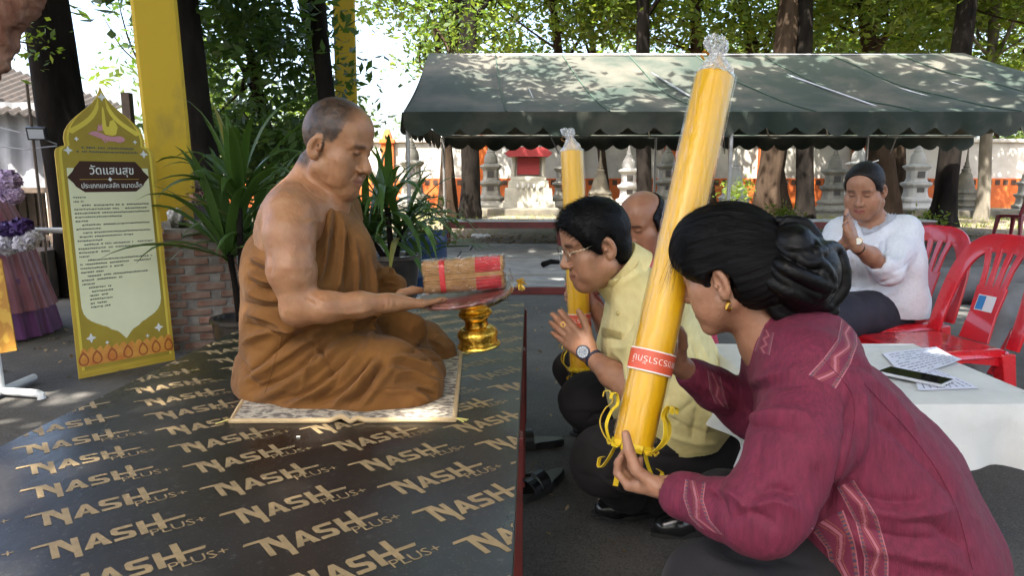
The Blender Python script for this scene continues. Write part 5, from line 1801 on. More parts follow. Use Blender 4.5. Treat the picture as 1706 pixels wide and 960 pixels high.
def arch(ins, vb, sh=.985, apex=1.262):
    L_, R_ = ins, 1 - ins
    k = 1 - ins * 2
    half = bez((R_, sh - .03), (R_, sh), (R_ - .02, sh + .005), (.90 - ins * .7, sh + .012), 4) + bez((.90 - ins * .7, sh + .012), (.95 - ins, sh + .10), (.72, sh + .15), (.60, sh + .20), 8) + bez((.60, sh + .20), (.55, sh + .225), (.52, apex - .03 - ins * .3), (.5, apex - ins * .5), 5)
    right = [(R_, vb)] + half + [(.5, apex - ins * .5)]
    left = [(1 - u, v) for u, v in right[:-1]][::-1]
    return right + left
flat(arch(.0, 0.0), .0, .010, 'board', sg_gold)
flat(arch(.035, .02), .0012, .001, 'yellow_border', sg_yel)
flat(arch(.06, .03), .0022, .001, 'inner_field', sg_olive)
# green-gold swooshes of the arch
for mir in (False, True):
    pol = bez((.12, 1.06), (.30, 1.10), (.42, 1.13), (.47, 1.225), 8) + [(.47, 1.225)] + bez((.46, 1.165), (.40, 1.095), (.28, 1.08), (.12, 1.03), 8)
    pol = [(1 - u, v) for u, v in pol][::-1] if mir else pol
    flat(pol, .0032, .001, 'arch_swoosh', sg_yel)
# cream text panel with scalloped foot
pan = [(.09, .30)] + bez((.09, .30), (.10, .235), (.24, .225), (.28, .21), 6) + bez((.28, .21), (.34, .205), (.34, .19), (.38, .185), 4) + bez((.38, .185), (.44, .18), (.47, .15), (.5, .14), 4) + [(.5, .14)]
pan = pan + [(1 - u, v) for u, v in pan[::-1][1:]] + [(.91, .90), (.09, .90)]
flat(pan, .0034, .001, 'text_panel', sg_cream)
# brown title plaque
half = [(.16, .90), (.14, .885), (.085, .86), (.14, .835), (.16, .82), (.24, .795), (.76, .795), (.84, .82), (.86, .835), (.915, .86), (.86, .885), (.84, .90), (.78, .93), (.22, .93)]
flat(half, .0046, .001, 'title_plaque', sg_brown)
def sign_text(body, u, v, size, m_, name='lettering', bold=0.0, off=.0056, sx=1.0):
    tm = text_mesh(body, size, bold, 'CENTER', 1.0, name)
    exn, eyn = ex.normalized(), ey.normalized()
    o_ = sgn(u, v, off)
    for vv in tm.vertices: vv.co = o_ + exn * vv.co.x * sx + eyn * vv.co.y
    tm.materials.append(m_)
    return child_world(link(name, tm), sg)
sign_text('วัดแสนสุข', .53, .873, .066, sg_white, bold=.0006, sx=.92)
sign_text('ประเภทแกะสลัก ขนาดเล็ก', .52, .813, .038, sg_white, bold=.0004, sx=.86)
flat([(.20, .8495), (.80, .8495), (.80, .8515), (.20, .8515)], .0054, .0005, 'title_rule', sg_gold)
flat([(.5, .84), (.52, .85), (.5, .86), (.48, .85)], .0062, .0005, 'title_diamond', sg_white)
sign_text('๑๒๕', .56, 1.015, .062, sg_pink, bold=.0012, off=.0042)
# emblem: hand carving a candle over a lotus
flat([(.475, 1.075), (.49, 1.16), (.50, 1.175), (.512, 1.16), (.52, 1.085), (.545, 1.085), (.56, 1.11), (.60, 1.118), (.62, 1.10), (.635, 1.085), (.61, 1.05), (.57, 1.045), (.50, 1.05)], .0042, .001, 'emblem_hand', sg_yel)
flat(bez((.33, 1.05), (.40, 1.075), (.46, 1.055), (.50, 1.045), 6) + bez((.50, 1.045), (.60, 1.03), (.66, 1.06), (.70, 1.03), 6) + [(.70, 1.03)] + bez((.68, 1.02), (.60, 1.015), (.50, 1.02), (.33, 1.05), 6), .0048, .001, 'emblem_leaf', sg_pink)
flat([(.42, 1.065), (.44, 1.095), (.46, 1.085), (.475, 1.10), (.48, 1.065)], .0052, .001, 'emblem_lotus', sg_pink)
# small print
b = MB()
def dash_row(v0, u0, u1, h):
    u = u0
    while u < u1:
        l_ = random.uniform(.006, .022)
        if random.random() < .93:
            v = v0 + random.uniform(-.0008, .0008)
            b.add([sgn(u, v, .0044), sgn(u, v + h, .0044), sgn(min(u + l_, u1), v + h, .0044), sgn(min(u + l_, u1), v, .0044)], [(0, 1, 2, 3)])
        u += l_ + .0055
dash_row(.985, .25, .78, .008); dash_row(.968, .20, .82, .007)
rows = [(.77, .12, .24), (.752, .12, .22), (.735, .18, .88), (.718, .12, .86), (.701, .12, .88), (.684, .12, .58), (.667, .12, .24), (.650, .18, .88), (.633, .12, .36), (.616, .18, .87), (.599, .12, .68), (.582, .12, .38), (.565, .18, .88), (.548, .12, .86), (.531, .12, .42), (.514, .12, .22),
        (.497, .18, .86), (.480, .12, .87), (.463, .12, .55), (.446, .12, .34), (.429, .18, .80), (.412, .12, .52), (.395, .12, .24), (.378, .18, .40), (.361, .18, .42), (.344, .18, .36), (.327, .18, .40), (.310, .18, .34), (.293, .18, .38)]
for v_, u0, u1 in rows: dash_row(v_, u0, u1, .006)
b.build('small_print', mat('sign_ink', (.10, .10, .07), .6), sg)['kind'] = 'stuff'
# lotus border and foot stripes
pet = [(0.02, .085)]
for k in range(12): pet += [(.02 + (k + .3) * .96 / 12, .118 + .006 * (k % 2)), (.02 + (k + .7) * .96 / 12, .126), (.02 + (k + 1) * .96 / 12, .108)]
pet += [(.98, .085), (.98, .048), (.02, .048)]
flat(pet[::-1], .0036, .001, 'lotus_band', sg_orange)
for c_ in (.06, .19, .34, .5, .66, .80, .94):
    pol = bez((c_, .112), (c_ + .065, .09), (c_ + .07, .052), (c_, .050), 6) + bez((c_, .050), (c_ - .07, .052), (c_ - .065, .09), (c_, .112), 6)
    flat(pol[::-1], .0044, .001, 'lotus_petal', sg_dorange)
    pol = [(c_ + (u - c_) * .7, .072 + (v - .072) * .7) for u, v in pol]
    flat(pol[::-1], .0052, .001, 'lotus_petal', sg_orange)
flat([(.02, .022), (.98, .022), (.98, .032), (.02, .032)][::-1], .0036, .001, 'foot_stripe', sg_gold)
for u, v, r in ((.15, .165, .05), (.85, .165, .05), (.30, .135, .022), (.72, .135, .022), (.5, 1.215, .045), (.12, .975, .045), (.88, .965, .045), (.21, 1.025, .025), (.80, 1.02, .025)):
    pol = []
    for k in range(16):
        a = math.pi * 2 * k / 16; rr = r * (1.0 if k % 4 == 0 else .45 if k % 4 == 2 else .62)
        pol.append((u + rr * math.cos(a), v + rr * math.sin(a) * .42))
    flat(pol[::-1], .0058, .001, 'white_blossom', sg_white)
b = MB(); b.tube([sgn(.5, .05, -.015), sgn(.5, .95, -.02), ], .012, 6); b.tube([sgn(.5, .9, -.02), sgn(.5, .0, -.02) + Vector((0, .45, 0))], .012, 6); b.build('rear_prop', timber_m, sg)

# ---------------------------------------------------------------- flower stand and pipe stand on the far left
purple = mat('purple_satin', (0.085, 0.02, 0.11), .4, col2=(.13, .035, .16), vscale=5, sheen=.2)
mauve = mat('mauve_satin', (0.20, 0.065, 0.10), .32, col2=(.28, .11, .155), vscale=4, sheen=.2)
fs0 = WZ(-30, 560, 0)
fsd = empty('flower_stand', fs0, 'draped stand with purple and mauve satin skirts at the left edge', 'stand')
def skirt(r0, z0, r1, z1, nm, m_, n=26):
    b = MB(); b.grid(lambda s, t: fs0 + Vector(((r0 + (r1 - r0) * t) * (1 + .035 * math.sin(s * 2 * math.pi * n) * (1 - .5 * t)) * math.cos(2 * math.pi * s), (r0 + (r1 - r0) * t) * (1 + .035 * math.sin(s * 2 * math.pi * n) * (1 - .5 * t)) * math.sin(2 * math.pi * s), z0 + (z1 - z0) * t)), 200, 8, close_u=True); return b.build(nm, m_, fsd, smooth=True)
skirt(.47, .02, .40, .42, 'purple_skirt', purple); skirt(.455, .20, .31, .80, 'mauve_skirt', mauve); skirt(.30, .80, .22, 1.02, 'mauve_top', mauve)
def pompom(c, r, m_, label, n=420, seed=1, ls=.022):
    t = empty('flower_bunch', c, label, 'flowers', 'fabric flower bunches on the draped stand')
    rg_ = np.random.default_rng(seed)
    dv = rg_.normal(size=(n, 3)); dv /= np.linalg.norm(dv, axis=1, keepdims=True)
    pc = np.array(A3(c)) + dv * np.array((r, r, r * .8)) * (.72 + .3 * rg_.random((n, 1)))
    ta = np.cross(dv, rg_.normal(size=(n, 3))); ta /= np.linalg.norm(ta, axis=1, keepdims=True)
    ta = ta + dv * .55; tb_v = np.cross(dv, ta); sz = ls * (.7 + .5 * rg_.random((n, 1)))
    v_ = np.stack([pc - ta * sz * .6, pc - tb_v * sz * .7 + dv * sz * .25, pc + ta * sz, pc + tb_v * sz * .7 + dv * sz * .25], 1).reshape(-1, 3); f_ = np.arange(n * 4).reshape(-1, 4)
    o = link('petals', mesh_np('petals', v_, f_), m_); child_world(o, t)
    b = MB(); b.lathe([(.001, -r * .6), (r * .7, -r * .3), (r * .8, 0), (r * .6, r * .4), (.001, r * .6)], c, 14); b.build('core', m_, t, smooth=True)
lav = mat('lavender_petal', (.45, .33, .55), .7, col2=(.55, .42, .62), vscale=20); dpur = mat('violet_petal', (.045, .02, .12), .6, col2=(.07, .03, .17), vscale=20); whp = mat('white_petal', (.62, .60, .66), .7, col2=(.5, .48, .58), vscale=20)
Yf = fs0.y - .32
for i, (u, v_, r, m_, lb) in enumerate(((12, 300, .075, lav, 'lavender flower bunch highest on the draped stand'), (20, 325, .06, lav, 'second lavender bunch just below the highest'), (-8, 318, .07, lav, 'lavender bunch at the picture edge'), (35, 378, .065, dpur, 'dark violet flower bunch among the white ones'), (12, 382, .055, dpur, 'smaller dark violet bunch'),
                                        (10, 408, .075, whp, 'white flower bunch under the violet ones'), (40, 405, .06, whp, 'white flower bunch at the right of the stand'), (55, 395, .045, whp, 'small white bunch sticking out right'), (-12, 400, .07, whp, 'white flower bunch at the picture edge'))):
    pompom(W(u, v_, Yf), r, m_, lb, 380, 200 + i)
pvc = mat('white_pvc', (.72, .73, .72), .35)
ps_ = empty('pipe_stand', WZ(8, 665, 0), 'white plastic pipe stand carrying the small gold banner', 'stand')
k0 = WZ(5, 652, .03); k1 = WZ(62, 656, .03)
b = MB(); b.tube([k0 + Vector((-.35, 0, 0)), k0, k1, k1 + Vector((.018, 0, -.008)), k1 + Vector((.02, 0, -.028))], .020, 12); b.build('foot_pipe', pvc, ps_, smooth=True)
b = MB(); b.tube([k0 + Vector((-.01, 0, .0)), k0 + Vector((-.035, 0, .9))], .020, 12); b.build('upright_pipe', pvc, ps_, smooth=True)
b = MB(); b.tube([k0 + Vector((-.01, -.25, 0)), k0 + Vector((-.01, .25, 0))], .020, 12); b.build('cross_pipe', pvc, ps_, smooth=True)
bn = mat('gold_banner', (.55, .33, .05), .4, col2=(.42, .20, .03), vscale=22, detail=1, ramp=(.45, .55))
g_ = [W(-60, 600, k0.y - .05), W(28, 584, k0.y - .05), W(2, 432, k0.y - .02), W(-90, 440, k0.y - .02)]
t = empty('gold_banner', (g_[0] + g_[1]) / 2, 'small gold banner board cut by the left picture edge', 'banner')
b = MB(); b.add([p + Vector((0, .006, 0)) for p in g_] + g_, [(3, 2, 1, 0), (4, 5, 6, 7), (0, 1, 5, 4), (1, 2, 6, 5), (2, 3, 7, 6), (3, 0, 4, 7)]); b.build('banner_face', bn, t)
hb = empty('hand_rail', WZ(60, 480, 0), 'white horizontal pipe rail behind the flower stand', 'rail')
r0_ = W(40, 386, 5.2)
b = MB(); b.tube([W(-60, 384, 5.2), W(118, 384, 5.2)], .022, 10); b.build('pipe', pvc, hb, smooth=True)
for x in (W(-30, 384, 5.2).x, W(112, 384, 5.2).x):
    b = MB(); b.tube([(x, 5.2, 0), (x, 5.2, r0_.z)], .02, 8); b.build('post', pvc, hb, smooth=True)
# dark crates under the roof, behind the rail
for i, (u, w_, h_, Y) in enumerate(((30, .7, .45, 6.4), (90, .5, .4, 6.9))):
    p = W(u, 430, Y)
    b = MB(); b.box((p.x, Y, h_ / 2), (w_, .4, h_)); tag(b.build('crate', timber_m, bevel=.01), ['dark wooden crate behind the white pipe rail', 'smaller dark crate left of the sign board'][i], 'crate')
# small planter and plastic bag on the brick pillar
pp = ctr + Vector((.03, .02, .80))
t = empty('small_planter', pp, 'small dark planter of pinkish succulents on the brick pillar', 'planter')
b = MB(); b.box(pp + Vector((0.05, 0, .075)), (.17, .14, .15), taper=1.1); b.build('pot', mat('planter_dark', (.02, .016, .03), .5), t, bevel=.006)
v_, f_ = leaf_cloud([(pp + Vector((.05, 0, .16)), (.09, .07, .03))], 260, .02, 77, .9)
child_world(link('succulent', mesh_np('succulent', v_, f_), mat('pink_leaf', (.30, .12, .14), .6, col2=(.22, .16, .10), vscale=20)), t)
bagp = ctr + Vector((-.11, -.08, .855))
vol_ = Vol(np.array(A3(bagp)) - .09, np.array(A3(bagp)) + .09, .006); vol_.put(ell(bagp, (.05, .04, .045)), .01); v_, f_ = vol_.mesh(0); s_b = Surf(v_, f_); s_b.noise(.018, 40, 1)
tag(s_b.obj('plastic_bag', mat('bag_pale', (.5, .48, .46), .3), None, smooth=False), 'crumpled pale plastic bag on top of the brick pillar', 'bag')
# litter by the bench, twigs on the slabs
lb_ = WZ(800, 395, .05)
vol_ = Vol(np.array(A3(lb_)) - .25, np.array(A3(lb_)) + .25, .02); vol_.put(ell(lb_, (.15, .1, .06)), .01); v_, f_ = vol_.mesh(0); s_b = Surf(v_, f_); s_b.noise(.05, 14, 1)
tag(s_b.obj('plastic_bag', mat('bag_white', (.7, .72, .74), .4), None, smooth=False), 'white plastic bag lying under the bench', 'bag')
for i, (a, c, r) in enumerate((((905, 441), (930, 437), .035),)):
    A_, C_ = WZ(*a, .12), WZ(*c, .12)
    b = MB(); b.tube([A_, A_.lerp(C_, .5) + Vector((0, 0, .02)), C_], [r, r * .9, r * .7], 8); tag(b.build('log', bark_d, smooth=True), ['short dark log on the slabs left of the far candle', 'thin dark branch behind the short log'][i], 'log')
# ================================================================ PEOPLE: shared tools
def frame(fwd, up=(0, 0, 1), roll=0.0):
    f = Vector(fwd).normalized()
    x = f.cross(Vector(up)).normalized()
    z = x.cross(f)
    R = Matrix((x, f, z)).transposed()
    if roll: R = R @ Euler((0, roll, 0)).to_matrix()
    return R


def facing(yaw_deg, pitch_deg, roll_deg=0.0):
    """yaw: 0 = towards +X, 90 = towards +Y; pitch > 0 looks down"""
    y, p = math.radians(yaw_deg), math.radians(pitch_deg)
    return frame((math.cos(y) * math.cos(p), math.sin(y) * math.cos(p), -math.sin(p)), roll=math.radians(roll_deg))


def put_head(vol, o, R, s=1.0, fat=0.0, jaw=1.0, ears=True, nose=1.0, eye_open=0.0, male=True, skull=(0.076, 0.094, 0.086), brow=1.0, lips=1.0, ear_z=0.0):
    o = Vector(o)
    L = lambda x, y, z: o + R @ (Vector((x, y, z)) * s)
    e = lambda c, r, k, op='add', Rl=None: vol.put(ell(L(*c), [q * s for q in r], R if Rl is None else R @ Rl), k * s, op)
    rc = lambda a, ra, b, rb, k, op='add': vol.put(rcone(L(*a), ra * s, L(*b), rb * s), k * s, op)
    f = fat
    e((0, -.006, .032), skull, .01)
    e((0, .030, .045), (.066, .062, .060), .02)                          # forehead
    e((0, .028, -.030), (.064 + f * .6, .060, .080), .02)                # face block
    for sx in (-1, 1):
        rc((sx * .050, .000, -.062), .022 + f, (sx * .016, .062, -.100), .019 + f * .7, .02)      # jaw line
        e((sx * (.043 + f * .3), .048, -.028), (.026 + f * .5, .028, .026), .018)                   # cheek bone
        e((sx * (.036 + f * .4), .055, -.062), (.022 + f, .024 + f * .5, .028 + f), .02)           # cheek
        rc((sx * .044, .070, .020), .0105 * brow, (sx * .012, .081, .016), .0105 * brow, .018)       # brow ridge
    rc((-.011, .066, -.104), .0165 * jaw, (.011, .066, -.104), .0165 * jaw, .018)                 # chin
    e((0, .070, -.070), (.030, .022, .026), .018)                        # muzzle
    if f > .004: e((0, .035, -.100), (.040, .035, .020 + f), .025)        # double chin
    # eye sockets and closed / lowered lids
    for sx in (-1, 1):
        e((sx * .031, .094, .002), (.019, .014, .0105), .010, 'sub')
        e((sx * .031, .0705, .000), (.0165, .0150, .0135), .004)
    # nose
    rc((0, .083, .010), .0078, (0, .1015, -.033), .0108 * nose, .010)
    vol.put(sphere(L(0, .1030, -.0375), .0122 * nose * s), .007 * s)
    for sx in (-1, 1):
        e((sx * .0142 * nose, .0925, -.0410), (.0088 * nose, .0112, .0088), .005)
        vol.put(sphere(L(sx * .0065, .0990, -.0502), .0038 * s), .003 * s, 'sub')
    # lips
    for sx in (-1, 1):
        rc((0, .0925, -.0675), .0052 * lips, (sx * .021, .0805, -.0695), .0030, .004)
        rc((0, .0905, -.0785), .0066 * lips, (sx * .018, .0805, -.0745), .0030, .005)
        rc((0, .1005, -.0722), .0012, (sx * .025, .0850, -.0718), .0012, .0025, 'sub')
    rc((0, .096, -.056), .0022, (0, .0965, -.061), .0022, .004, 'sub')
    for sx in (-1, 1):                                                   # nose-to-mouth crease, lid crease
        rc((sx * .021, .0905, -.046), .0016, (sx * .034, .0800, -.068), .0018, .005, 'sub')
        rc((sx * .020, .0880, .0125), .0016, (sx * .042, .0835, .0110), .0016, .004, 'sub')
    if ears:
        for sx in (-1, 1):
            Rl = Euler((math.radians(-12), math.radians(0), math.radians(sx * 24))).to_matrix()
            e((sx * .0795, -.009, -.008 + ear_z), (.0080, .0180, .0310), .004, 'add', Rl)
            e((sx * .0775, -.007, -.032 + ear_z), (.0075, .0120, .0130), .006, 'add', Rl)
            rl = lambda a, b, c: (sx * .0795 + (Rl @ Vector((sx * a, b, c))).x, -.009 + (Rl @ Vector((sx * a, b, c))).y, -.008 + ear_z + (Rl @ Vector((sx * a, b, c))).z)
            e(rl(.009, .003, .001), (.0105, .0115, .0205), .003, 'sub', Rl)
            e(rl(.0015, -.006, .006), (.0040, .0035, .0160), .003, 'add', Rl)
            vol.put(sphere(L(*rl(.007, .011, -.003)), .0055 * s), .004 * s)
    return L


def head_local(v, o, R, s):
    return ((v - np.array(A3(o))) @ np.array(R)) / s


def hand(vol, wrist, d, n, side, curl=((.2, .3, .2),) * 4, spread=0.06, thumb=None, s=1.0, k=.004, thumb_len=1.0, fan=(0, 0, 0, 0)):
    """wrist point, d: wrist->knuckles, n: out of the palm, side: +1 / -1 picks the thumb's side"""
    d = Vector(d).normalized(); n = Vector(n); n = (n - d * n.dot(d)).normalized()
    x = d.cross(n) * side
    w = Vector(wrist)
    offs = (.026, .0085, -.0085, -.0245)
    mlen = (.086, .088, .082, .074)
    flen = (.070, .078, .072, .056)
    rad = (.0092, .0095, .0090, .0080)
    tips = []
    vol.put(rcone(w - d * .01 * s, .022 * s, w + (d * .03 + x * .004) * s, .021 * s), .012 * s)
    for i in range(4):
        a = w + (d * .018 + x * offs[i] * .55) * s
        b = w + (d * mlen[i] + x * offs[i]) * s
        vol.put(rcone(a, .0150 * s, b, .0112 * s), .010 * s)
        ang = spread * (1.5 - i) + fan[i]
        dd = (d * math.cos(ang) + x * math.sin(ang)).normalized()
        p = b; r = rad[i]
        cur = 0.0
        nn = n
        for j, q in enumerate((.46, .30, .24)):
            cur += curl[i][j]
            dj = dd * math.cos(cur) + nn * math.sin(cur)
            e_ = p + dj * flen[i] * q * s
            r2 = r * (.93 if j < 2 else .86)
            vol.put(rcone(p, r * s, e_, r2 * s), k * s)
            p, r = e_, r2
        tips.append((p, r * s))
    if thumb is None: thumb = ((.75, .65, .15), (.55, .85, .1), (.4, .95, .0))
    p = w + (d * .022 + x * .020 + n * .004) * s
    vol.put(rcone(p, .016 * s, w + (d * .062 + x * .026 + n * .004) * s, .012 * s), .012 * s)
    r = .0150
    for j, (tx, td, tn) in enumerate(thumb):
        dj = (x * tx + d * td + n * tn).normalized()
        e_ = p + dj * (.043, .034, .027)[j] * thumb_len * s
        r2 = (.0118, .0105, .0088)[j]
        vol.put(rcone(p, r * s, e_, r2 * s), (.010 if j == 0 else k) * s)
        p, r = e_, r2
    tips.append((p, r * s))
    return tips


def skin_mat(name, rough=.5):
    return mat(name, (.5, .3, .2), rough, col2=(.80, .70, .66), vscale=34, vamt=.75, vcol='col', sss=.08, bump=.45, bscale=260, detail=6, spec=.4)


def skin_color(v, base, seed=0):
    n = fbm(v * 18, seed)[:, None]
    c = np.array(base)[None, :] * (1 + .10 * n)
    c[:, 0] *= 1 + .04 * fbm(v * 45, seed + 1)
    return c


def paint_face(c, q, lip=(.30, .11, .09), brow=None, lash=(.03, .02, .018), blush=.0, lipw=1.0, browz=.0):
    """q: head-local coordinates. lips, brows, the dark line of the lowered lashes"""
    x, y, z = q[:, 0], q[:, 1], q[:, 2]
    front = y > .055
    def mixin(m, col):
        m = np.clip(m, 0, 1)[:, None]
        c[:] = c * (1 - m) + np.array(col)[None, :] * m
    ax = np.abs(x)
    lm = np.exp(-((z + .0728 - .0006) / (.0085 * lipw)) ** 4) * smoothstep(.027, .019, ax) * front
    mixin(lm * .75, lip)
    ml = np.exp(-((z + .0722) / .0017) ** 2) * smoothstep(.026, .020, ax) * (y > .07)
    mixin(ml * .8, (lip[0] * .3, lip[1] * .3, lip[2] * .3))  # shade painted into the crease between the lips
    if brow is not None:
        bz = .0195 + browz - 4.0 * (ax - .028) ** 2 - .05 * (ax - .028) * (ax > .03)
        bmk = np.exp(-((z - bz) / .0042) ** 2) * smoothstep(.010, .018, ax) * smoothstep(.053, .044, ax) * front
        mixin(bmk * .9, brow)
    lz = -.0035 - 12 * (ax - .031) ** 2 * -1.0
    em = np.exp(-((z - lz) / .0026) ** 2) * smoothstep(.0165, .0130, np.abs(ax - .031)) * (y > .06)
    mixin(em * .9, lash)
    lid = np.exp(-((z - .011) / .0022) ** 2) * smoothstep(.0175, .012, np.abs(ax - .031)) * (y > .06)
    mixin(lid * .55, c.mean(0) * .40)  # skin darkened as painted shade in the upper lid crease
    nf = np.exp(-(((ax - .006) / .004) ** 2 + ((z + .050) / .003) ** 2)) * (y > .085)
    mixin(nf * .8, (.05, .02, .015))  # nostril shade put into the skin colour
    return c


def strands(root, nrm, direc, length, width, seg=3, droop=0.0, seed=0, curl=0.0):
    """many thin tapering three-sided hairs; root, nrm, direc: (n, 3)"""
    rg = np.random.default_rng(seed)
    n = len(root)
    d = direc / np.maximum(np.linalg.norm(direc, axis=1, keepdims=True), 1e-9)
    side = np.cross(d, nrm); side /= np.maximum(np.linalg.norm(side, axis=1, keepdims=True), 1e-9)
    up = np.cross(side, d)
    ln = length if isinstance(length, np.ndarray) else np.full(n, length)
    V = []
    p = root.copy()
    for i in range(seg + 1):
        t = i / seg
        w = width * (1 - t * .85)
        for a in (0, 2.09, 4.19):
            V.append(p + (side * math.cos(a) + up * math.sin(a)) * w)
        d = d + np.array([0, 0, -droop / seg]) + rg.normal(size=d.shape) * curl
        d /= np.linalg.norm(d, axis=1, keepdims=True)
        p = p + d * (ln / seg)[:, None]
    V = np.stack(V, 1)                       # n, (seg+1)*3, 3
    F = []
    for i in range(seg):
        for a in range(3):
            F.append((i * 3 + a, i * 3 + (a + 1) % 3, (i + 1) * 3 + (a + 1) % 3, (i + 1) * 3 + a))
    F = np.array(F)
    m = V.shape[1]
    f = (F[None] + (np.arange(n) * m)[:, None, None]).reshape(-1, 4)
    return V.reshape(-1, 3), f


def loft_tube(path, rs, n=12, name='tube', m=None, parent=None):
    b = MB(); b.tube([Vector(tuple(p)) for p in path], list(rs), n)
    return b.build(name, m, parent, smooth=True)


def hair_mat(name, c=(.0022, .0019, .0022), rough=.48, spec=.15, bump=.8):
    m = mat(name, c, rough, spec=spec)
    nt = m.node_tree; N, L = nt.nodes, nt.links
    b = N['Principled BSDF']
    at = N.new('ShaderNodeAttribute'); at.attribute_name = 'flow'
    nz = N.new('ShaderNodeTexNoise'); nz.inputs['Scale'].default_value = 1.0; nz.inputs['Detail'].default_value = 3
    L.new(at.outputs['Vector'], nz.inputs['Vector'])
    bp = N.new('ShaderNodeBump'); bp.inputs['Strength'].default_value = bump; bp.inputs['Distance'].default_value = .002
    L.new(nz.outputs[0], bp.inputs['Height']); L.new(bp.outputs[0], b.inputs['Normal'])
    mr = N.new('ShaderNodeMapRange'); mr.inputs[3].default_value = rough - .12; mr.inputs[4].default_value = rough + .2
    L.new(nz.outputs[0], mr.inputs[0]); L.new(mr.outputs[0], b.inputs['Roughness'])
    return m


def set_flow(o, arr):
    at = o.data.attributes.new('flow', 'FLOAT_VECTOR', 'POINT')
    at.data.foreach_set('vector', np.ascontiguousarray(arr, dtype=np.float32).ravel())


def comb_strands(S, toward, n, length, width, m, parent, seed, lift=.06, jitter=.08, name='hair_strands', mask=None):
    """hairs that lie along the surface and run towards a point"""
    rg = np.random.default_rng(seed)
    cand = np.arange(len(S.v)) if mask is None else np.nonzero(mask)[0]
    pick = rg.choice(cand, n)
    nn = S.n[pick]
    d = np.array(A3(toward))[None] - S.v[pick]
    d -= nn * (d * nn).sum(1, keepdims=True)
    d /= np.maximum(np.linalg.norm(d, axis=1, keepdims=True), 1e-6)
    d = d + nn * lift + rg.normal(size=d.shape) * jitter
    vs, fs = strands(S.v[pick] + nn * .0004, nn, d, length * (.6 + .8 * rg.random(n)), width, 4, .0, seed, .015)
    return strand_obj(name, vs, fs, m, parent)


def strand_obj(name, v, f, m, parent):
    o = link(name, mesh_np(name, v, f), m)
    o.data.shade_smooth()
    o['kind'] = 'stuff'
    set_flow(o, v * 300)
    return child_world(o, parent)
# ---------------------------------------------------------------- the monk
PLAT_Z = 0.54
monk_skin = skin_mat('monk_skin', .42)
robe_m = mat('robe', (0.195, 0.080, 0.013), 0.9, col2=(0.145, 0.057, 0.010), vscale=7, bump2=.10, b2scale=24, bump=.35, bscale=600, sheen=.06, detail=6)
monk = empty('person', W(560, 650, 1.88), 'shaven-headed person in a brown monk robe seated on the platform, holding the tray', 'person')
monk.location.z = PLAT_Z
YM = 1.86
hs = .985
hR = facing(-17, 17, 0)
ho_ = W(559, 241, YM - .02)
vol = Vol((-.78, 1.45, W(500, 650, 1.9).z), (-.08, 2.25, W(540, 140, 1.9).z), .0034)
# torso under the robe
chain(vol, [T(515, 560, YM, 70), T(508, 470, YM, 66), T(502, 400, YM, 62), T(518, 345, YM, 38)], .04)
vol.put(ell(W(500, 400, YM), (.105, .18, .16)), .03)
# shoulders, neck, trapezius
SR, SL = W(482, 360, 1.70), W(545, 362, 2.05)
chain(vol, [(W(524, 342, YM), .058), (SR, .056)], .05)
chain(vol, [(W(524, 345, YM), .060), (SL, .060)], .05)
vol.put(rcone(W(536, 298, YM), .050, W(522, 350, YM), .068), .03)
vol.put(rcone(W(526, 272, YM), .043, W(505, 352, YM), .068), .03)
vol.put(rcone(W(568, 322, YM - .02), .030, W(545, 350, YM), .050), .03)
put_head(vol, ho_, hR, hs, fat=.004, nose=1.08, skull=(.077, .088, .088))
# near (right) arm
EL, WR = W(500, 512, 1.63), W(652, 505, 1.70)
chain(vol, [(SR, .060), (W(482, 392, 1.665), .058), (W(486, 450, 1.64), .054), (EL, .040)], .02)
vol.put(sphere(W(492, 520, 1.635), .033), .02)
chain(vol, [(EL, .038), (W(540, 512, 1.63), .036), (W(600, 508, 1.66), .029), (WR, .022)], .02)
# near hand: fingers under the tray, thumb on its rim
hd = (W(706, 507, 1.76) - WR).normalized()
hand(vol, WR, hd, (.05, .25, 1), -1, curl=((.12, .10, .05), (.10, .1, .05), (.12, .1, .05), (.16, .15, .1)), spread=.05,
     thumb=((.55, .80, .55), (.10, 1.0, .28), (.02, 1.0, .0)), s=1.0, thumb_len=1.08)
# far hand
WL = W(655, 478, 2.02)
hand(vol, WL, (W(705, 476, 1.99) - WL), (.0, -.55, 1), 1, curl=((.25, .2, .1),) * 4, spread=.06, thumb=((.5, .8, .5), (.2, 1, .3), (.1, 1, .1)), s=.95)
chain(vol, [(W(600, 468, 2.04), .033), (WL, .024)], .01)
v, f = vol.mesh(1)
v, f = clean_islands(v, f)
q = head_local(v, ho_, hR, hs)
col = skin_color(v, (.352, .180, .090), 1)
paint_face(col, q, lip=(.30, .125, .095), brow=(.075, .045, .035))
# shaved stubble over the scalp
x_, y_, z_ = q.T
ell_r = (x_ / .09) ** 2 + ((y_ + .005) / .12) ** 2 + ((z_ - .03) / .12) ** 2
hair_line = np.where(y_ > .02, .052 + .45 * (y_ - .02) + .006 * np.sin(x_ * 90), .052 - 1.05 * (.02 - y_))
hair_line = np.where((np.abs(x_) > .05) & (y_ < .05), np.minimum(hair_line, np.where(y_ > .012, .004 + 1.5 * np.maximum(0, y_ - .028) , -.02)), hair_line)
side = smoothstep(.0, .016, z_ - hair_line + .006 * fbm(v * 60, 2)) * (ell_r < 1.35) * (z_ > -.075)
behind_ear = smoothstep(-.02, -.045, y_) * smoothstep(-.085, -.06, z_) * (ell_r < 1.35)
recede = smoothstep(.030, .075, y_ + .25 * (np.abs(x_) < .0) - .35 * np.maximum(0, .05 - np.abs(x_)) * 0) * smoothstep(.03, .06, z_)
st = np.clip(np.maximum(side * (1 - .85 * recede), behind_ear), 0, 1)
ear = (np.abs(x_) > .0765) & (z_ < .024) & (z_ > -.05) & (y_ > -.03)
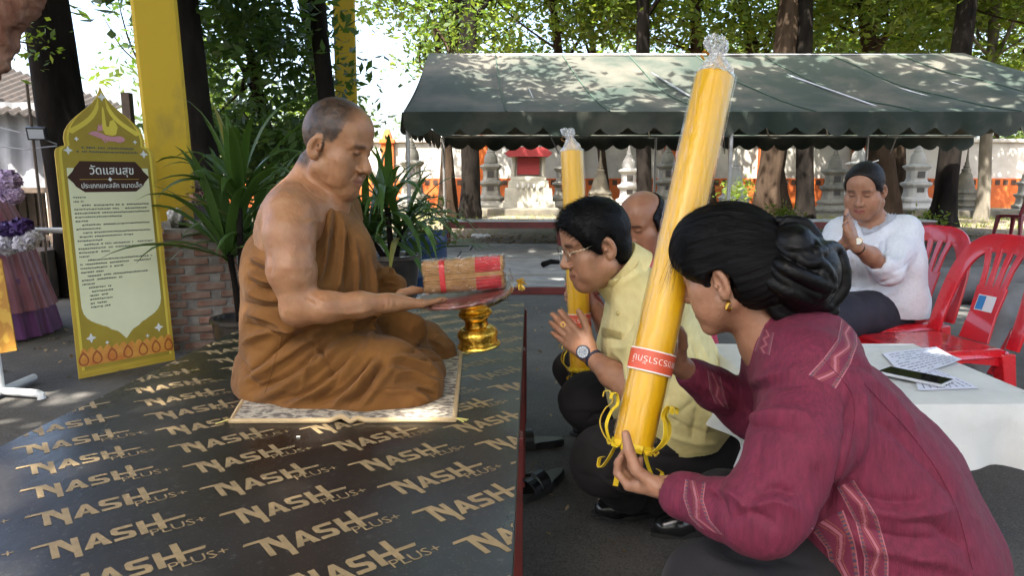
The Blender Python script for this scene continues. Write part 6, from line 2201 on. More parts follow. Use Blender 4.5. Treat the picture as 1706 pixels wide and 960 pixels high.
st[ear] = 0
speck = .80 + .08 * fbm(v * 140, 3)
m_ = (st * np.clip(speck + .08, .25, .96))[:, None]
col = col * (1 - m_) + np.array((.008, .0075, .008))[None] * m_
S = Surf(v, f)
S.strokes([(-.003, .004, [(500, 282), (518, 302), (545, 318)]), (-.003, .004, [(498, 300), (515, 318), (538, 332)]), (-.0025, .004, [(520, 268), (535, 300), (560, 322)]), (.003, .006, [(505, 375), (525, 368), (545, 372)]), (-.004, .006, [(528, 390), (530, 415), (526, 440)]),
           (-.003, .004, [(505, 495), (522, 500), (535, 515)]), (-.002, .004, [(520, 480), (530, 492), (548, 500)]), (.003, .006, [(540, 520), (580, 522), (620, 516)]), (.002, .003, [(655, 498), (672, 500), (690, 505)]), (-.002, .003, [(640, 496), (642, 506), (640, 516)]), (-.002, .003, [(648, 495), (650, 505), (648, 515)]),
           (-.003, .005, [(448, 420), (452, 440), (450, 460)])])
S.noise(.0010, 60, 1)
S.obj('body', monk_skin, monk, col)

# ---- robe
vol = Vol((-.80, 1.30, PLAT_Z - .02), (-.10, 2.42, W(540, 300, 1.9).z), .0038)
YR = 1.87
# trunk of the robe
chain(vol, [T(520, 590, YR, 96), T(503, 530, YR, 92), T(505, 465, YR, 84), T(515, 420, YR, 76)], .05)
vol.put(ell(W(488, 598, 1.88), (.112, .20, .13)), .04)
# back and chest of the robe wrapped under the right arm
vol.put(ell(W(512, 470, 1.87), (.150, .195, .16)), .03)
vol.put(ell(W(502, 440, 1.85), (.14, .18, .13)), .03)
chain(vol, [(W(468, 622, 1.84), .082), (W(472, 560, 1.82), .08), (W(466, 470, 1.84), .060), (W(462, 430, 1.86), .05)], .05)
# over the left (far) shoulder and chest
chain(vol, [(W(548, 350, 2.03), .072), (W(530, 400, 1.93), .085), (W(525, 470, 1.88), .10)], .05)
chain(vol, [(W(560, 345, 1.95), .045), (W(574, 420, 1.86), .072), (W(588, 520, 1.86), .078)], .04)
chain(vol, [(W(558, 336, 1.92), .030), (W(548, 380, 1.82), .045), (W(535, 432, 1.775), .045), (W(520, 460, 1.76), .05)], .03)
chain(vol, [(W(545, 338, 2.00), .045), (W(560, 352, 2.02), .05)], .04)
chain(vol, [(W(552, 352, 2.04), .08), (W(575, 430, 2.06), .07), (W(610, 470, 2.07), .055), (W(655, 477, 2.04), .038)], .035)
chain(vol, [(W(590, 480, 2.04), .065), (W(640, 500, 2.05), .03)], .03)
# lap: near thigh and knee, crossed shin, far thigh and knee
chain(vol, [(W(470, 625, 1.88), .115), (W(560, 622, 1.79), .105), (W(640, 628, 1.73), .090), (W(695, 645, 1.73), .066)], .05)
chain(vol, [(W(445, 645, 1.82), .080), (W(520, 655, 1.74), .075), (W(610, 660, 1.70), .062), (W(675, 658, 1.71), .055)], .05)
chain(vol, [(W(550, 610, 2.08), .11), (W(640, 578, 2.16), .09), (W(700, 580, 2.20), .078), (W(728, 592, 2.15), .064)], .05)
chain(vol, [(W(695, 640, 1.76), .055), (W(705, 620, 1.90), .05), (W(695, 598, 2.05), .05)], .05)
vol.put(ell(W(600, 595, 1.92), (.14, .18, .085)), .04)
# skirt of cloth resting on the mat
chain(vol, [(W(440, 655, 1.74), .050), (W(520, 676, 1.675), .034), (W(600, 678, 1.66), .030), (W(668, 670, 1.67), .028)], .06)
chain(vol, [(W(442, 620, 1.90), .06), (W(442, 635, 1.80), .05)], .05)
# bunched end of cloth under the far hand
chain(vol, [(W(640, 520, 1.98), .035), (W(690, 545, 1.97), .030), (W(700, 555, 1.97), .018)], .03)
chain(vol, [(W(630, 540, 1.96), .04), (W(668, 575, 1.93), .028)], .03)
# cut: armhole, chest opening along the bare right shoulder
vol.put(rcone(SR + Vector((0, -.03, .05)), .085, W(472, 400, 1.62), .066), .015, 'sub')
vol.put(rcone(W(500, 350, 1.70), .075, W(508, 385, 1.70), .050), .015, 'sub')
vol.put(rcone(W(480, 400, 1.58), .058, W(500, 506, 1.56), .050), .012, 'sub')
vol.put(rcone(W(500, 506, 1.56), .046, W(640, 505, 1.62), .038), .012, 'sub')
vol.put(rbox((.0, 1.9, PLAT_Z - .096), (2, 2, .1), .0), .004, 'sub')
v, f = vol.mesh(1)
v, f = clean_islands(v, f)
# open the cloth over the right chest: press the surface inside the body there
S2 = Surf(v, f)
FO = [
 # chest folds falling from the far shoulder
 (.009, .007, [(552, 340), (546, 380), (540, 430), (528, 470)]), (-.008, .006, [(561, 350), (556, 400), (548, 450), (535, 485)]),
 (.008, .007, [(572, 360), (569, 410), (562, 460), (550, 500)]), (-.007, .006, [(580, 380), (578, 430), (574, 490)]),
 (.006, .008, [(592, 395), (594, 450), (592, 510), (585, 560)]), (-.006, .006, [(603, 420), (606, 480), (600, 540)]),
 (.007, .007, [(618, 430), (622, 480), (624, 530), (616, 580)]),
 (.008, .007, [(415, 428), (440, 440), (455, 445)]), (-.006, .005, [(412, 440), (440, 452), (458, 456)]),
 (.008, .008, [(412, 452), (440, 466), (462, 470)]), (-.007, .006, [(412, 466), (436, 482), (465, 486)]),
 (.007, .008, [(410, 482), (440, 496), (470, 500)]), (-.006, .006, [(410, 505), (440, 512), (470, 512)]),
 (.009, .010, [(405, 522), (440, 525), (480, 540), (510, 545)]), (-.008, .007, [(405, 540), (440, 548), (490, 556)]),
 (.010, .012, [(402, 575), (430, 560), (470, 545), (500, 540)]),
 # sweeping folds of the lap, fanning from the far hip down to the near hem
 (-.009, .008, [(405, 625), (440, 600), (480, 570), (520, 548)]), (.010, .011, [(400, 640), (450, 612), (500, 580), (545, 552)]),
 (-.010, .008, [(412, 655), (470, 628), (520, 592), (560, 560)]), (.010, .012, [(420, 668), (480, 645), (535, 605), (580, 562)]),
 (-.011, .009, [(450, 672), (510, 650), (560, 612), (600, 565)]), (.010, .011, [(470, 680), (535, 652), (580, 618), (622, 568)]),
 (-.010, .008, [(510, 680), (560, 655), (598, 622), (630, 582)]), (.010, .010, [(545, 682), (585, 655), (612, 625), (638, 590)]),
 (-.009, .007, [(575, 680), (605, 655), (625, 625), (645, 600)]), (.007, .009, [(600, 680), (625, 650), (645, 622), (662, 605)]),
 (.007, .008, [(640, 600), (670, 596), (700, 606), (735, 618)]), (-.007, .007, [(640, 612), (670, 606), (700, 616), (735, 630)]),
 (.006, .008, [(650, 625), (685, 620), (715, 632), (738, 645)]), (-.005, .006, [(655, 640), (690, 634), (720, 646)]),
 (-.006, .007, [(690, 650), (715, 655), (735, 668)]), (.006, .009, [(640, 655), (680, 650), (705, 662), (720, 680)]),
 (.006, .008, [(560, 545), (600, 530), (640, 520)]), (-.006, .006, [(570, 558), (610, 545), (650, 535)]),
 (-.006, .007, [(668, 585), (700, 585), (735, 592)]), (.007, .010, [(680, 572), (715, 572), (745, 582)]), (-.006, .006, [(700, 600), (730, 600), (752, 606)]),
 (.006, .006, [(634, 470), (650, 462), (668, 466)]), (-.006, .005, [(628, 482), (648, 476), (668, 478)]), (.006, .006, [(628, 455), (645, 450), (660, 458)]),
 (-.007, .010, [(400, 600), (415, 625), (430, 650)]), (.006, .01, [(430, 690), (500, 694), (580, 694)]), (-.005, .006, [(420, 680), (470, 686), (540, 688)]),
 (-.006, .005, [(505, 560), (540, 590), (560, 640)]), (.005, .006, [(530, 560), (520, 610), (500, 650)]), (-.005, .005, [(590, 600), (560, 640), (530, 668)]),
]
FX = []
for (a0, w0, p0_), (a1, w1, p1_) in zip(FO[:-1], FO[1:]):
    if len(p0_) == len(p1_) and max(abs(p0_[0][0] - p1_[0][0]), abs(p0_[0][1] - p1_[0][1]), abs(p0_[-1][0] - p1_[-1][0])) < 45:
        FX.append((-.0035 if a0 > 0 else .0035, .0036, [((a + c) / 2 + random.uniform(-3, 3), (b_ + d_) / 2 + random.uniform(-2, 2)) for (a, b_), (c, d_) in zip(p0_, p1_)]))
S2.strokes([(a * 2.1, w * .85, p) for a, w, p in FO] + FX)
S2.refresh()
S2.noise(.0035, 16, 1, (1, 1, 1.2)); S2.noise(.0012, 55, 2)
S2.v = lap(S2.v, S2.f, .3)
S2.v[:, 2] = np.maximum(S2.v[:, 2], PLAT_Z + .006)
S2.refresh()
rob = S2.obj('robe', robe_m, monk)
for pts in ([(618, 652), (655, 646), (695, 654), (732, 668)], [(556, 350), (546, 392), (534, 430), (520, 452)], [(470, 560), (455, 610), (440, 660)], [(640, 470), (656, 478), (668, 486)], [(575, 365), (586, 440), (588, 520)]):
    P = S2.project([tuple(p[:2]) for p in curve_pts([(a, c, 0) for a, c in pts], 40)])
    P = [p for k_, p in enumerate(P) if k_ == 0 or (p - P[k_ - 1]).length < .05]
    if len(P) > 4: loft_tube([p + Vector((0, -.0005, .0004)) for p in P], [.0013] * len(P), 6, 'seam', robe_m, rob)
# ---------------------------------------------------------------- the kneeling woman in the maroon jacket
lady = empty('person', W(1450, 960, 1.22), 'kneeling person in a maroon woven jacket with a black bun, holding the tall candle', 'person')
lady.location.z = 0
skin_l = skin_mat('skin_lady', .45)
hair_m = hair_mat('black_hair')
jacket_m = mat('maroon_cloth', (0.165, 0.012, 0.040), 0.80, col2=(0.098, 0.006, 0.025), vscale=130, bump=.8, bscale=420, sheen=.02, detail=3, stretch=(1, 1, .12), ramp=(.3, .7))
dark_trouser = mat('dark_trouser', (0.0075, 0.0065, 0.008), 0.9, col2=(.012, .010, .012), vscale=9, bump=.3, bscale=400)
YL = 1.25
lR = facing(143, 20)
lo_ = W(1214, 448, YL); ls = .885
# candle axis (the near candle): bottom and shoulder
CB, CT = W(1053, 748, 1.24), W(1192, 122, 1.42)
CD = (CT - CB).normalized()
def cpt(t): return CB.lerp(CT, t)
vol = Vol((.14, .92, .38), (.80, 1.62, 1.12), .0034)
put_head(vol, lo_, lR, ls, fat=.0, nose=.9, jaw=.9, skull=(.074, .090, .086), brow=.85, ear_z=-.014)
vol.put(rcone(W(1232, 495, YL), .042, W(1285, 560, YL - .01), .050), .03)
chain(vol, [(W(1290, 575, YL), .06), (W(1350, 660, YL), .08), (W(1420, 780, YL + .02), .09)], .03)
SN, SF = W(1365, 640, 1.10), W(1300, 610, 1.40)
EN = W(1272, 858, .99)
WN = W(1122, 814, 1.13)
chain(vol, [(W(1300, 580, YL), .05), (SN, .045), (EN, .038), (WN, .020)], .02)
EF = W(1255, 700, 1.50); WF = W(1130, 607, 1.392)
chain(vol, [(W(1300, 580, YL), .05), (SF, .045), (EF, .036), (WF, .021)], .02)
# near hand under the foot of the candle, thumb up its face
hand(vol, WN, (W(1066, 806, 1.18) - WN), (-.15, .30, 1.0), -1, curl=((.75, .95, .5), (.7, .95, .5), (.65, .9, .5), (.6, .9, .5)), spread=.05,
     thumb=((.55, .55, .70), (.10, .30, 1.0), (-.10, .25, 1.0)), s=.90, thumb_len=1.15)
# far hand closed round the shaft
hand(vol, WF, (W(1072, 572, 1.350) - WF), (-.15, -1.0, -.05), 1, curl=((.30, 1.15, .9), (.32, 1.15, .9), (.36, 1.15, .9), (.45, 1.15, .9)), spread=.06,
     thumb=((.6, .5, .3), (.6, .75, .15), (.45, .9, .15)), s=.90, thumb_len=.85)
v, f = vol.mesh(1); v, f = clean_islands(v, f)
q = head_local(v, lo_, lR, ls)
col = skin_color(v, (.34, .175, .105), 2)
paint_face(col, q, lip=(.32, .09, .09), brow=(.03, .02, .02))
SB = Surf(v, f)
SB.obj('body', skin_l, lady, col)
# hair: combed back cap and a coiled bun
LL = lambda x, y, z: lo_ + lR @ (Vector((x, y, z)) * ls)
vol = Vol((.22, 1.0, .84), (.62, 1.42, 1.14), .0030)
vol.put(ell(LL(0, -.006, .038), (.089 * ls, .106 * ls, .098 * ls), lR), .01)
vol.put(rcone(W(1255, 440, 1.22), .075, W(1300, 450, 1.20), .058), .03)
vol.put(ell(LL(0, .030, .055), (.072, .064, .062), lR), .02)
vol.put(ell(LL(0, -.055, -.030), (.060, .042, .056), lR), .02)
vol.put(rcone(LL(-.068, .045, .030), .019, LL(-.072, .020, .005), .014), .02)
vol.put(rcone(LL(.068, .045, .030), .019, LL(.072, .020, .005), .014), .02)
vol.put(ell(LL(0, .105, -.052), (.080, .074, .078), lR), .008, 'sub')
vol.put(ell(LL(-.080, -.004, -.030), (.023, .024, .031), lR), .008, 'sub')
vol.put(ell(LL(.080, -.004, -.030), (.023, .024, .031), lR), .008, 'sub')
v, f = vol.mesh(1); v, f = clean_islands(v, f)
q = head_local(v, lo_, lR, ls)
bc = np.array((0, -.13, .0))
d_ = q - bc
phi = np.arctan2(d_[:, 0], d_[:, 2]); rr2 = np.sqrt(d_[:, 0] ** 2 + d_[:, 2] ** 2)
S_h = Surf(v, f)
S_h.v = S_h.v + S_h.n * (.0016 * vnoise(np.stack([phi * 16, q[:, 1] * 8, np.zeros(len(q))], 1)))[:, None]
hob = S_h.obj('hair', hair_m, lady)
set_flow(hob, np.stack([phi * 75, q[:, 1] * 9, rr2 * 9], 1))
BC = W(1338, 456, 1.19)
def bunpt(cx, cy, lift=.0):
    u, vv = 1100 + cx / 3.84, 310 + cy / 3.84
    r = math.hypot(u - 1338, vv - 456) * 1.19 / FPX
    return W(u, vv, 1.19 - math.sqrt(max(0, .066 ** 2 - r * r)) * .95 - lift)
vol = Vol((BC.x - .11, BC.y - .11, BC.z - .11), (BC.x + .11, BC.y + .11, BC.z + .11), .0026)
vol.put(ell(BC, (.060, .058, .068)), .01)
vol.put(ell(W(1318, 405, 1.18), (.036, .045, .034)), .015)
CURLS = [([(650, 480), (700, 600), (860, 690), (1080, 770)], .0125), ([(690, 430), (800, 520), (960, 600), (1085, 650)], .0120), ([(990, 430), (1110, 400), (1165, 520), (1165, 650), (1100, 740)], .0125),
         ([(930, 440), (1040, 510), (1095, 600)], .0095), ([(640, 600), (700, 720), (850, 820), (1000, 850), (1100, 800)], .0125), ([(700, 290), (780, 400), (900, 470)], .0090),
         ([(760, 220), (880, 290), (1000, 390)], .0085), ([(810, 215), (930, 240), (1010, 330)], .0080), ([(650, 660), (740, 810), (900, 885), (1050, 865)], .0115), ([(830, 410), (930, 490), (1010, 480)], .0085),
         ([(720, 520), (820, 620), (1000, 700)], .0080), ([(740, 330), (820, 430), (880, 440), (960, 400)], .0075), ([(640, 540), (660, 640), (740, 720)], .0085), ([(1030, 560), (1060, 640), (1040, 700)], .0085), ([(860, 330), (900, 380), (880, 430)], .007), ([(1170, 600), (1180, 560), (1190, 620)], .005)]
for pts, r in CURLS:
    P = curve_pts([bunpt(*p) for p in pts], 18)
    chain(vol, [(p, r) for p in P], .0025)
v, f = vol.mesh(1); v, f = clean_islands(v, f)
S_b = Surf(v, f)
S_b.noise(.0005, 110, 1)
bob = S_b.obj('hair_bun', hair_mat('coiled_hair', (.0022, .0019, .0022), .40, .20, .3), lady)
set_flow(bob, v @ np.array([[90, 40, 0], [20, 60, 0], [-220, 160, 8]]))
comb_strands(S_h, BC, 1500, .020, .00035, hair_m, lady, 21, .0, .03, mask=(q[:, 2] > .012) & (q[:, 1] < .07))
# loose strands by the temple and small flyaways
rg = np.random.default_rng(4)
rt = []; dr = []
for k in range(30):
    u0, v0 = 1134 + rg.normal() * 4, 400 + rg.normal() * 10
    a = W(u0, v0, 1.205 + rg.random() * .03); b_ = W(1124 + rg.normal() * 8, 470 + rg.normal() * 12, 1.20)
    rt.append(tuple(a)); dr.append(tuple(b_ - a))
rt, dr = np.array(rt), np.array(dr)
vs, fs = strands(rt, np.tile([0, -1.0, 0], (len(rt), 1)), dr + np.array([-.015, 0, .0]), .06 + .05 * rg.random(len(rt)), .00045, 6, .5, 5, .05)
strand_obj('loose_strands', vs, fs, hair_m, lady)
pick = rg.choice(len(S_h.v), 120)
fl = S_h.n[pick] * .22 + np.array(A3(lR @ Vector((0, -1, 0))))[None] * .9 + rg.normal(size=(120, 3)) * .15
vs, fs = strands(S_h.v[pick], S_h.n[pick], fl, .018 + .02 * rg.random(120), .0003, 3, .1, 6, .1)
strand_obj('flyaway_hairs', vs, fs, hair_m, lady)
# ear ring
gold = mat('gold', (0.75, 0.46, 0.09), 0.25, metal=1.0, bump=.15, bscale=160)
ep = SB.ray(1213, 505)[0]
if ep:
    b = MB(); b.tube([ep + Vector((.001, -.004, .004)), ep + Vector((-.004, -.008, -.001)), ep + Vector((-.005, -.008, -.008)), ep + Vector((.001, -.006, -.012)), ep + Vector((.005, -.004, -.007))], [.002, .003, .0035, .003, .002], 8)
    b.lathe([(.001, -.003), (.0042, -.001), (.0042, .001), (.001, .003)], ep + Vector((-.001, -.007, .001)), 10)
    b.build('ear_ring', gold, lady, smooth=True)

# ---- jacket
vol = Vol((.18, .80, .20), (1.06, 1.62, .98), .0040)
for Y, k in ((1.13, .92), (1.26, 1.0), (1.39, .9)):
    chain(vol, [T(1338, 618, Y, 78 * k), T(1385, 715, Y, 118 * k), T(1445, 820, Y, 150 * k), T(1490, 930, Y, 165 * k), T(1500, 1010, Y, 160 * k)], .05)
chain(vol, [(W(1300, 560, YL), .058), (W(1345, 590, 1.20), .085)], .04)
vol.put(rcone(W(1280, 552, YL), .054, W(1268, 532, YL), .050), .012)          # stand collar
chain(vol, [(W(1330, 600, YL), .07), (SN, .070)], .04)
chain(vol, [(W(1320, 600, YL), .07), (SF, .068)], .04)
# near sleeve
chain(vol, [(SN, .070), (W(1328, 740, 1.03), .068), (W(1282, 838, .99), .059), (W(1264, 864, .99), .053)], .03)
chain(vol, [(W(1272, 864, .985), .051), (W(1200, 848, 1.04), .042), (W(1140, 826, 1.105), .034), (W(1122, 818, 1.125), .0285)], .02)
# far sleeve
chain(vol, [(SF, .068), (W(1265, 690, 1.47), .058), (W(1235, 672, 1.48), .052)], .03)
chain(vol, [(W(1242, 682, 1.48), .050), (W(1192, 650, 1.445), .042), (W(1152, 623, 1.412), .034)], .02)
# openings: neck, cuffs
vol.put(rcone(W(1262, 520, YL), .047, W(1240, 470, YL), .060), .004, 'sub')
vol.put(rcone(W(1112, 812, 1.13), .026, W(1060, 800, 1.15), .026), .003, 'sub')
vol.put(rcone(W(1132, 609, 1.395), .030, W(1100, 588, 1.38), .03), .003, 'sub')
v, f = vol.mesh(1); v, f = clean_islands(v, f)
SJ = Surf(v, f)
FJ = [
 (-.008, .010, [(1420, 650), (1412, 720), (1395, 800), (1350, 880)]), (.006, .014, [(1440, 640), (1436, 720), (1420, 790)]),
 (-.006, .009, [(1400, 800), (1440, 830), (1500, 840), (1560, 830)]), (.006, .012, [(1410, 820), (1460, 850), (1530, 858), (1600, 845)]),
 (-.005, .010, [(1395, 850), (1450, 885), (1520, 900), (1600, 895)]), (.005, .012, [(1400, 880), (1470, 915), (1560, 925), (1640, 910)]),
 (-.005, .010, [(1450, 690), (1500, 730), (1560, 790), (1610, 850)]), (.005, .014, [(1440, 620), (1490, 670), (1540, 740)]),
 (.006, .010, [(1240, 700), (1290, 690), (1350, 690)]), (-.006, .008, [(1240, 715), (1290, 708), (1350, 712)]),
 (.005, .010, [(1245, 640), (1290, 625), (1340, 615)]), (-.005, .008, [(1240, 655), (1285, 643), (1345, 640)]),
 (-.006, .008, [(1250, 830), (1290, 815), (1335, 830)]), (.006, .010, [(1240, 850), (1290, 835), (1335, 855)]), (-.006, .008, [(1215, 870), (1250, 855), (1300, 880)]),
 (.005, .009, [(1200, 815), (1230, 830), (1250, 870)]), (-.005, .007, [(1180, 810), (1205, 835), (1215, 880)]), (.004, .008, [(1150, 805), (1165, 830), (1168, 858)]),
 (-.004, .008, [(1270, 720), (1262, 770), (1268, 820)]), (.004, .010, [(1310, 700), (1300, 770), (1310, 830)]),
 (-.005, .009, [(1400, 600), (1440, 610), (1480, 640)]), (.005, .008, [(1170, 640), (1195, 655), (1215, 680)]), (-.005, .007, [(1185, 628), (1210, 645), (1228, 665)]),
 (-.006, .010, [(1500, 870), (1560, 880), (1620, 930)]), (.005, .012, [(1500, 930), (1560, 935), (1620, 955)]),
]
SJ.strokes([(a * 1.5, w * .9, p) for a, w, p in FJ]); SJ.refresh(); SJ.noise(.0040, 9, 1); SJ.noise(.0009, 60, 2)
SJ.refresh()
SJ.obj('jacket', jacket_m, lady)


def woven_mat(name, ground, c1, c2, c3, n=9.0):
    """woven band: striped borders, zigzag ikat figure in the middle, laid out along the band's UV"""
    m = bpy.data.materials.new(name); m.use_nodes = True
    nt = m.node_tree; N, L = nt.nodes, nt.links
    b = N['Principled BSDF']; b.inputs['Roughness'].default_value = .85
    uv = N.new('ShaderNodeUVMap'); sp = N.new('ShaderNodeSeparateXYZ'); L.new(uv.outputs[0], sp.inputs[0])
    def math_(op, a, b_=None, c=None):
        q = N.new('ShaderNodeMath'); q.operation = op
        for i, x in enumerate((a, b_, c)):
            if x is None: continue
            if isinstance(x, (int, float)): q.inputs[i].default_value = x
            else: L.new(x, q.inputs[i])
        return q.outputs[0]
    nz = N.new('ShaderNodeTexNoise'); nz.inputs['Scale'].default_value = 40; nz.inputs['Detail'].default_value = 3
    L.new(uv.outputs[0], nz.inputs['Vector'])
    u = math_('ADD', sp.outputs[0], math_('MULTIPLY', math_('SUBTRACT', nz.outputs[0], .5), .10))
    w = math_('ADD', sp.outputs[1], math_('MULTIPLY', math_('SUBTRACT', nz.outputs[0], .5), .14))
    def mixc(fac, a, c):
        q = N.new('ShaderNodeMix'); q.data_type = 'RGBA'; L.new(fac, q.inputs[0])
        for i, x in ((6, a), (7, c)):
            if isinstance(x, tuple): q.inputs[i].default_value = (*x, 1)
            else: L.new(x, q.inputs[i])
        return q.outputs[2]
    zig = math_('PINGPONG', math_('MULTIPLY', u, n), 1.0)                       # 0..1 along the band
    dist = math_('ABSOLUTE', math_('SUBTRACT', w, math_('ADD', .34, math_('MULTIPLY', zig, .32))))
    f1 = math_('LESS_THAN', dist, .055)
    f2 = math_('LESS_THAN', math_('ABSOLUTE', math_('SUBTRACT', dist, .12)), .022)
    colr = mixc(f1, ground, c1)
    colr = mixc(f2, colr, c2)
    edge = math_('ABSOLUTE', math_('SUBTRACT', w, .5))
    e1 = math_('GREATER_THAN', edge, .33)
    dash = math_('GREATER_THAN', math_('FRACT', math_('MULTIPLY', u, n * 5)), .45)
    ecol = mixc(dash, c3, c2)
    colr = mixc(e1, colr, ecol)
    e2 = math_('GREATER_THAN', edge, .455)
    colr = mixc(e2, colr, c1)
    L.new(colr, b.inputs['Base Color'])
    bp = N.new('ShaderNodeBump'); bp.inputs['Strength'].default_value = .4; bp.inputs['Distance'].default_value = .002
    L.new(nz.outputs[0], bp.inputs['Height']); L.new(bp.outputs[0], b.inputs['Normal'])
    return m


band_m = woven_mat('woven_band', (.15, .016, .045), (.36, .12, .15), (.24, .06, .05), (.045, .04, .085), 5)
band_s = woven_mat('woven_band_small', (.15, .016, .045), (.34, .11, .14), (.24, .06, .05), (.045, .04, .085), 3)
def strip(pts_a, pts_b):
    """band between two photo polylines"""
    def fn(s, t):
        def at(P):
            x = s * (len(P) - 1); i = min(int(x), len(P) - 2); r = x - i
            return (P[i][0] + (P[i + 1][0] - P[i][0]) * r, P[i][1] + (P[i + 1][1] - P[i][1]) * r)
        a, b_ = at(pts_a), at(pts_b)
        return (a[0] + (b_[0] - a[0]) * t, a[1] + (b_[1] - a[1]) * t)
    return fn
SJ.patch('shoulder_band', strip([(1347, 625), (1372, 598), (1395, 567), (1402, 530)], [(1392, 648), (1415, 610), (1428, 575), (1425, 545)]), 40, 14, 0.0009, band_m, lady)
SJ.patch('cuff_band', strip([(1142, 800), (1139, 830), (1150, 862), (1168, 880)], [(1176, 806), (1172, 835), (1184, 868), (1205, 892)]), 30, 14, 0.0009, band_s, lady)
SJ.patch('cuff_band', strip([(1178, 618), (1182, 650), (1192, 672)], [(1200, 628), (1206, 660), (1214, 682)]), 20, 10, 0.0009, band_s, lady)
SJ.patch('hem_band', strip([(1395, 812), (1425, 870), (1440, 930), (1440, 985)], [(1422, 800), (1462, 862), (1480, 930), (1480, 985)]), 40, 14, 0.0009, band_m, lady)
SJ.patch('hem_band', strip([(1350, 880), (1378, 915), (1392, 985)], [(1405, 850), (1425, 905), (1436, 985)]), 30, 14, 0.0009, band_s, lady)
SJ.patch('collar_band', strip([(1270, 548), (1258, 585)], [(1290, 555), (1283, 592)]), 24, 10, 0.0009, band_m, lady)
# seams
for pts in ([(1372, 600), (1420, 660), (1418, 740), (1392, 820)], [(1440, 640), (1530, 740), (1590, 840), (1620, 950)]):
    P = SJ.project([tuple(p[:2]) for p in curve_pts([(a, c, 0) for a, c in pts], 30)])
    if len(P) > 2: loft_tube([p + Vector((0, -.0006, .0004)) for p in P], [.0009] * len(P), 5, 'seam', jacket_m, lady)
# brooch at the front
bp2, _ = SJ.ray(1226, 690)
# trousers, shins, shoes
vol = Vol((.10, .78, -.01), (1.0, 1.66, .70), .0065)
chain(vol, [(W(1480, 960, 1.20), .13), (W(1300, 985, 1.10), .105), (W(1190, 985, 1.06), .078)], .04)
chain(vol, [(W(1480, 940, 1.36), .12), (W(1300, 880, 1.42), .095), (W(1205, 842, 1.40), .070)], .04)
chain(vol, [(W(1190, 985, 1.06), .074), (Vector((.50, 1.10, .08)), .05)], .03)
chain(vol, [(W(1205, 842, 1.40), .068), (Vector((.52, 1.46, .08)), .05)], .03)
v, f = vol.mesh(1); v, f = clean_islands(v, f)
SP_ = Surf(v, f); SP_.strokes([(-.008, .008, [(1190, 905), (1230, 930), (1300, 940)]), (.008, .01, [(1160, 915), (1210, 945), (1280, 955)]), (-.006, .006, [(1180, 800), (1205, 815), (1230, 818)]), (-.007, .007, [(1250, 915), (1300, 930), (1350, 945)])]); SP_.noise(.005, 9, 2)
SP_.obj('trousers', dark_trouser, lady)
shoe_m = mat('shoe_leather', (0.010, 0.010, 0.011), 0.22, col2=(.02, .02, .02), vscale=12, bump=.25, bscale=90, coat=.3)
sole_m = mat('shoe_sole', (0.015, 0.014, 0.013), .7)
def shoe(heel, toe, parent, name='shoe', h=.075, w=.045):
    heel, toe = Vector(heel), Vector(toe)
    d = (toe - heel); L_ = d.length; d.normalize(); s_ = Vector((-d.y, d.x, 0))
    vol = Vol(np.minimum(heel, toe) - np.array([.09, .09, .02]), np.maximum(heel, toe) + np.array([.09, .09, .16]), .004)
    z = Vector((0, 0, 1))
    chain(vol, [(heel + z * .045, .040), (heel + d * L_ * .35 + z * .045, .042), (heel + d * L_ * .7 + z * .032, .044), (toe - d * .035 + z * .028, .034)], .02)
    vol.put(rcone(heel + d * .03 + z * h, .036, heel + d * .07 + z * .06, .040), .02)
    vol.put(rbox((heel.x, heel.y, -.1), (1, 1, .106), .0), .003, 'sub')
    vol.put(rcone(heel + d * .035 + z * (h + .03), .030, heel + d * .05 + z * (h + .005), .024), .004, 'sub')
    v, f = vol.mesh(1); v, f = clean_islands(v, f)
    so = Surf(v, f).obj(name, shoe_m, parent)
    b = MB(); n = 20; ring = []
    for k in range(n):
        a = 2 * math.pi * k / n
        x = math.cos(a); yv = math.sin(a)
        ring.append(heel + d * (L_ * .5 + (L_ * .5 + .012) * x) + s_ * (w * (1.0 - .12 * x * 0) * yv * (1 if x > -.2 else .85)))
    b.add([p.xy.to_3d() + Vector((0, 0, .001)) for p in ring] + [p.xy.to_3d() + Vector((0, 0, .016)) for p in ring], [tuple(range(n - 1, -1, -1)), tuple(range(n, 2 * n))] + [(i, (i + 1) % n, n + (i + 1) % n, n + i) for i in range(n)])
    b.build('sole', sole_m, so, smooth=False)
    return so
shoe((.60, 1.10, 0), (.38, 1.09, 0), lady); shoe((.62, 1.47, 0), (.40, 1.46, 0), lady)
# ---------------------------------------------------------------- the squatting man in the yellow shirt
man = empty('person', W(1060, 860, 2.25), 'squatting person in a pale yellow shirt and glasses, palms pressed together', 'person')
man.location.z = 0
skin_y = skin_mat('skin_man', .45)
shirt_m = mat('yellow_silk', (0.74, 0.64, 0.30), 0.62, col2=(0.66, 0.55, 0.24), vscale=40, bump=.35, bscale=350, sheen=.05, detail=3, stretch=(1, .2, 1))
YY = 2.08
yR = facing(192, 15)
yo = W(993, 404, 2.0); ys = 1.02
vol = Vol((.02, 1.72, .50), (.72, 2.40, 1.12), .0034)
put_head(vol, yo, yR, ys, fat=.006, nose=1.05, skull=(.077, .090, .086))
vol.put(rcone(W(1010, 440, 2.02), .052, W(1060, 490, 2.05), .060), .03)
chain(vol, [(W(1068, 500, YY), .08), (W(1095, 580, YY), .10), (W(1120, 660, 2.12), .10)], .03)
MS, ME, MW = W(1100, 508, 1.90), W(1056, 652, 1.84), W(984, 594, 1.98)
chain(vol, [(W(1070, 490, 2.0), .05), (MS, .055), (ME, .040), (W(1020, 624, 1.90), .036), (MW, .025)], .02)
FS, FE, FW = W(1050, 500, 2.25), W(1010, 630, 2.24), W(985, 590, 2.05)
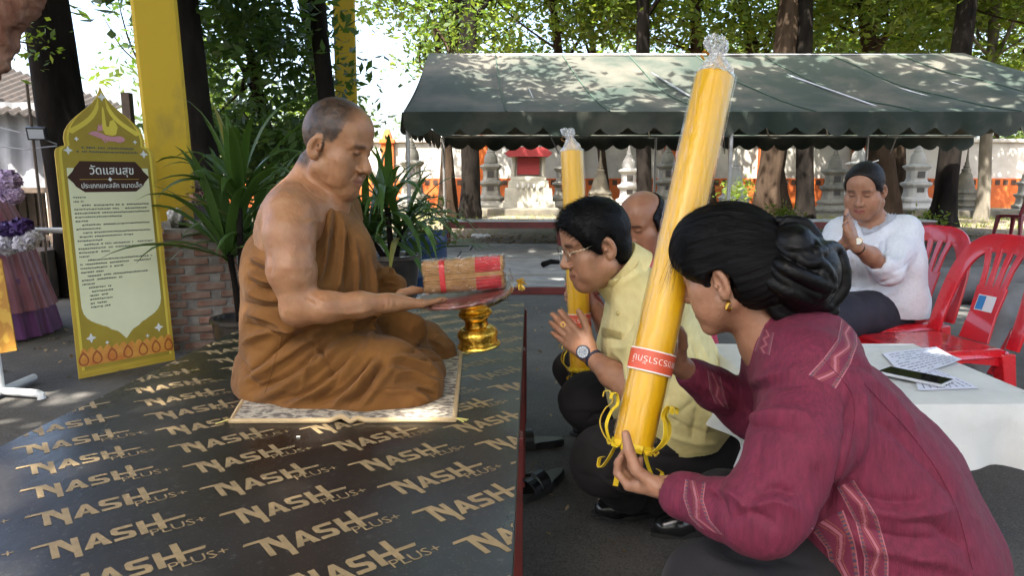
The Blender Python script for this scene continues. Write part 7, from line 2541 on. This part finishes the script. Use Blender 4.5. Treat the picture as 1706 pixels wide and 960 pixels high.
chain(vol, [(W(1070, 490, 2.1), .05), (FS, .05), (FE, .036), (FW, .024)], .02)
tip = W(905, 518, 2.06)
hd = tip - MW
hand(vol, MW + Vector((0, 0, 0)), hd, (0, 1, .12), -1, curl=((.02, .02, .0), (.0, .02, .0), (.0, .02, .0), (.02, .0, .0)), spread=.055, thumb=((.62, .75, -.05), (.45, .9, .0), (.3, 1, .0)), s=1.02)
hand(vol, FW + Vector((-.004, -.012, 0)), hd, (0, -1, -.12), 1, curl=((.02, .02, .0),) * 4, spread=.06, thumb=((.62, .75, -.05), (.45, .9, .0), (.3, 1, .0)), s=1.0, fan=(.06, .04, .02, .02))
v, f = vol.mesh(1); v, f = clean_islands(v, f)
q = head_local(v, yo, yR, ys)
col = skin_color(v, (.40, .205, .120), 3)
paint_face(col, q, lip=(.28, .10, .08), brow=(.03, .022, .02))
SY = Surf(v, f)
SY.obj('body', skin_y, man, col)
# hair
YLc = lambda x, y, z: yo + yR @ (Vector((x, y, z)) * ys)
def cap_hair(name, LLf, R, s, front_sub, parent, seed, spiky=.012, n=5200, m=None, comb=(0, .6, .2), skull=(.086, .100, .094), lo=None, temple=True):
    c = LLf(0, 0, .03)
    vol = Vol(np.array(A3(c)) - .15 * s, np.array(A3(c)) + .15 * s, .0034)
    vol.put(ell(LLf(0, -.006, .034), [q_ * s for q_ in skull], R), .01)
    vol.put(ell(LLf(0, .032, .060), (.070 * s, .062 * s, .056 * s), R), .02)
    vol.put(ell(LLf(0, -.050, -.030), (.064 * s, .046 * s, .052 * s), R), .02)
    if temple:
        for sx in (-1, 1): vol.put(rcone(LLf(sx * .068, .036, .03), .017 * s, LLf(sx * .074, .016, -.012), .009 * s), .015)
    for c_, r_ in front_sub: vol.put(ell(LLf(*c_), [q_ * s for q_ in r_], R), .008, 'sub')
    for sx in (-1, 1): vol.put(ell(LLf(sx * .080, -.008, -.014), (.020 * s, .022 * s, .036 * s), R), .006, 'sub')
    v, f = vol.mesh(1); v, f = clean_islands(v, f)
    S = Surf(v, f); S.noise(.0012, 60, seed)
    q_ = head_local(v, LLf(0, 0, 0), R, s)
    o = S.obj(name, m, parent)
    set_flow(o, q_ * np.array([260, 40, 120]))
    rg = np.random.default_rng(seed)
    pick = rg.choice(len(S.v), n)
    d = S.n[pick] * .38 + np.array(A3(R @ Vector(comb)))[None] + rg.normal(size=(n, 3)) * .17
    vs, fs = strands(S.v[pick] - S.n[pick] * .002, S.n[pick], d, spiky * (.5 + rg.random(n)), .0006, 3, .35, seed, .12)
    strand_obj('hair_strands', vs, fs, m, parent)
    return S
cap_hair('hair', YLc, yR, ys, [((0, .122, -.016), (.094, .085, .088)), ((0, .15, .03), (.06, .06, .05))], man, 8, .016, 6500, hair_m, (0, .9, .1))
# spectacles
metal_m = mat('spectacle_metal', (.55, .50, .40), .25, metal=1.0)
lens_m = glass_film('spectacle_lens', (.93, .95, .95), .12, .02, 3, 0)
gl = empty('spectacles', (0, 0, 0)); gl.parent = man; gl.matrix_parent_inverse = Matrix.Translation(-Vector(man.location))
gl.name = 'spectacles'
def ring(c, rx, rz, n=22): return [YLc(c[0] + rx * math.cos(2 * math.pi * k / n), c[1] - .004 * abs(math.cos(2 * math.pi * k / n)), c[2] + rz * math.sin(2 * math.pi * k / n)) for k in range(n + 1)]
for sx in (-1, 1):
    b = MB(); b.tube(ring((sx * .033, .101, -.006), .025, .0175), .0011, 6, cap=False); b.build('rim', metal_m, gl, smooth=True)
    b = MB(); r_ = ring((sx * .033, .101, -.006), .0245, .017)[:-1]; b.add(r_, [tuple(range(len(r_)))]); b.build('lens', lens_m, gl)
    b = MB(); b.tube([YLc(sx * .058, .099, .002), YLc(sx * .080, .06, .006), YLc(sx * .083, .005, .012), YLc(sx * .080, -.012, -.004)], .0012, 6); b.build('temple', metal_m, gl, smooth=True)
b = MB(); b.tube([YLc(-.009, .103, -.004), YLc(0, .107, -.001), YLc(.009, .103, -.004)], .0011, 6); b.build('bridge', metal_m, gl, smooth=True)
# ---- shirt
vol = Vol((.08, 1.62, .34), (.80, 2.48, 1.05), .0042)
for Y, k in ((1.96, .9), (2.08, 1.0), (2.22, .92)):
    chain(vol, [T(1066, 508, Y, 56 * k), T(1090, 575, Y, 84 * k), T(1112, 645, Y, 98 * k), T(1128, 700, Y, 96 * k)], .05)
chain(vol, [(W(1120, 735, 1.98), .085), (W(1185, 722, 1.98), .062)], .05)
chain(vol, [(W(1120, 735, 2.20), .085), (W(1185, 722, 2.20), .062)], .05)
vol.put(rcone(W(1056, 480, 2.04), .072, W(1036, 452, 2.01), .066), .015)
chain(vol, [(W(1075, 500, 2.02), .07), (MS, .068)], .04); chain(vol, [(W(1066, 500, 2.12), .07), (FS, .066)], .04)
chain(vol, [(MS, .070), (W(1085, 580, 1.86), .064), (W(1066, 640, 1.84), .056)], .03)
chain(vol, [(FS, .068), (W(1018, 590, 2.25), .058)], .03)
vol.put(rcone(W(1030, 440, 2.0), .058, W(1010, 405, 1.98), .080), .003, 'sub')
vol.put(rcone(W(1046, 648, 1.85), .049, W(1005, 615, 1.90), .05), .003, 'sub')
vol.put(rbox((.5, 2.1, .30), (1.0, 1.0, W(1150, 762, 1.95).z - .30), .0), .004, 'sub')
v, f = vol.mesh(1); v, f = clean_islands(v, f)
SS = Surf(v, f)
SS.strokes([(a * 1.1, w * .9, p) for a, w, p in [(-.007, .008, [(1150, 560), (1165, 620), (1160, 690), (1150, 750)]), (.007, .010, [(1165, 560), (1182, 620), (1180, 690), (1170, 750)]), (-.007, .008, [(1180, 600), (1198, 650), (1200, 720)]),
            (.006, .010, [(1130, 640), (1160, 680), (1210, 700)]), (-.006, .008, [(1110, 690), (1150, 715), (1210, 725)]), (.006, .009, [(1100, 720), (1150, 738), (1200, 742)]),
            (-.006, .008, [(1060, 520), (1040, 560), (1000, 560)]), (.006, .009, [(1075, 530), (1050, 575), (1010, 580)]), (-.005, .007, [(1075, 560), (1060, 600), (1035, 610)]), (.006, .008, [(1005, 500), (1000, 540), (990, 580)]),
            (-.005, .007, [(1020, 500), (1018, 540), (1010, 575)]), (.005, .008, [(1050, 600), (1062, 640), (1075, 690)]), (-.005, .007, [(1085, 600), (1090, 650), (1085, 710)]),
            (-.006, .008, [(1185, 590), (1170, 650), (1120, 700)]), (-.005, .005, [(1044, 438), (1030, 470), (1004, 492)])]])
SS.refresh(); SS.noise(.003, 11, 1); SS.noise(.0008, 50, 2); SS.v = lap(lap(SS.v, SS.f, .5), SS.f, .5); SS.refresh()
SS.obj('shirt', shirt_m, man)
cA = Vector((-.74, -.12, .66)).normalized()
cR = cA.to_track_quat('Z', 'Y').to_matrix()
b = MB(); b.lathe([(.098, -.030), (.093, -.008), (.0865, .026), (.0845, .0275), (.0825, .026), (.089, -.010), (.094, -.030), (.098, -.030)], W(1034, 450, 2.05), 44, cR, cap=False); b.build('stand_collar', shirt_m, man, smooth=True)
btn = mat('gold_button', (.55, .44, .18), .35, metal=.4)
for u, v_ in ((1014, 499), (1030, 522), (994, 547), (993, 556)):
    p, n = SS.ray(u, v_)
    if p:
        R_ = n.to_track_quat('Z', 'Y').to_matrix()
        b = MB(); b.lathe([(.001, 0), (.0062, .001), (.0070, .003), (.005, .0055), (.001, .006)], p, 12, R_); b.build('button', btn, man, smooth=True)
SS.patch('pocket_flap', strip([(1003, 545), (1036, 553)], [(1004, 560), (1036, 567)]), 16, 8, .004, shirt_m, man, thick=.002)
for pts in ([(1046, 437), (1034, 462), (1006, 494)], [(1012, 500), (1000, 545), (994, 590)], [(1100, 752), (1150, 756), (1212, 752)]):
    P = SS.project([tuple(p[:2]) for p in curve_pts([(a, c, 0) for a, c in pts], 30)])
    if len(P) > 2: loft_tube([p + Vector((0, -.0008, .0006)) for p in P], [.0011] * len(P), 5, 'seam', shirt_m, man)
# trousers
vol = Vol((.04, 1.62, .03), (.82, 2.62, .66), .006)
chain(vol, [(W(1170, 745, 1.98), .115), (W(1080, 752, 1.92), .108), (W(1010, 765, 1.93), .092), (W(1003, 770, 1.94), .088)], .04)
chain(vol, [(W(1160, 735, 2.25), .115), (W(1050, 690, 2.28), .105), (W(990, 670, 2.29), .092), (W(975, 668, 2.30), .088)], .04)
chain(vol, [(W(1003, 772, 1.96), .085), (W(1040, 815, 2.10), .068), (W(1060, 838, 2.22), .055)], .03)
chain(vol, [(W(975, 668, 2.30), .085), (W(1040, 760, 2.42), .065), (W(1100, 820, 2.48), .05)], .03)
vol.put(ell(W(1150, 735, 2.12), (.12, .2, .10)), .05)
chain(vol, [(W(1150, 755, 2.0), .09), (W(1110, 825, 2.12), .06), (W(1100, 850, 2.16), .045)], .03)
v, f = vol.mesh(1); v, f = clean_islands(v, f)
ST = Surf(v, f)
ST.strokes([(-.009, .007, [(985, 700), (1010, 715), (1030, 735)]), (-.009, .007, [(1060, 745), (1100, 760), (1150, 765)]), (.009, .008, [(990, 790), (1020, 812), (1050, 822)]), (-.009, .006, [(1000, 800), (1030, 820), (1060, 828)]), (-.010, .007, [(1040, 690), (1000, 690), (975, 705)]), (-.006, .010, [(1010, 720), (1050, 735), (1080, 745)]), (.006, .012, [(970, 735), (1010, 750), (1050, 770)]), (-.006, .01, [(960, 790), (1000, 800), (1050, 800)]), (.005, .01, [(970, 650), (1000, 640), (1040, 645)]), (-.006, .01, [(940, 690), (980, 690), (1010, 700)])])
ST.noise(.005, 10, 1); ST.obj('trousers', dark_trouser, man)
def gpt(u, v): return WZ(u, v, 0.0)
t1 = gpt(990, 862); shoe(t1 + Vector((.24, .03, 0)), t1 + Vector((.0, 0, 0)), man)
t2 = gpt(1090, 893); shoe(t2 + Vector((.24, .06, 0)), t2, man)
# watch
watch_face = mat('watch_face', (.10, .13, .18), .2, col2=(.35, .37, .4), vscale=300)
navy = mat('navy_strap', (.012, .014, .035), .5)
def band_round(p, axis, r, h, name, m, parent, n=22, fl=1.0):
    R_ = Vector(axis).normalized().to_track_quat('Z', 'Y').to_matrix()
    b = MB(); b.lathe([(r, -h / 2), (r + .0025, -h / 2), (r + .0025, h / 2), (r, h / 2), (r, -h / 2)], p, n, R_, cap=False)
    return b.build(name, m, parent, smooth=True)
ax = (ME - MW).normalized()
wt = empty('wrist_watch', (0, 0, 0)); wt.parent = man; wt.matrix_parent_inverse = Matrix.Translation(-Vector(man.location))
wp = MW + ax * .022
band_round(wp, ax, .0265, .020, 'strap', navy, wt)
p, n = SY.ray(972, 587)
if p:
    n = (Vector((0, 0, CAM_Z)) - p).normalized() * .6 + n * .4
    R_ = n.to_track_quat('Z', 'Y').to_matrix()
    b = MB(); b.lathe([(.019, 0), (.0205, .002), (.0205, .009), (.017, .0105)], p, 24, R_); b.build('watch_case', navy, wt, smooth=True)
    b = MB(); b.lathe([(.0165, .0106), (.0165, .0112), (.0001, .0112)], p, 24, R_, cap=False); b.build('dial', watch_face, wt)
    b = MB()
    for k in range(12):
        b.box(p + R_ @ Vector((.0135 * math.cos(k * .5236), .0135 * math.sin(k * .5236), .0116)), (.002, .002, .0006), R_)
    b.build('hour_marks', mat('white_marks', (.7, .7, .7), .5), wt)
cord_m = mat('white_cord', (.7, .68, .62), .8)
band_round(MW + ax * .040, ax, .0275, .003, 'wrist_cord', cord_m, man)
p, n = SY.ray(938, 541)
if p:
    n = (Vector((0, 0, CAM_Z)) - p).normalized() * .5 + n * .5
    R_ = n.to_track_quat('Z', 'Y').to_matrix()
    b = MB(); b.lathe([(.006, -.002), (.0072, .0005), (.0068, .002), (.005, .002)], p, 18, R_); rg_ = b.build('finger_ring', gold, man, smooth=True)
    b = MB(); b.lathe([(.0058, .0015), (.005, .0035), (.0025, .0048), (.0001, .005)], p, 14, R_); b.build('ring_stone', mat('ring_stone', (.25, .05, .06), .12, coat=1), rg_, smooth=True)

# ---------------------------------------------------------------- the balding man in pink behind him
man2 = empty('person', W(1090, 600, 2.62), 'balding person in a pink shirt crouching behind the yellow shirt, holding the far candle', 'person')
man2.location.z = 0
skin_p = skin_mat('skin_bald', .38)
pink_m = mat('pink_cloth', (0.62, 0.065, 0.12), .75, col2=(.52, .05, .10), vscale=20, bump=.2, bscale=300)
YP = 2.62
pR = facing(226, 15)
po = W(1071, 373, 2.60); ps = 1.0
FCB, FCT = W(968, 616, 2.46), W(953, 252, 2.52)
vol = Vol((.14, 2.25, .40), (.86, 2.95, 1.16), .0040)
put_head(vol, po, pR, ps, fat=.006, nose=1.12, skull=(.078, .092, .088))
vol.put(rcone(W(1082, 410, YP), .055, W(1100, 460, YP), .065), .03)
chain(vol, [(W(1105, 470, YP), .09), (W(1120, 560, YP), .11), (W(1130, 640, YP), .11)], .03)
PE, PW = W(1030, 560, 2.42), W(990, 512, 2.52)
chain(vol, [(W(1090, 480, 2.44), .055), (PE, .040), (PW, .026)], .02)
hand(vol, PW, (W(962, 500, 2.53) - PW), (-.1, -1, 0), 1, curl=((.8, .9, .6),) * 4, spread=.05, thumb=((.8, .5, .2), (.9, .2, .4), (1, 0, .2)), s=.98)
PE2, PW2 = W(1010, 545, 2.72), W(975, 478, 2.62)
chain(vol, [(W(1090, 480, 2.78), .055), (PE2, .040), (PW2, .026)], .02)
hand(vol, W(985, 482, 2.56), (W(955, 478, 2.535) - W(985, 482, 2.56)), (-.1, -1, 0), 1, curl=((.75, .9, .6),) * 4, spread=.05, thumb=((.8, .5, .2), (.9, .2, .4), (1, 0, .2)), s=.98)
chain(vol, [(PW2, .026), (W(985, 482, 2.56), .022)], .01)
v, f = vol.mesh(1); v, f = clean_islands(v, f)
q = head_local(v, po, pR, ps)
col = skin_color(v, (.32, .155, .092), 4)
paint_face(col, q, lip=(.22, .085, .07), brow=(.035, .028, .026))
Surf(v, f).obj('body', skin_p, man2, col)
PLc = lambda x, y, z: po + pR @ (Vector((x, y, z)) * ps)
cap_hair('hair', PLc, pR, ps, [((0, .085, -.03), (.110, .085, .11)), ((0, .045, .085), (.080, .115, .085)), ((0, .10, .04), (.09, .10, .09))], man2, 9, .010, 2600, hair_m, (0, -.3, -.5), skull=(.083, .098, .092))
vol = Vol((.10, 2.2, .30), (.95, 3.05, 1.05), .006)
for Y in (2.48, 2.62, 2.78): chain(vol, [T(1105, 478, Y, 50), T(1120, 560, Y, 66), T(1135, 640, Y, 68)], .05)
chain(vol, [(W(1090, 480, 2.46), .07), (W(1045, 545, 2.42), .058)], .03); chain(vol, [(W(1090, 480, 2.78), .07), (W(1030, 535, 2.75), .058)], .03)
vol.put(rcone(W(1098, 440, YP), .072, W(1090, 420, YP), .066), .015)
vol.put(rcone(W(1082, 408, YP), .060, W(1072, 370, YP), .085), .003, 'sub')
v, f = vol.mesh(1); v, f = clean_islands(v, f); sf = Surf(v, f); sf.noise(.005, 10, 1); sf.obj('shirt', pink_m, man2)
vol = Vol((-.05, 2.2, .02), (.95, 3.1, .62), .008)
chain(vol, [(W(1130, 640, 2.5), .12), (W(1030, 640, 2.50), .10), (W(985, 640, 2.56), .085), (W(1010, 740, 2.62), .06)], .04)
chain(vol, [(W(1130, 640, 2.8), .12), (W(1030, 640, 2.80), .10), (W(955, 615, 2.80), .075), (W(1000, 740, 2.85), .055)], .04)
vol.put(ell(W(1120, 660, 2.65), (.14, .2, .12)), .05)
v, f = vol.mesh(1); v, f = clean_islands(v, f); sf = Surf(v, f); sf.noise(.005, 9, 1); sf.obj('trousers', dark_trouser, man2)
t3 = Vector((.26, 2.66, 0)); shoe(t3 + Vector((.24, 0, 0)), t3, man2); t3 = Vector((.26, 2.9, 0)); shoe(t3 + Vector((.24, 0, 0)), t3, man2)
# ---------------------------------------------------------------- the seated woman in the white lace blouse
YWm = 3.30
wl = empty('person', W(1450, 640, YWm), 'seated person in a white lace blouse praying with eyes closed', 'person')
wl.location.z = 0
skin_w = skin_mat('skin_white_blouse', .45)
lace_m = mat('white_lace', (0.68, 0.70, 0.76), .8, col2=(0.63, 0.65, 0.715), vscale=90, bump=.35, bscale=160, detail=2, ramp=(.45, .6))
navy_skirt = mat('navy_skirt', (.010, .011, .022), .8, col2=(.016, .017, .03), vscale=12, bump=.3, bscale=300)
wR = facing(228, 20, 0)
wo = W(1441, 315, 3.26); ws = 1.0
vol = Vol((1.18, 2.80, .42), (2.05, 3.62, 1.34), .0042)
put_head(vol, wo, wR, ws, fat=.010, nose=1.0, jaw=.95, skull=(.076, .088, .084), brow=.85)
vol.put(rcone(W(1450, 345, 3.28), .048, W(1458, 375, 3.31), .055), .03)
chain(vol, [(W(1460, 380, 3.32), .08), (W(1458, 440, 3.32), .10), (W(1465, 500, 3.34), .10)], .03)
ws1, we1, ww1 = W(1505, 385, 3.30), W(1478, 455, 3.10), W(1426, 410, 2.99)
chain(vol, [(W(1465, 375, 3.3), .05), (ws1, .045), (we1, .032), (W(1450, 426, 3.04), .038), (ww1, .026)], .02)
ws2, we2, ww2 = W(1400, 388, 3.42), W(1372, 440, 3.22), W(1410, 404, 3.03)
chain(vol, [(W(1455, 375, 3.3), .05), (ws2, .045), (we2, .032), (ww2, .026)], .02)
up_ = W(1411, 350, 2.99) - ww1
hand(vol, ww1, up_, (-.75, .65, 0), 1, curl=((.02, .03, .02),) * 4, spread=.02, thumb=((.5, .85, .1), (.35, .95, .0), (.2, 1, .0)), s=.93)
hand(vol, ww2 + Vector((.006, 0, 0)), W(1408, 350, 3.0) - ww2, (.75, -.65, 0), -1, curl=((.02, .03, .02),) * 4, spread=.02, thumb=((.5, .85, .1), (.35, .95, .0), (.2, 1, .0)), s=.93)
v, f = vol.mesh(1); v, f = clean_islands(v, f)
q = head_local(v, wo, wR, ws)
col = skin_color(v, (.38, .20, .125), 5)
paint_face(col, q, lip=(.34, .08, .08), brow=(.06, .04, .035), browz=.003)
SW = Surf(v, f); SW.obj('body', skin_w, wl, col)
WLc = lambda x, y, z: wo + wR @ (Vector((x, y, z)) * ws)
vol = Vol(np.array(A3(wo)) - .16, np.array(A3(wo)) + .16, .0036)
vol.put(ell(WLc(0, -.006, .036), (.081, .097, .091), wR), .01)
vol.put(ell(WLc(0, .030, .053), (.071, .060, .057), wR), .02)
vol.put(ell(WLc(0, -.050, -.025), (.062, .045, .052), wR), .02)
vol.put(sphere(WLc(0, -.11, .0), .04), .02)
for sx in (-1, 1): vol.put(rcone(WLc(sx * .066, .036, .03), .012, WLc(sx * .074, .012, -.002), .007), .015)
vol.put(ell(WLc(0, .120, .010), (.096, .083, .100), wR), .008, 'sub')
for sx in (-1, 1): vol.put(ell(WLc(sx * .080, -.006, -.016), (.02, .022, .034), wR), .006, 'sub')
v, f = vol.mesh(1); v, f = clean_islands(v, f)
qh = head_local(v, wo, wR, ws); dd = qh - np.array((0, -.12, .0)); ph_ = np.arctan2(dd[:, 0], dd[:, 2])
hair_w = hair_mat('brown_black_hair', (.007, .005, .0045), .48, .3)
o = Surf(v, f).obj('hair', hair_w, wl); set_flow(o, np.stack([ph_ * 60, qh[:, 1] * 8, qh[:, 2] * 3], 1))
comb_strands(Surf(v, f), WLc(0, -.12, .01), 1400, .028, .0005, hair_w, wl, 31, .0, .05)
b = MB(); b.box(WLc(-.030, -.030, .1175), (.045, .009, .006), wR @ Euler((.1, .35, .2)).to_matrix()); b.build('hair_clip', mat('silver_clip', (.8, .78, .75), .25, metal=.8), wl, bevel=.002)
# blouse
vol = Vol((1.14, 2.76, .44), (2.12, 3.66, 1.16), .0046)
for dx, dy, k in ((-.09, .07, .95), (0, 0, 1.0), (.09, -.06, .95)):
    chain(vol, [(W(1460, 392, 3.33) + Vector((dx, dy, 0)), .085 * k), (W(1456, 440, 3.32) + Vector((dx, dy, 0)), .106 * k), (W(1458, 490, 3.32) + Vector((dx, dy, 0)), .115 * k), (W(1462, 512, 3.33) + Vector((dx, dy, 0)), .119 * k)], .05)
chain(vol, [(W(1470, 385, 3.32), .075), (ws1, .068)], .04); chain(vol, [(W(1450, 385, 3.34), .075), (ws2, .068)], .04)
chain(vol, [(ws1, .072), (W(1494, 420, 3.20), .068), (W(1481, 453, 3.10), .060), (W(1468, 442, 3.07), .054)], .025)
chain(vol, [(ws2, .070), (W(1378, 425, 3.28), .062), (W(1376, 440, 3.20), .055)], .025)
vol.put(rcone(W(1455, 372, 3.30), .066, W(1462, 385, 3.31), .085), .02)
vol.put(rcone(W(1450, 360, 3.27), .062, W(1440, 318, 3.24), .10), .003, 'sub')
vol.put(rcone(W(1442, 362, 3.19), .040, W(1432, 384, 3.14), .022), .008, 'sub')
vol.put(rcone(W(1456, 430, 3.05), .047, W(1430, 405, 3.0), .05), .003, 'sub')
vol.put(rcone(W(1386, 424, 3.13), .046, W(1400, 405, 3.06), .05), .003, 'sub')
vol.put(rbox((1.6, 3.2, .25), (1.2, 1.0, W(1450, 532, 3.2).z - .25), .0), .004, 'sub')
v, f = vol.mesh(1); v, f = clean_islands(v, f)
SWB = Surf(v, f)
SWB.strokes([(-.008, .010, [(1400, 470), (1440, 480), (1500, 460)]), (.008, .012, [(1400, 485), (1450, 498), (1505, 480)]), (-.007, .009, [(1420, 505), (1460, 515), (1500, 500)]), (-.008, .009, [(1475, 395), (1470, 430), (1462, 470)]),
             (.006, .009, [(1490, 440), (1505, 430), (1518, 410)]), (-.006, .008, [(1485, 455), (1505, 446), (1520, 430)]), (-.006, .008, [(1500, 400), (1490, 425), (1470, 440)]), (-.006, .010, [(1425, 420), (1430, 470), (1428, 520)]), (.006, .010, [(1440, 430), (1448, 470), (1450, 520)])])
SWB.refresh(); SWB.noise(.004, 10, 1); SWB.noise(.0008, 60, 2); SWB.v = lap(SWB.v, SWB.f, .5); SWB.refresh()
SWB.obj('blouse', lace_m, wl)
# sleeve and hem scallops
def scallops(pts, S, r, parent, name, m):
    P = S.project(pts)
    b = MB()
    for p in P:
        n = (Vector((0, 0, CAM_Z)) - p).normalized()
        b.lathe([(.0005, 0), (r, .001), (r, .004), (.0005, .005)], p - n * .001, 9, n.to_track_quat('Z', 'Y').to_matrix())
    return b.build(name, m, parent, smooth=True)
scallops([(1462 + 1.0 * math.sin(i * .5), 412 + i * 4.1) for i in range(8)], SWB, .0075, wl, 'sleeve_trim', lace_m)
scallops([(1402 + i * 5.6, 505 + i * 1.6) for i in range(18)], SWB, .009, wl, 'hem_trim', lace_m)
SWB.patch('collar', strip([(1432, 372), (1455, 352), (1472, 338), (1482, 346)], [(1440, 392), (1466, 382), (1490, 366), (1494, 358)]), 24, 8, .008, lace_m, wl, thick=.003)
for i in range(4):
    p, n = SWB.ray(1421 + i * .5, 432 + i * 20)
    if p:
        b = MB(); b.lathe([(.001, 0), (.006, .001), (.006, .003), (.001, .004)], p, 10, n.to_track_quat('Z', 'Y').to_matrix()); b.build('button', mat('pearl', (.7, .68, .66), .25), wl, smooth=True)
# skirt / trousers and legs
vol = Vol((1.02, 2.5, .0), (2.05, 3.65, .68), .007)
chain(vol, [(W(1478, 520, 3.34), .125), (W(1400, 530, 3.05), .095), (W(1370, 540, 2.95), .085)], .04)
chain(vol, [(W(1455, 520, 3.42), .125), (W(1360, 525, 3.2), .095), (W(1335, 530, 3.10), .085)], .04)
chain(vol, [(W(1370, 540, 2.95), .08), (Vector((1.28, 2.98, .12)), .055)], .03); chain(vol, [(W(1335, 530, 3.1), .08), (Vector((1.20, 3.15, .12)), .055)], .03)
v, f = vol.mesh(1); v, f = clean_islands(v, f); sf = Surf(v, f); sf.noise(.004, 10, 1); sf.obj('trousers', navy_skirt, wl)
shoe((1.31, 3.0, 0), (1.15, 2.86, 0), wl); shoe((1.22, 3.17, 0), (1.06, 3.04, 0), wl)
# watch
ax2 = (we1 - ww1).normalized()
wt2 = empty('wrist_watch', (0, 0, 0)); wt2.parent = wl; wt2.matrix_parent_inverse = Matrix.Translation(-Vector(wl.location))
band_round(ww1 + ax2 * .02, ax2, .0265, .010, 'strap', mat('brown_strap', (.05, .025, .012), .5), wt2)
p, n = SW.ray(1430, 402)
if p:
    n = (Vector((0, 0, CAM_Z)) - p).normalized(); R_ = n.to_track_quat('Z', 'Y').to_matrix()
    b = MB(); b.lathe([(.015, 0), (.0165, .003), (.0165, .006), (.014, .0075)], p, 20, R_); b.build('watch_case', gold, wt2, smooth=True)
    b = MB(); b.lathe([(.0138, .0076), (.0138, .008), (.0001, .008)], p, 20, R_, cap=False); b.build('dial', mat('pale_dial', (.75, .72, .65), .3), wt2)

# ---------------------------------------------------------------- person in grey at the right edge, mostly out of view
gp_ = empty('person', (2.35, 3.35, 0), 'person in grey trousers at the right edge, only lap and hand in view', 'person')
grey_m = mat('grey_trouser', (.20, .205, .22), .8, col2=(.15, .155, .165), vscale=8, bump=.3, bscale=300)
grey_s = mat('grey_shirt', (.28, .29, .32), .8, col2=(.22, .23, .25), vscale=8)
vol = Vol((1.95, 3.0, .0), (3.2, 3.95, .82), .008)
chain(vol, [(Vector((3.02, 3.62, .52)), .12), (W(1688, 508, 3.40), .095), (W(1660, 520, 3.36), .082)], .04)
chain(vol, [(Vector((3.02, 3.78, .52)), .12), (Vector((2.30, 3.72, .52)), .095), (Vector((2.18, 3.70, .50)), .08)], .04)
chain(vol, [(W(1662, 520, 3.36), .078), (Vector((2.30, 3.42, .10)), .055)], .03); chain(vol, [(Vector((2.2, 3.70, .5)), .078), (Vector((2.3, 3.74, .10)), .055)], .03)
v, f = vol.mesh(1); v, f = clean_islands(v, f); sf = Surf(v, f); sf.noise(.006, 9, 1); sf.obj('trousers', grey_m, gp_)
vol = Vol((1.95, 3.05, .42), (3.35, 3.95, 1.42), .006)
gR = facing(200, 8); go = Vector((3.08, 3.68, 1.26))
put_head(vol, go, gR, 1.0)
chain(vol, [(Vector((3.10, 3.68, 1.18)), .05), (Vector((3.12, 3.68, 1.06)), .06), (Vector((3.12, 3.68, .95)), .07), (Vector((3.12, 3.68, .66)), .08)], .03)
gw = W(1712, 458, 3.36)
chain(vol, [(Vector((3.12, 3.5, 1.02)), .04), (Vector((2.95, 3.42, .78)), .034), (gw, .026)], .02)
hand(vol, gw, (-1, .05, .05), (0, .2, -1), -1, curl=((.3, .4, .3),) * 4, s=.95)
chain(vol, [(Vector((3.12, 3.86, 1.02)), .04), (Vector((2.95, 3.86, .78)), .034), (Vector((2.6, 3.74, .66)), .026)], .02)
hand(vol, Vector((2.6, 3.74, .66)), (-1, 0, -.1), (0, 0, -1), 1, curl=((.3, .4, .3),) * 4, s=.95)
v, f = vol.mesh(1); v, f = clean_islands(v, f)
col = skin_color(v, (.40, .22, .14), 6); paint_face(col, head_local(v, go, gR, 1.0))
Surf(v, f).obj('body', skin_w, gp_, col)
vol = Vol((2.7, 3.3, .42), (3.4, 4.05, 1.16), .008)
for dy in (-.12, 0, .12): chain(vol, [(Vector((3.12, 3.68 + dy, 1.02)), .085), (Vector((3.12, 3.68 + dy, .62)), .12)], .05)
chain(vol, [(Vector((3.12, 3.5, 1.02)), .07), (Vector((2.95, 3.42, .80)), .055)], .03); chain(vol, [(Vector((3.12, 3.86, 1.02)), .07), (Vector((2.95, 3.86, .80)), .055)], .03)
v, f = vol.mesh(1); v, f = clean_islands(v, f); Surf(v, f).obj('shirt', grey_s, gp_)
go2 = lambda x, y, z: go + gR @ Vector((x, y, z))
cap_hair('hair', go2, gR, 1.0, [((0, .118, -.035), (.092, .085, .084))], gp_, 12, .012, 1500, hair_m)
shoe((2.34, 3.42, 0), (2.10, 3.40, 0), gp_); shoe((2.34, 3.74, 0), (2.10, 3.72, 0), gp_)
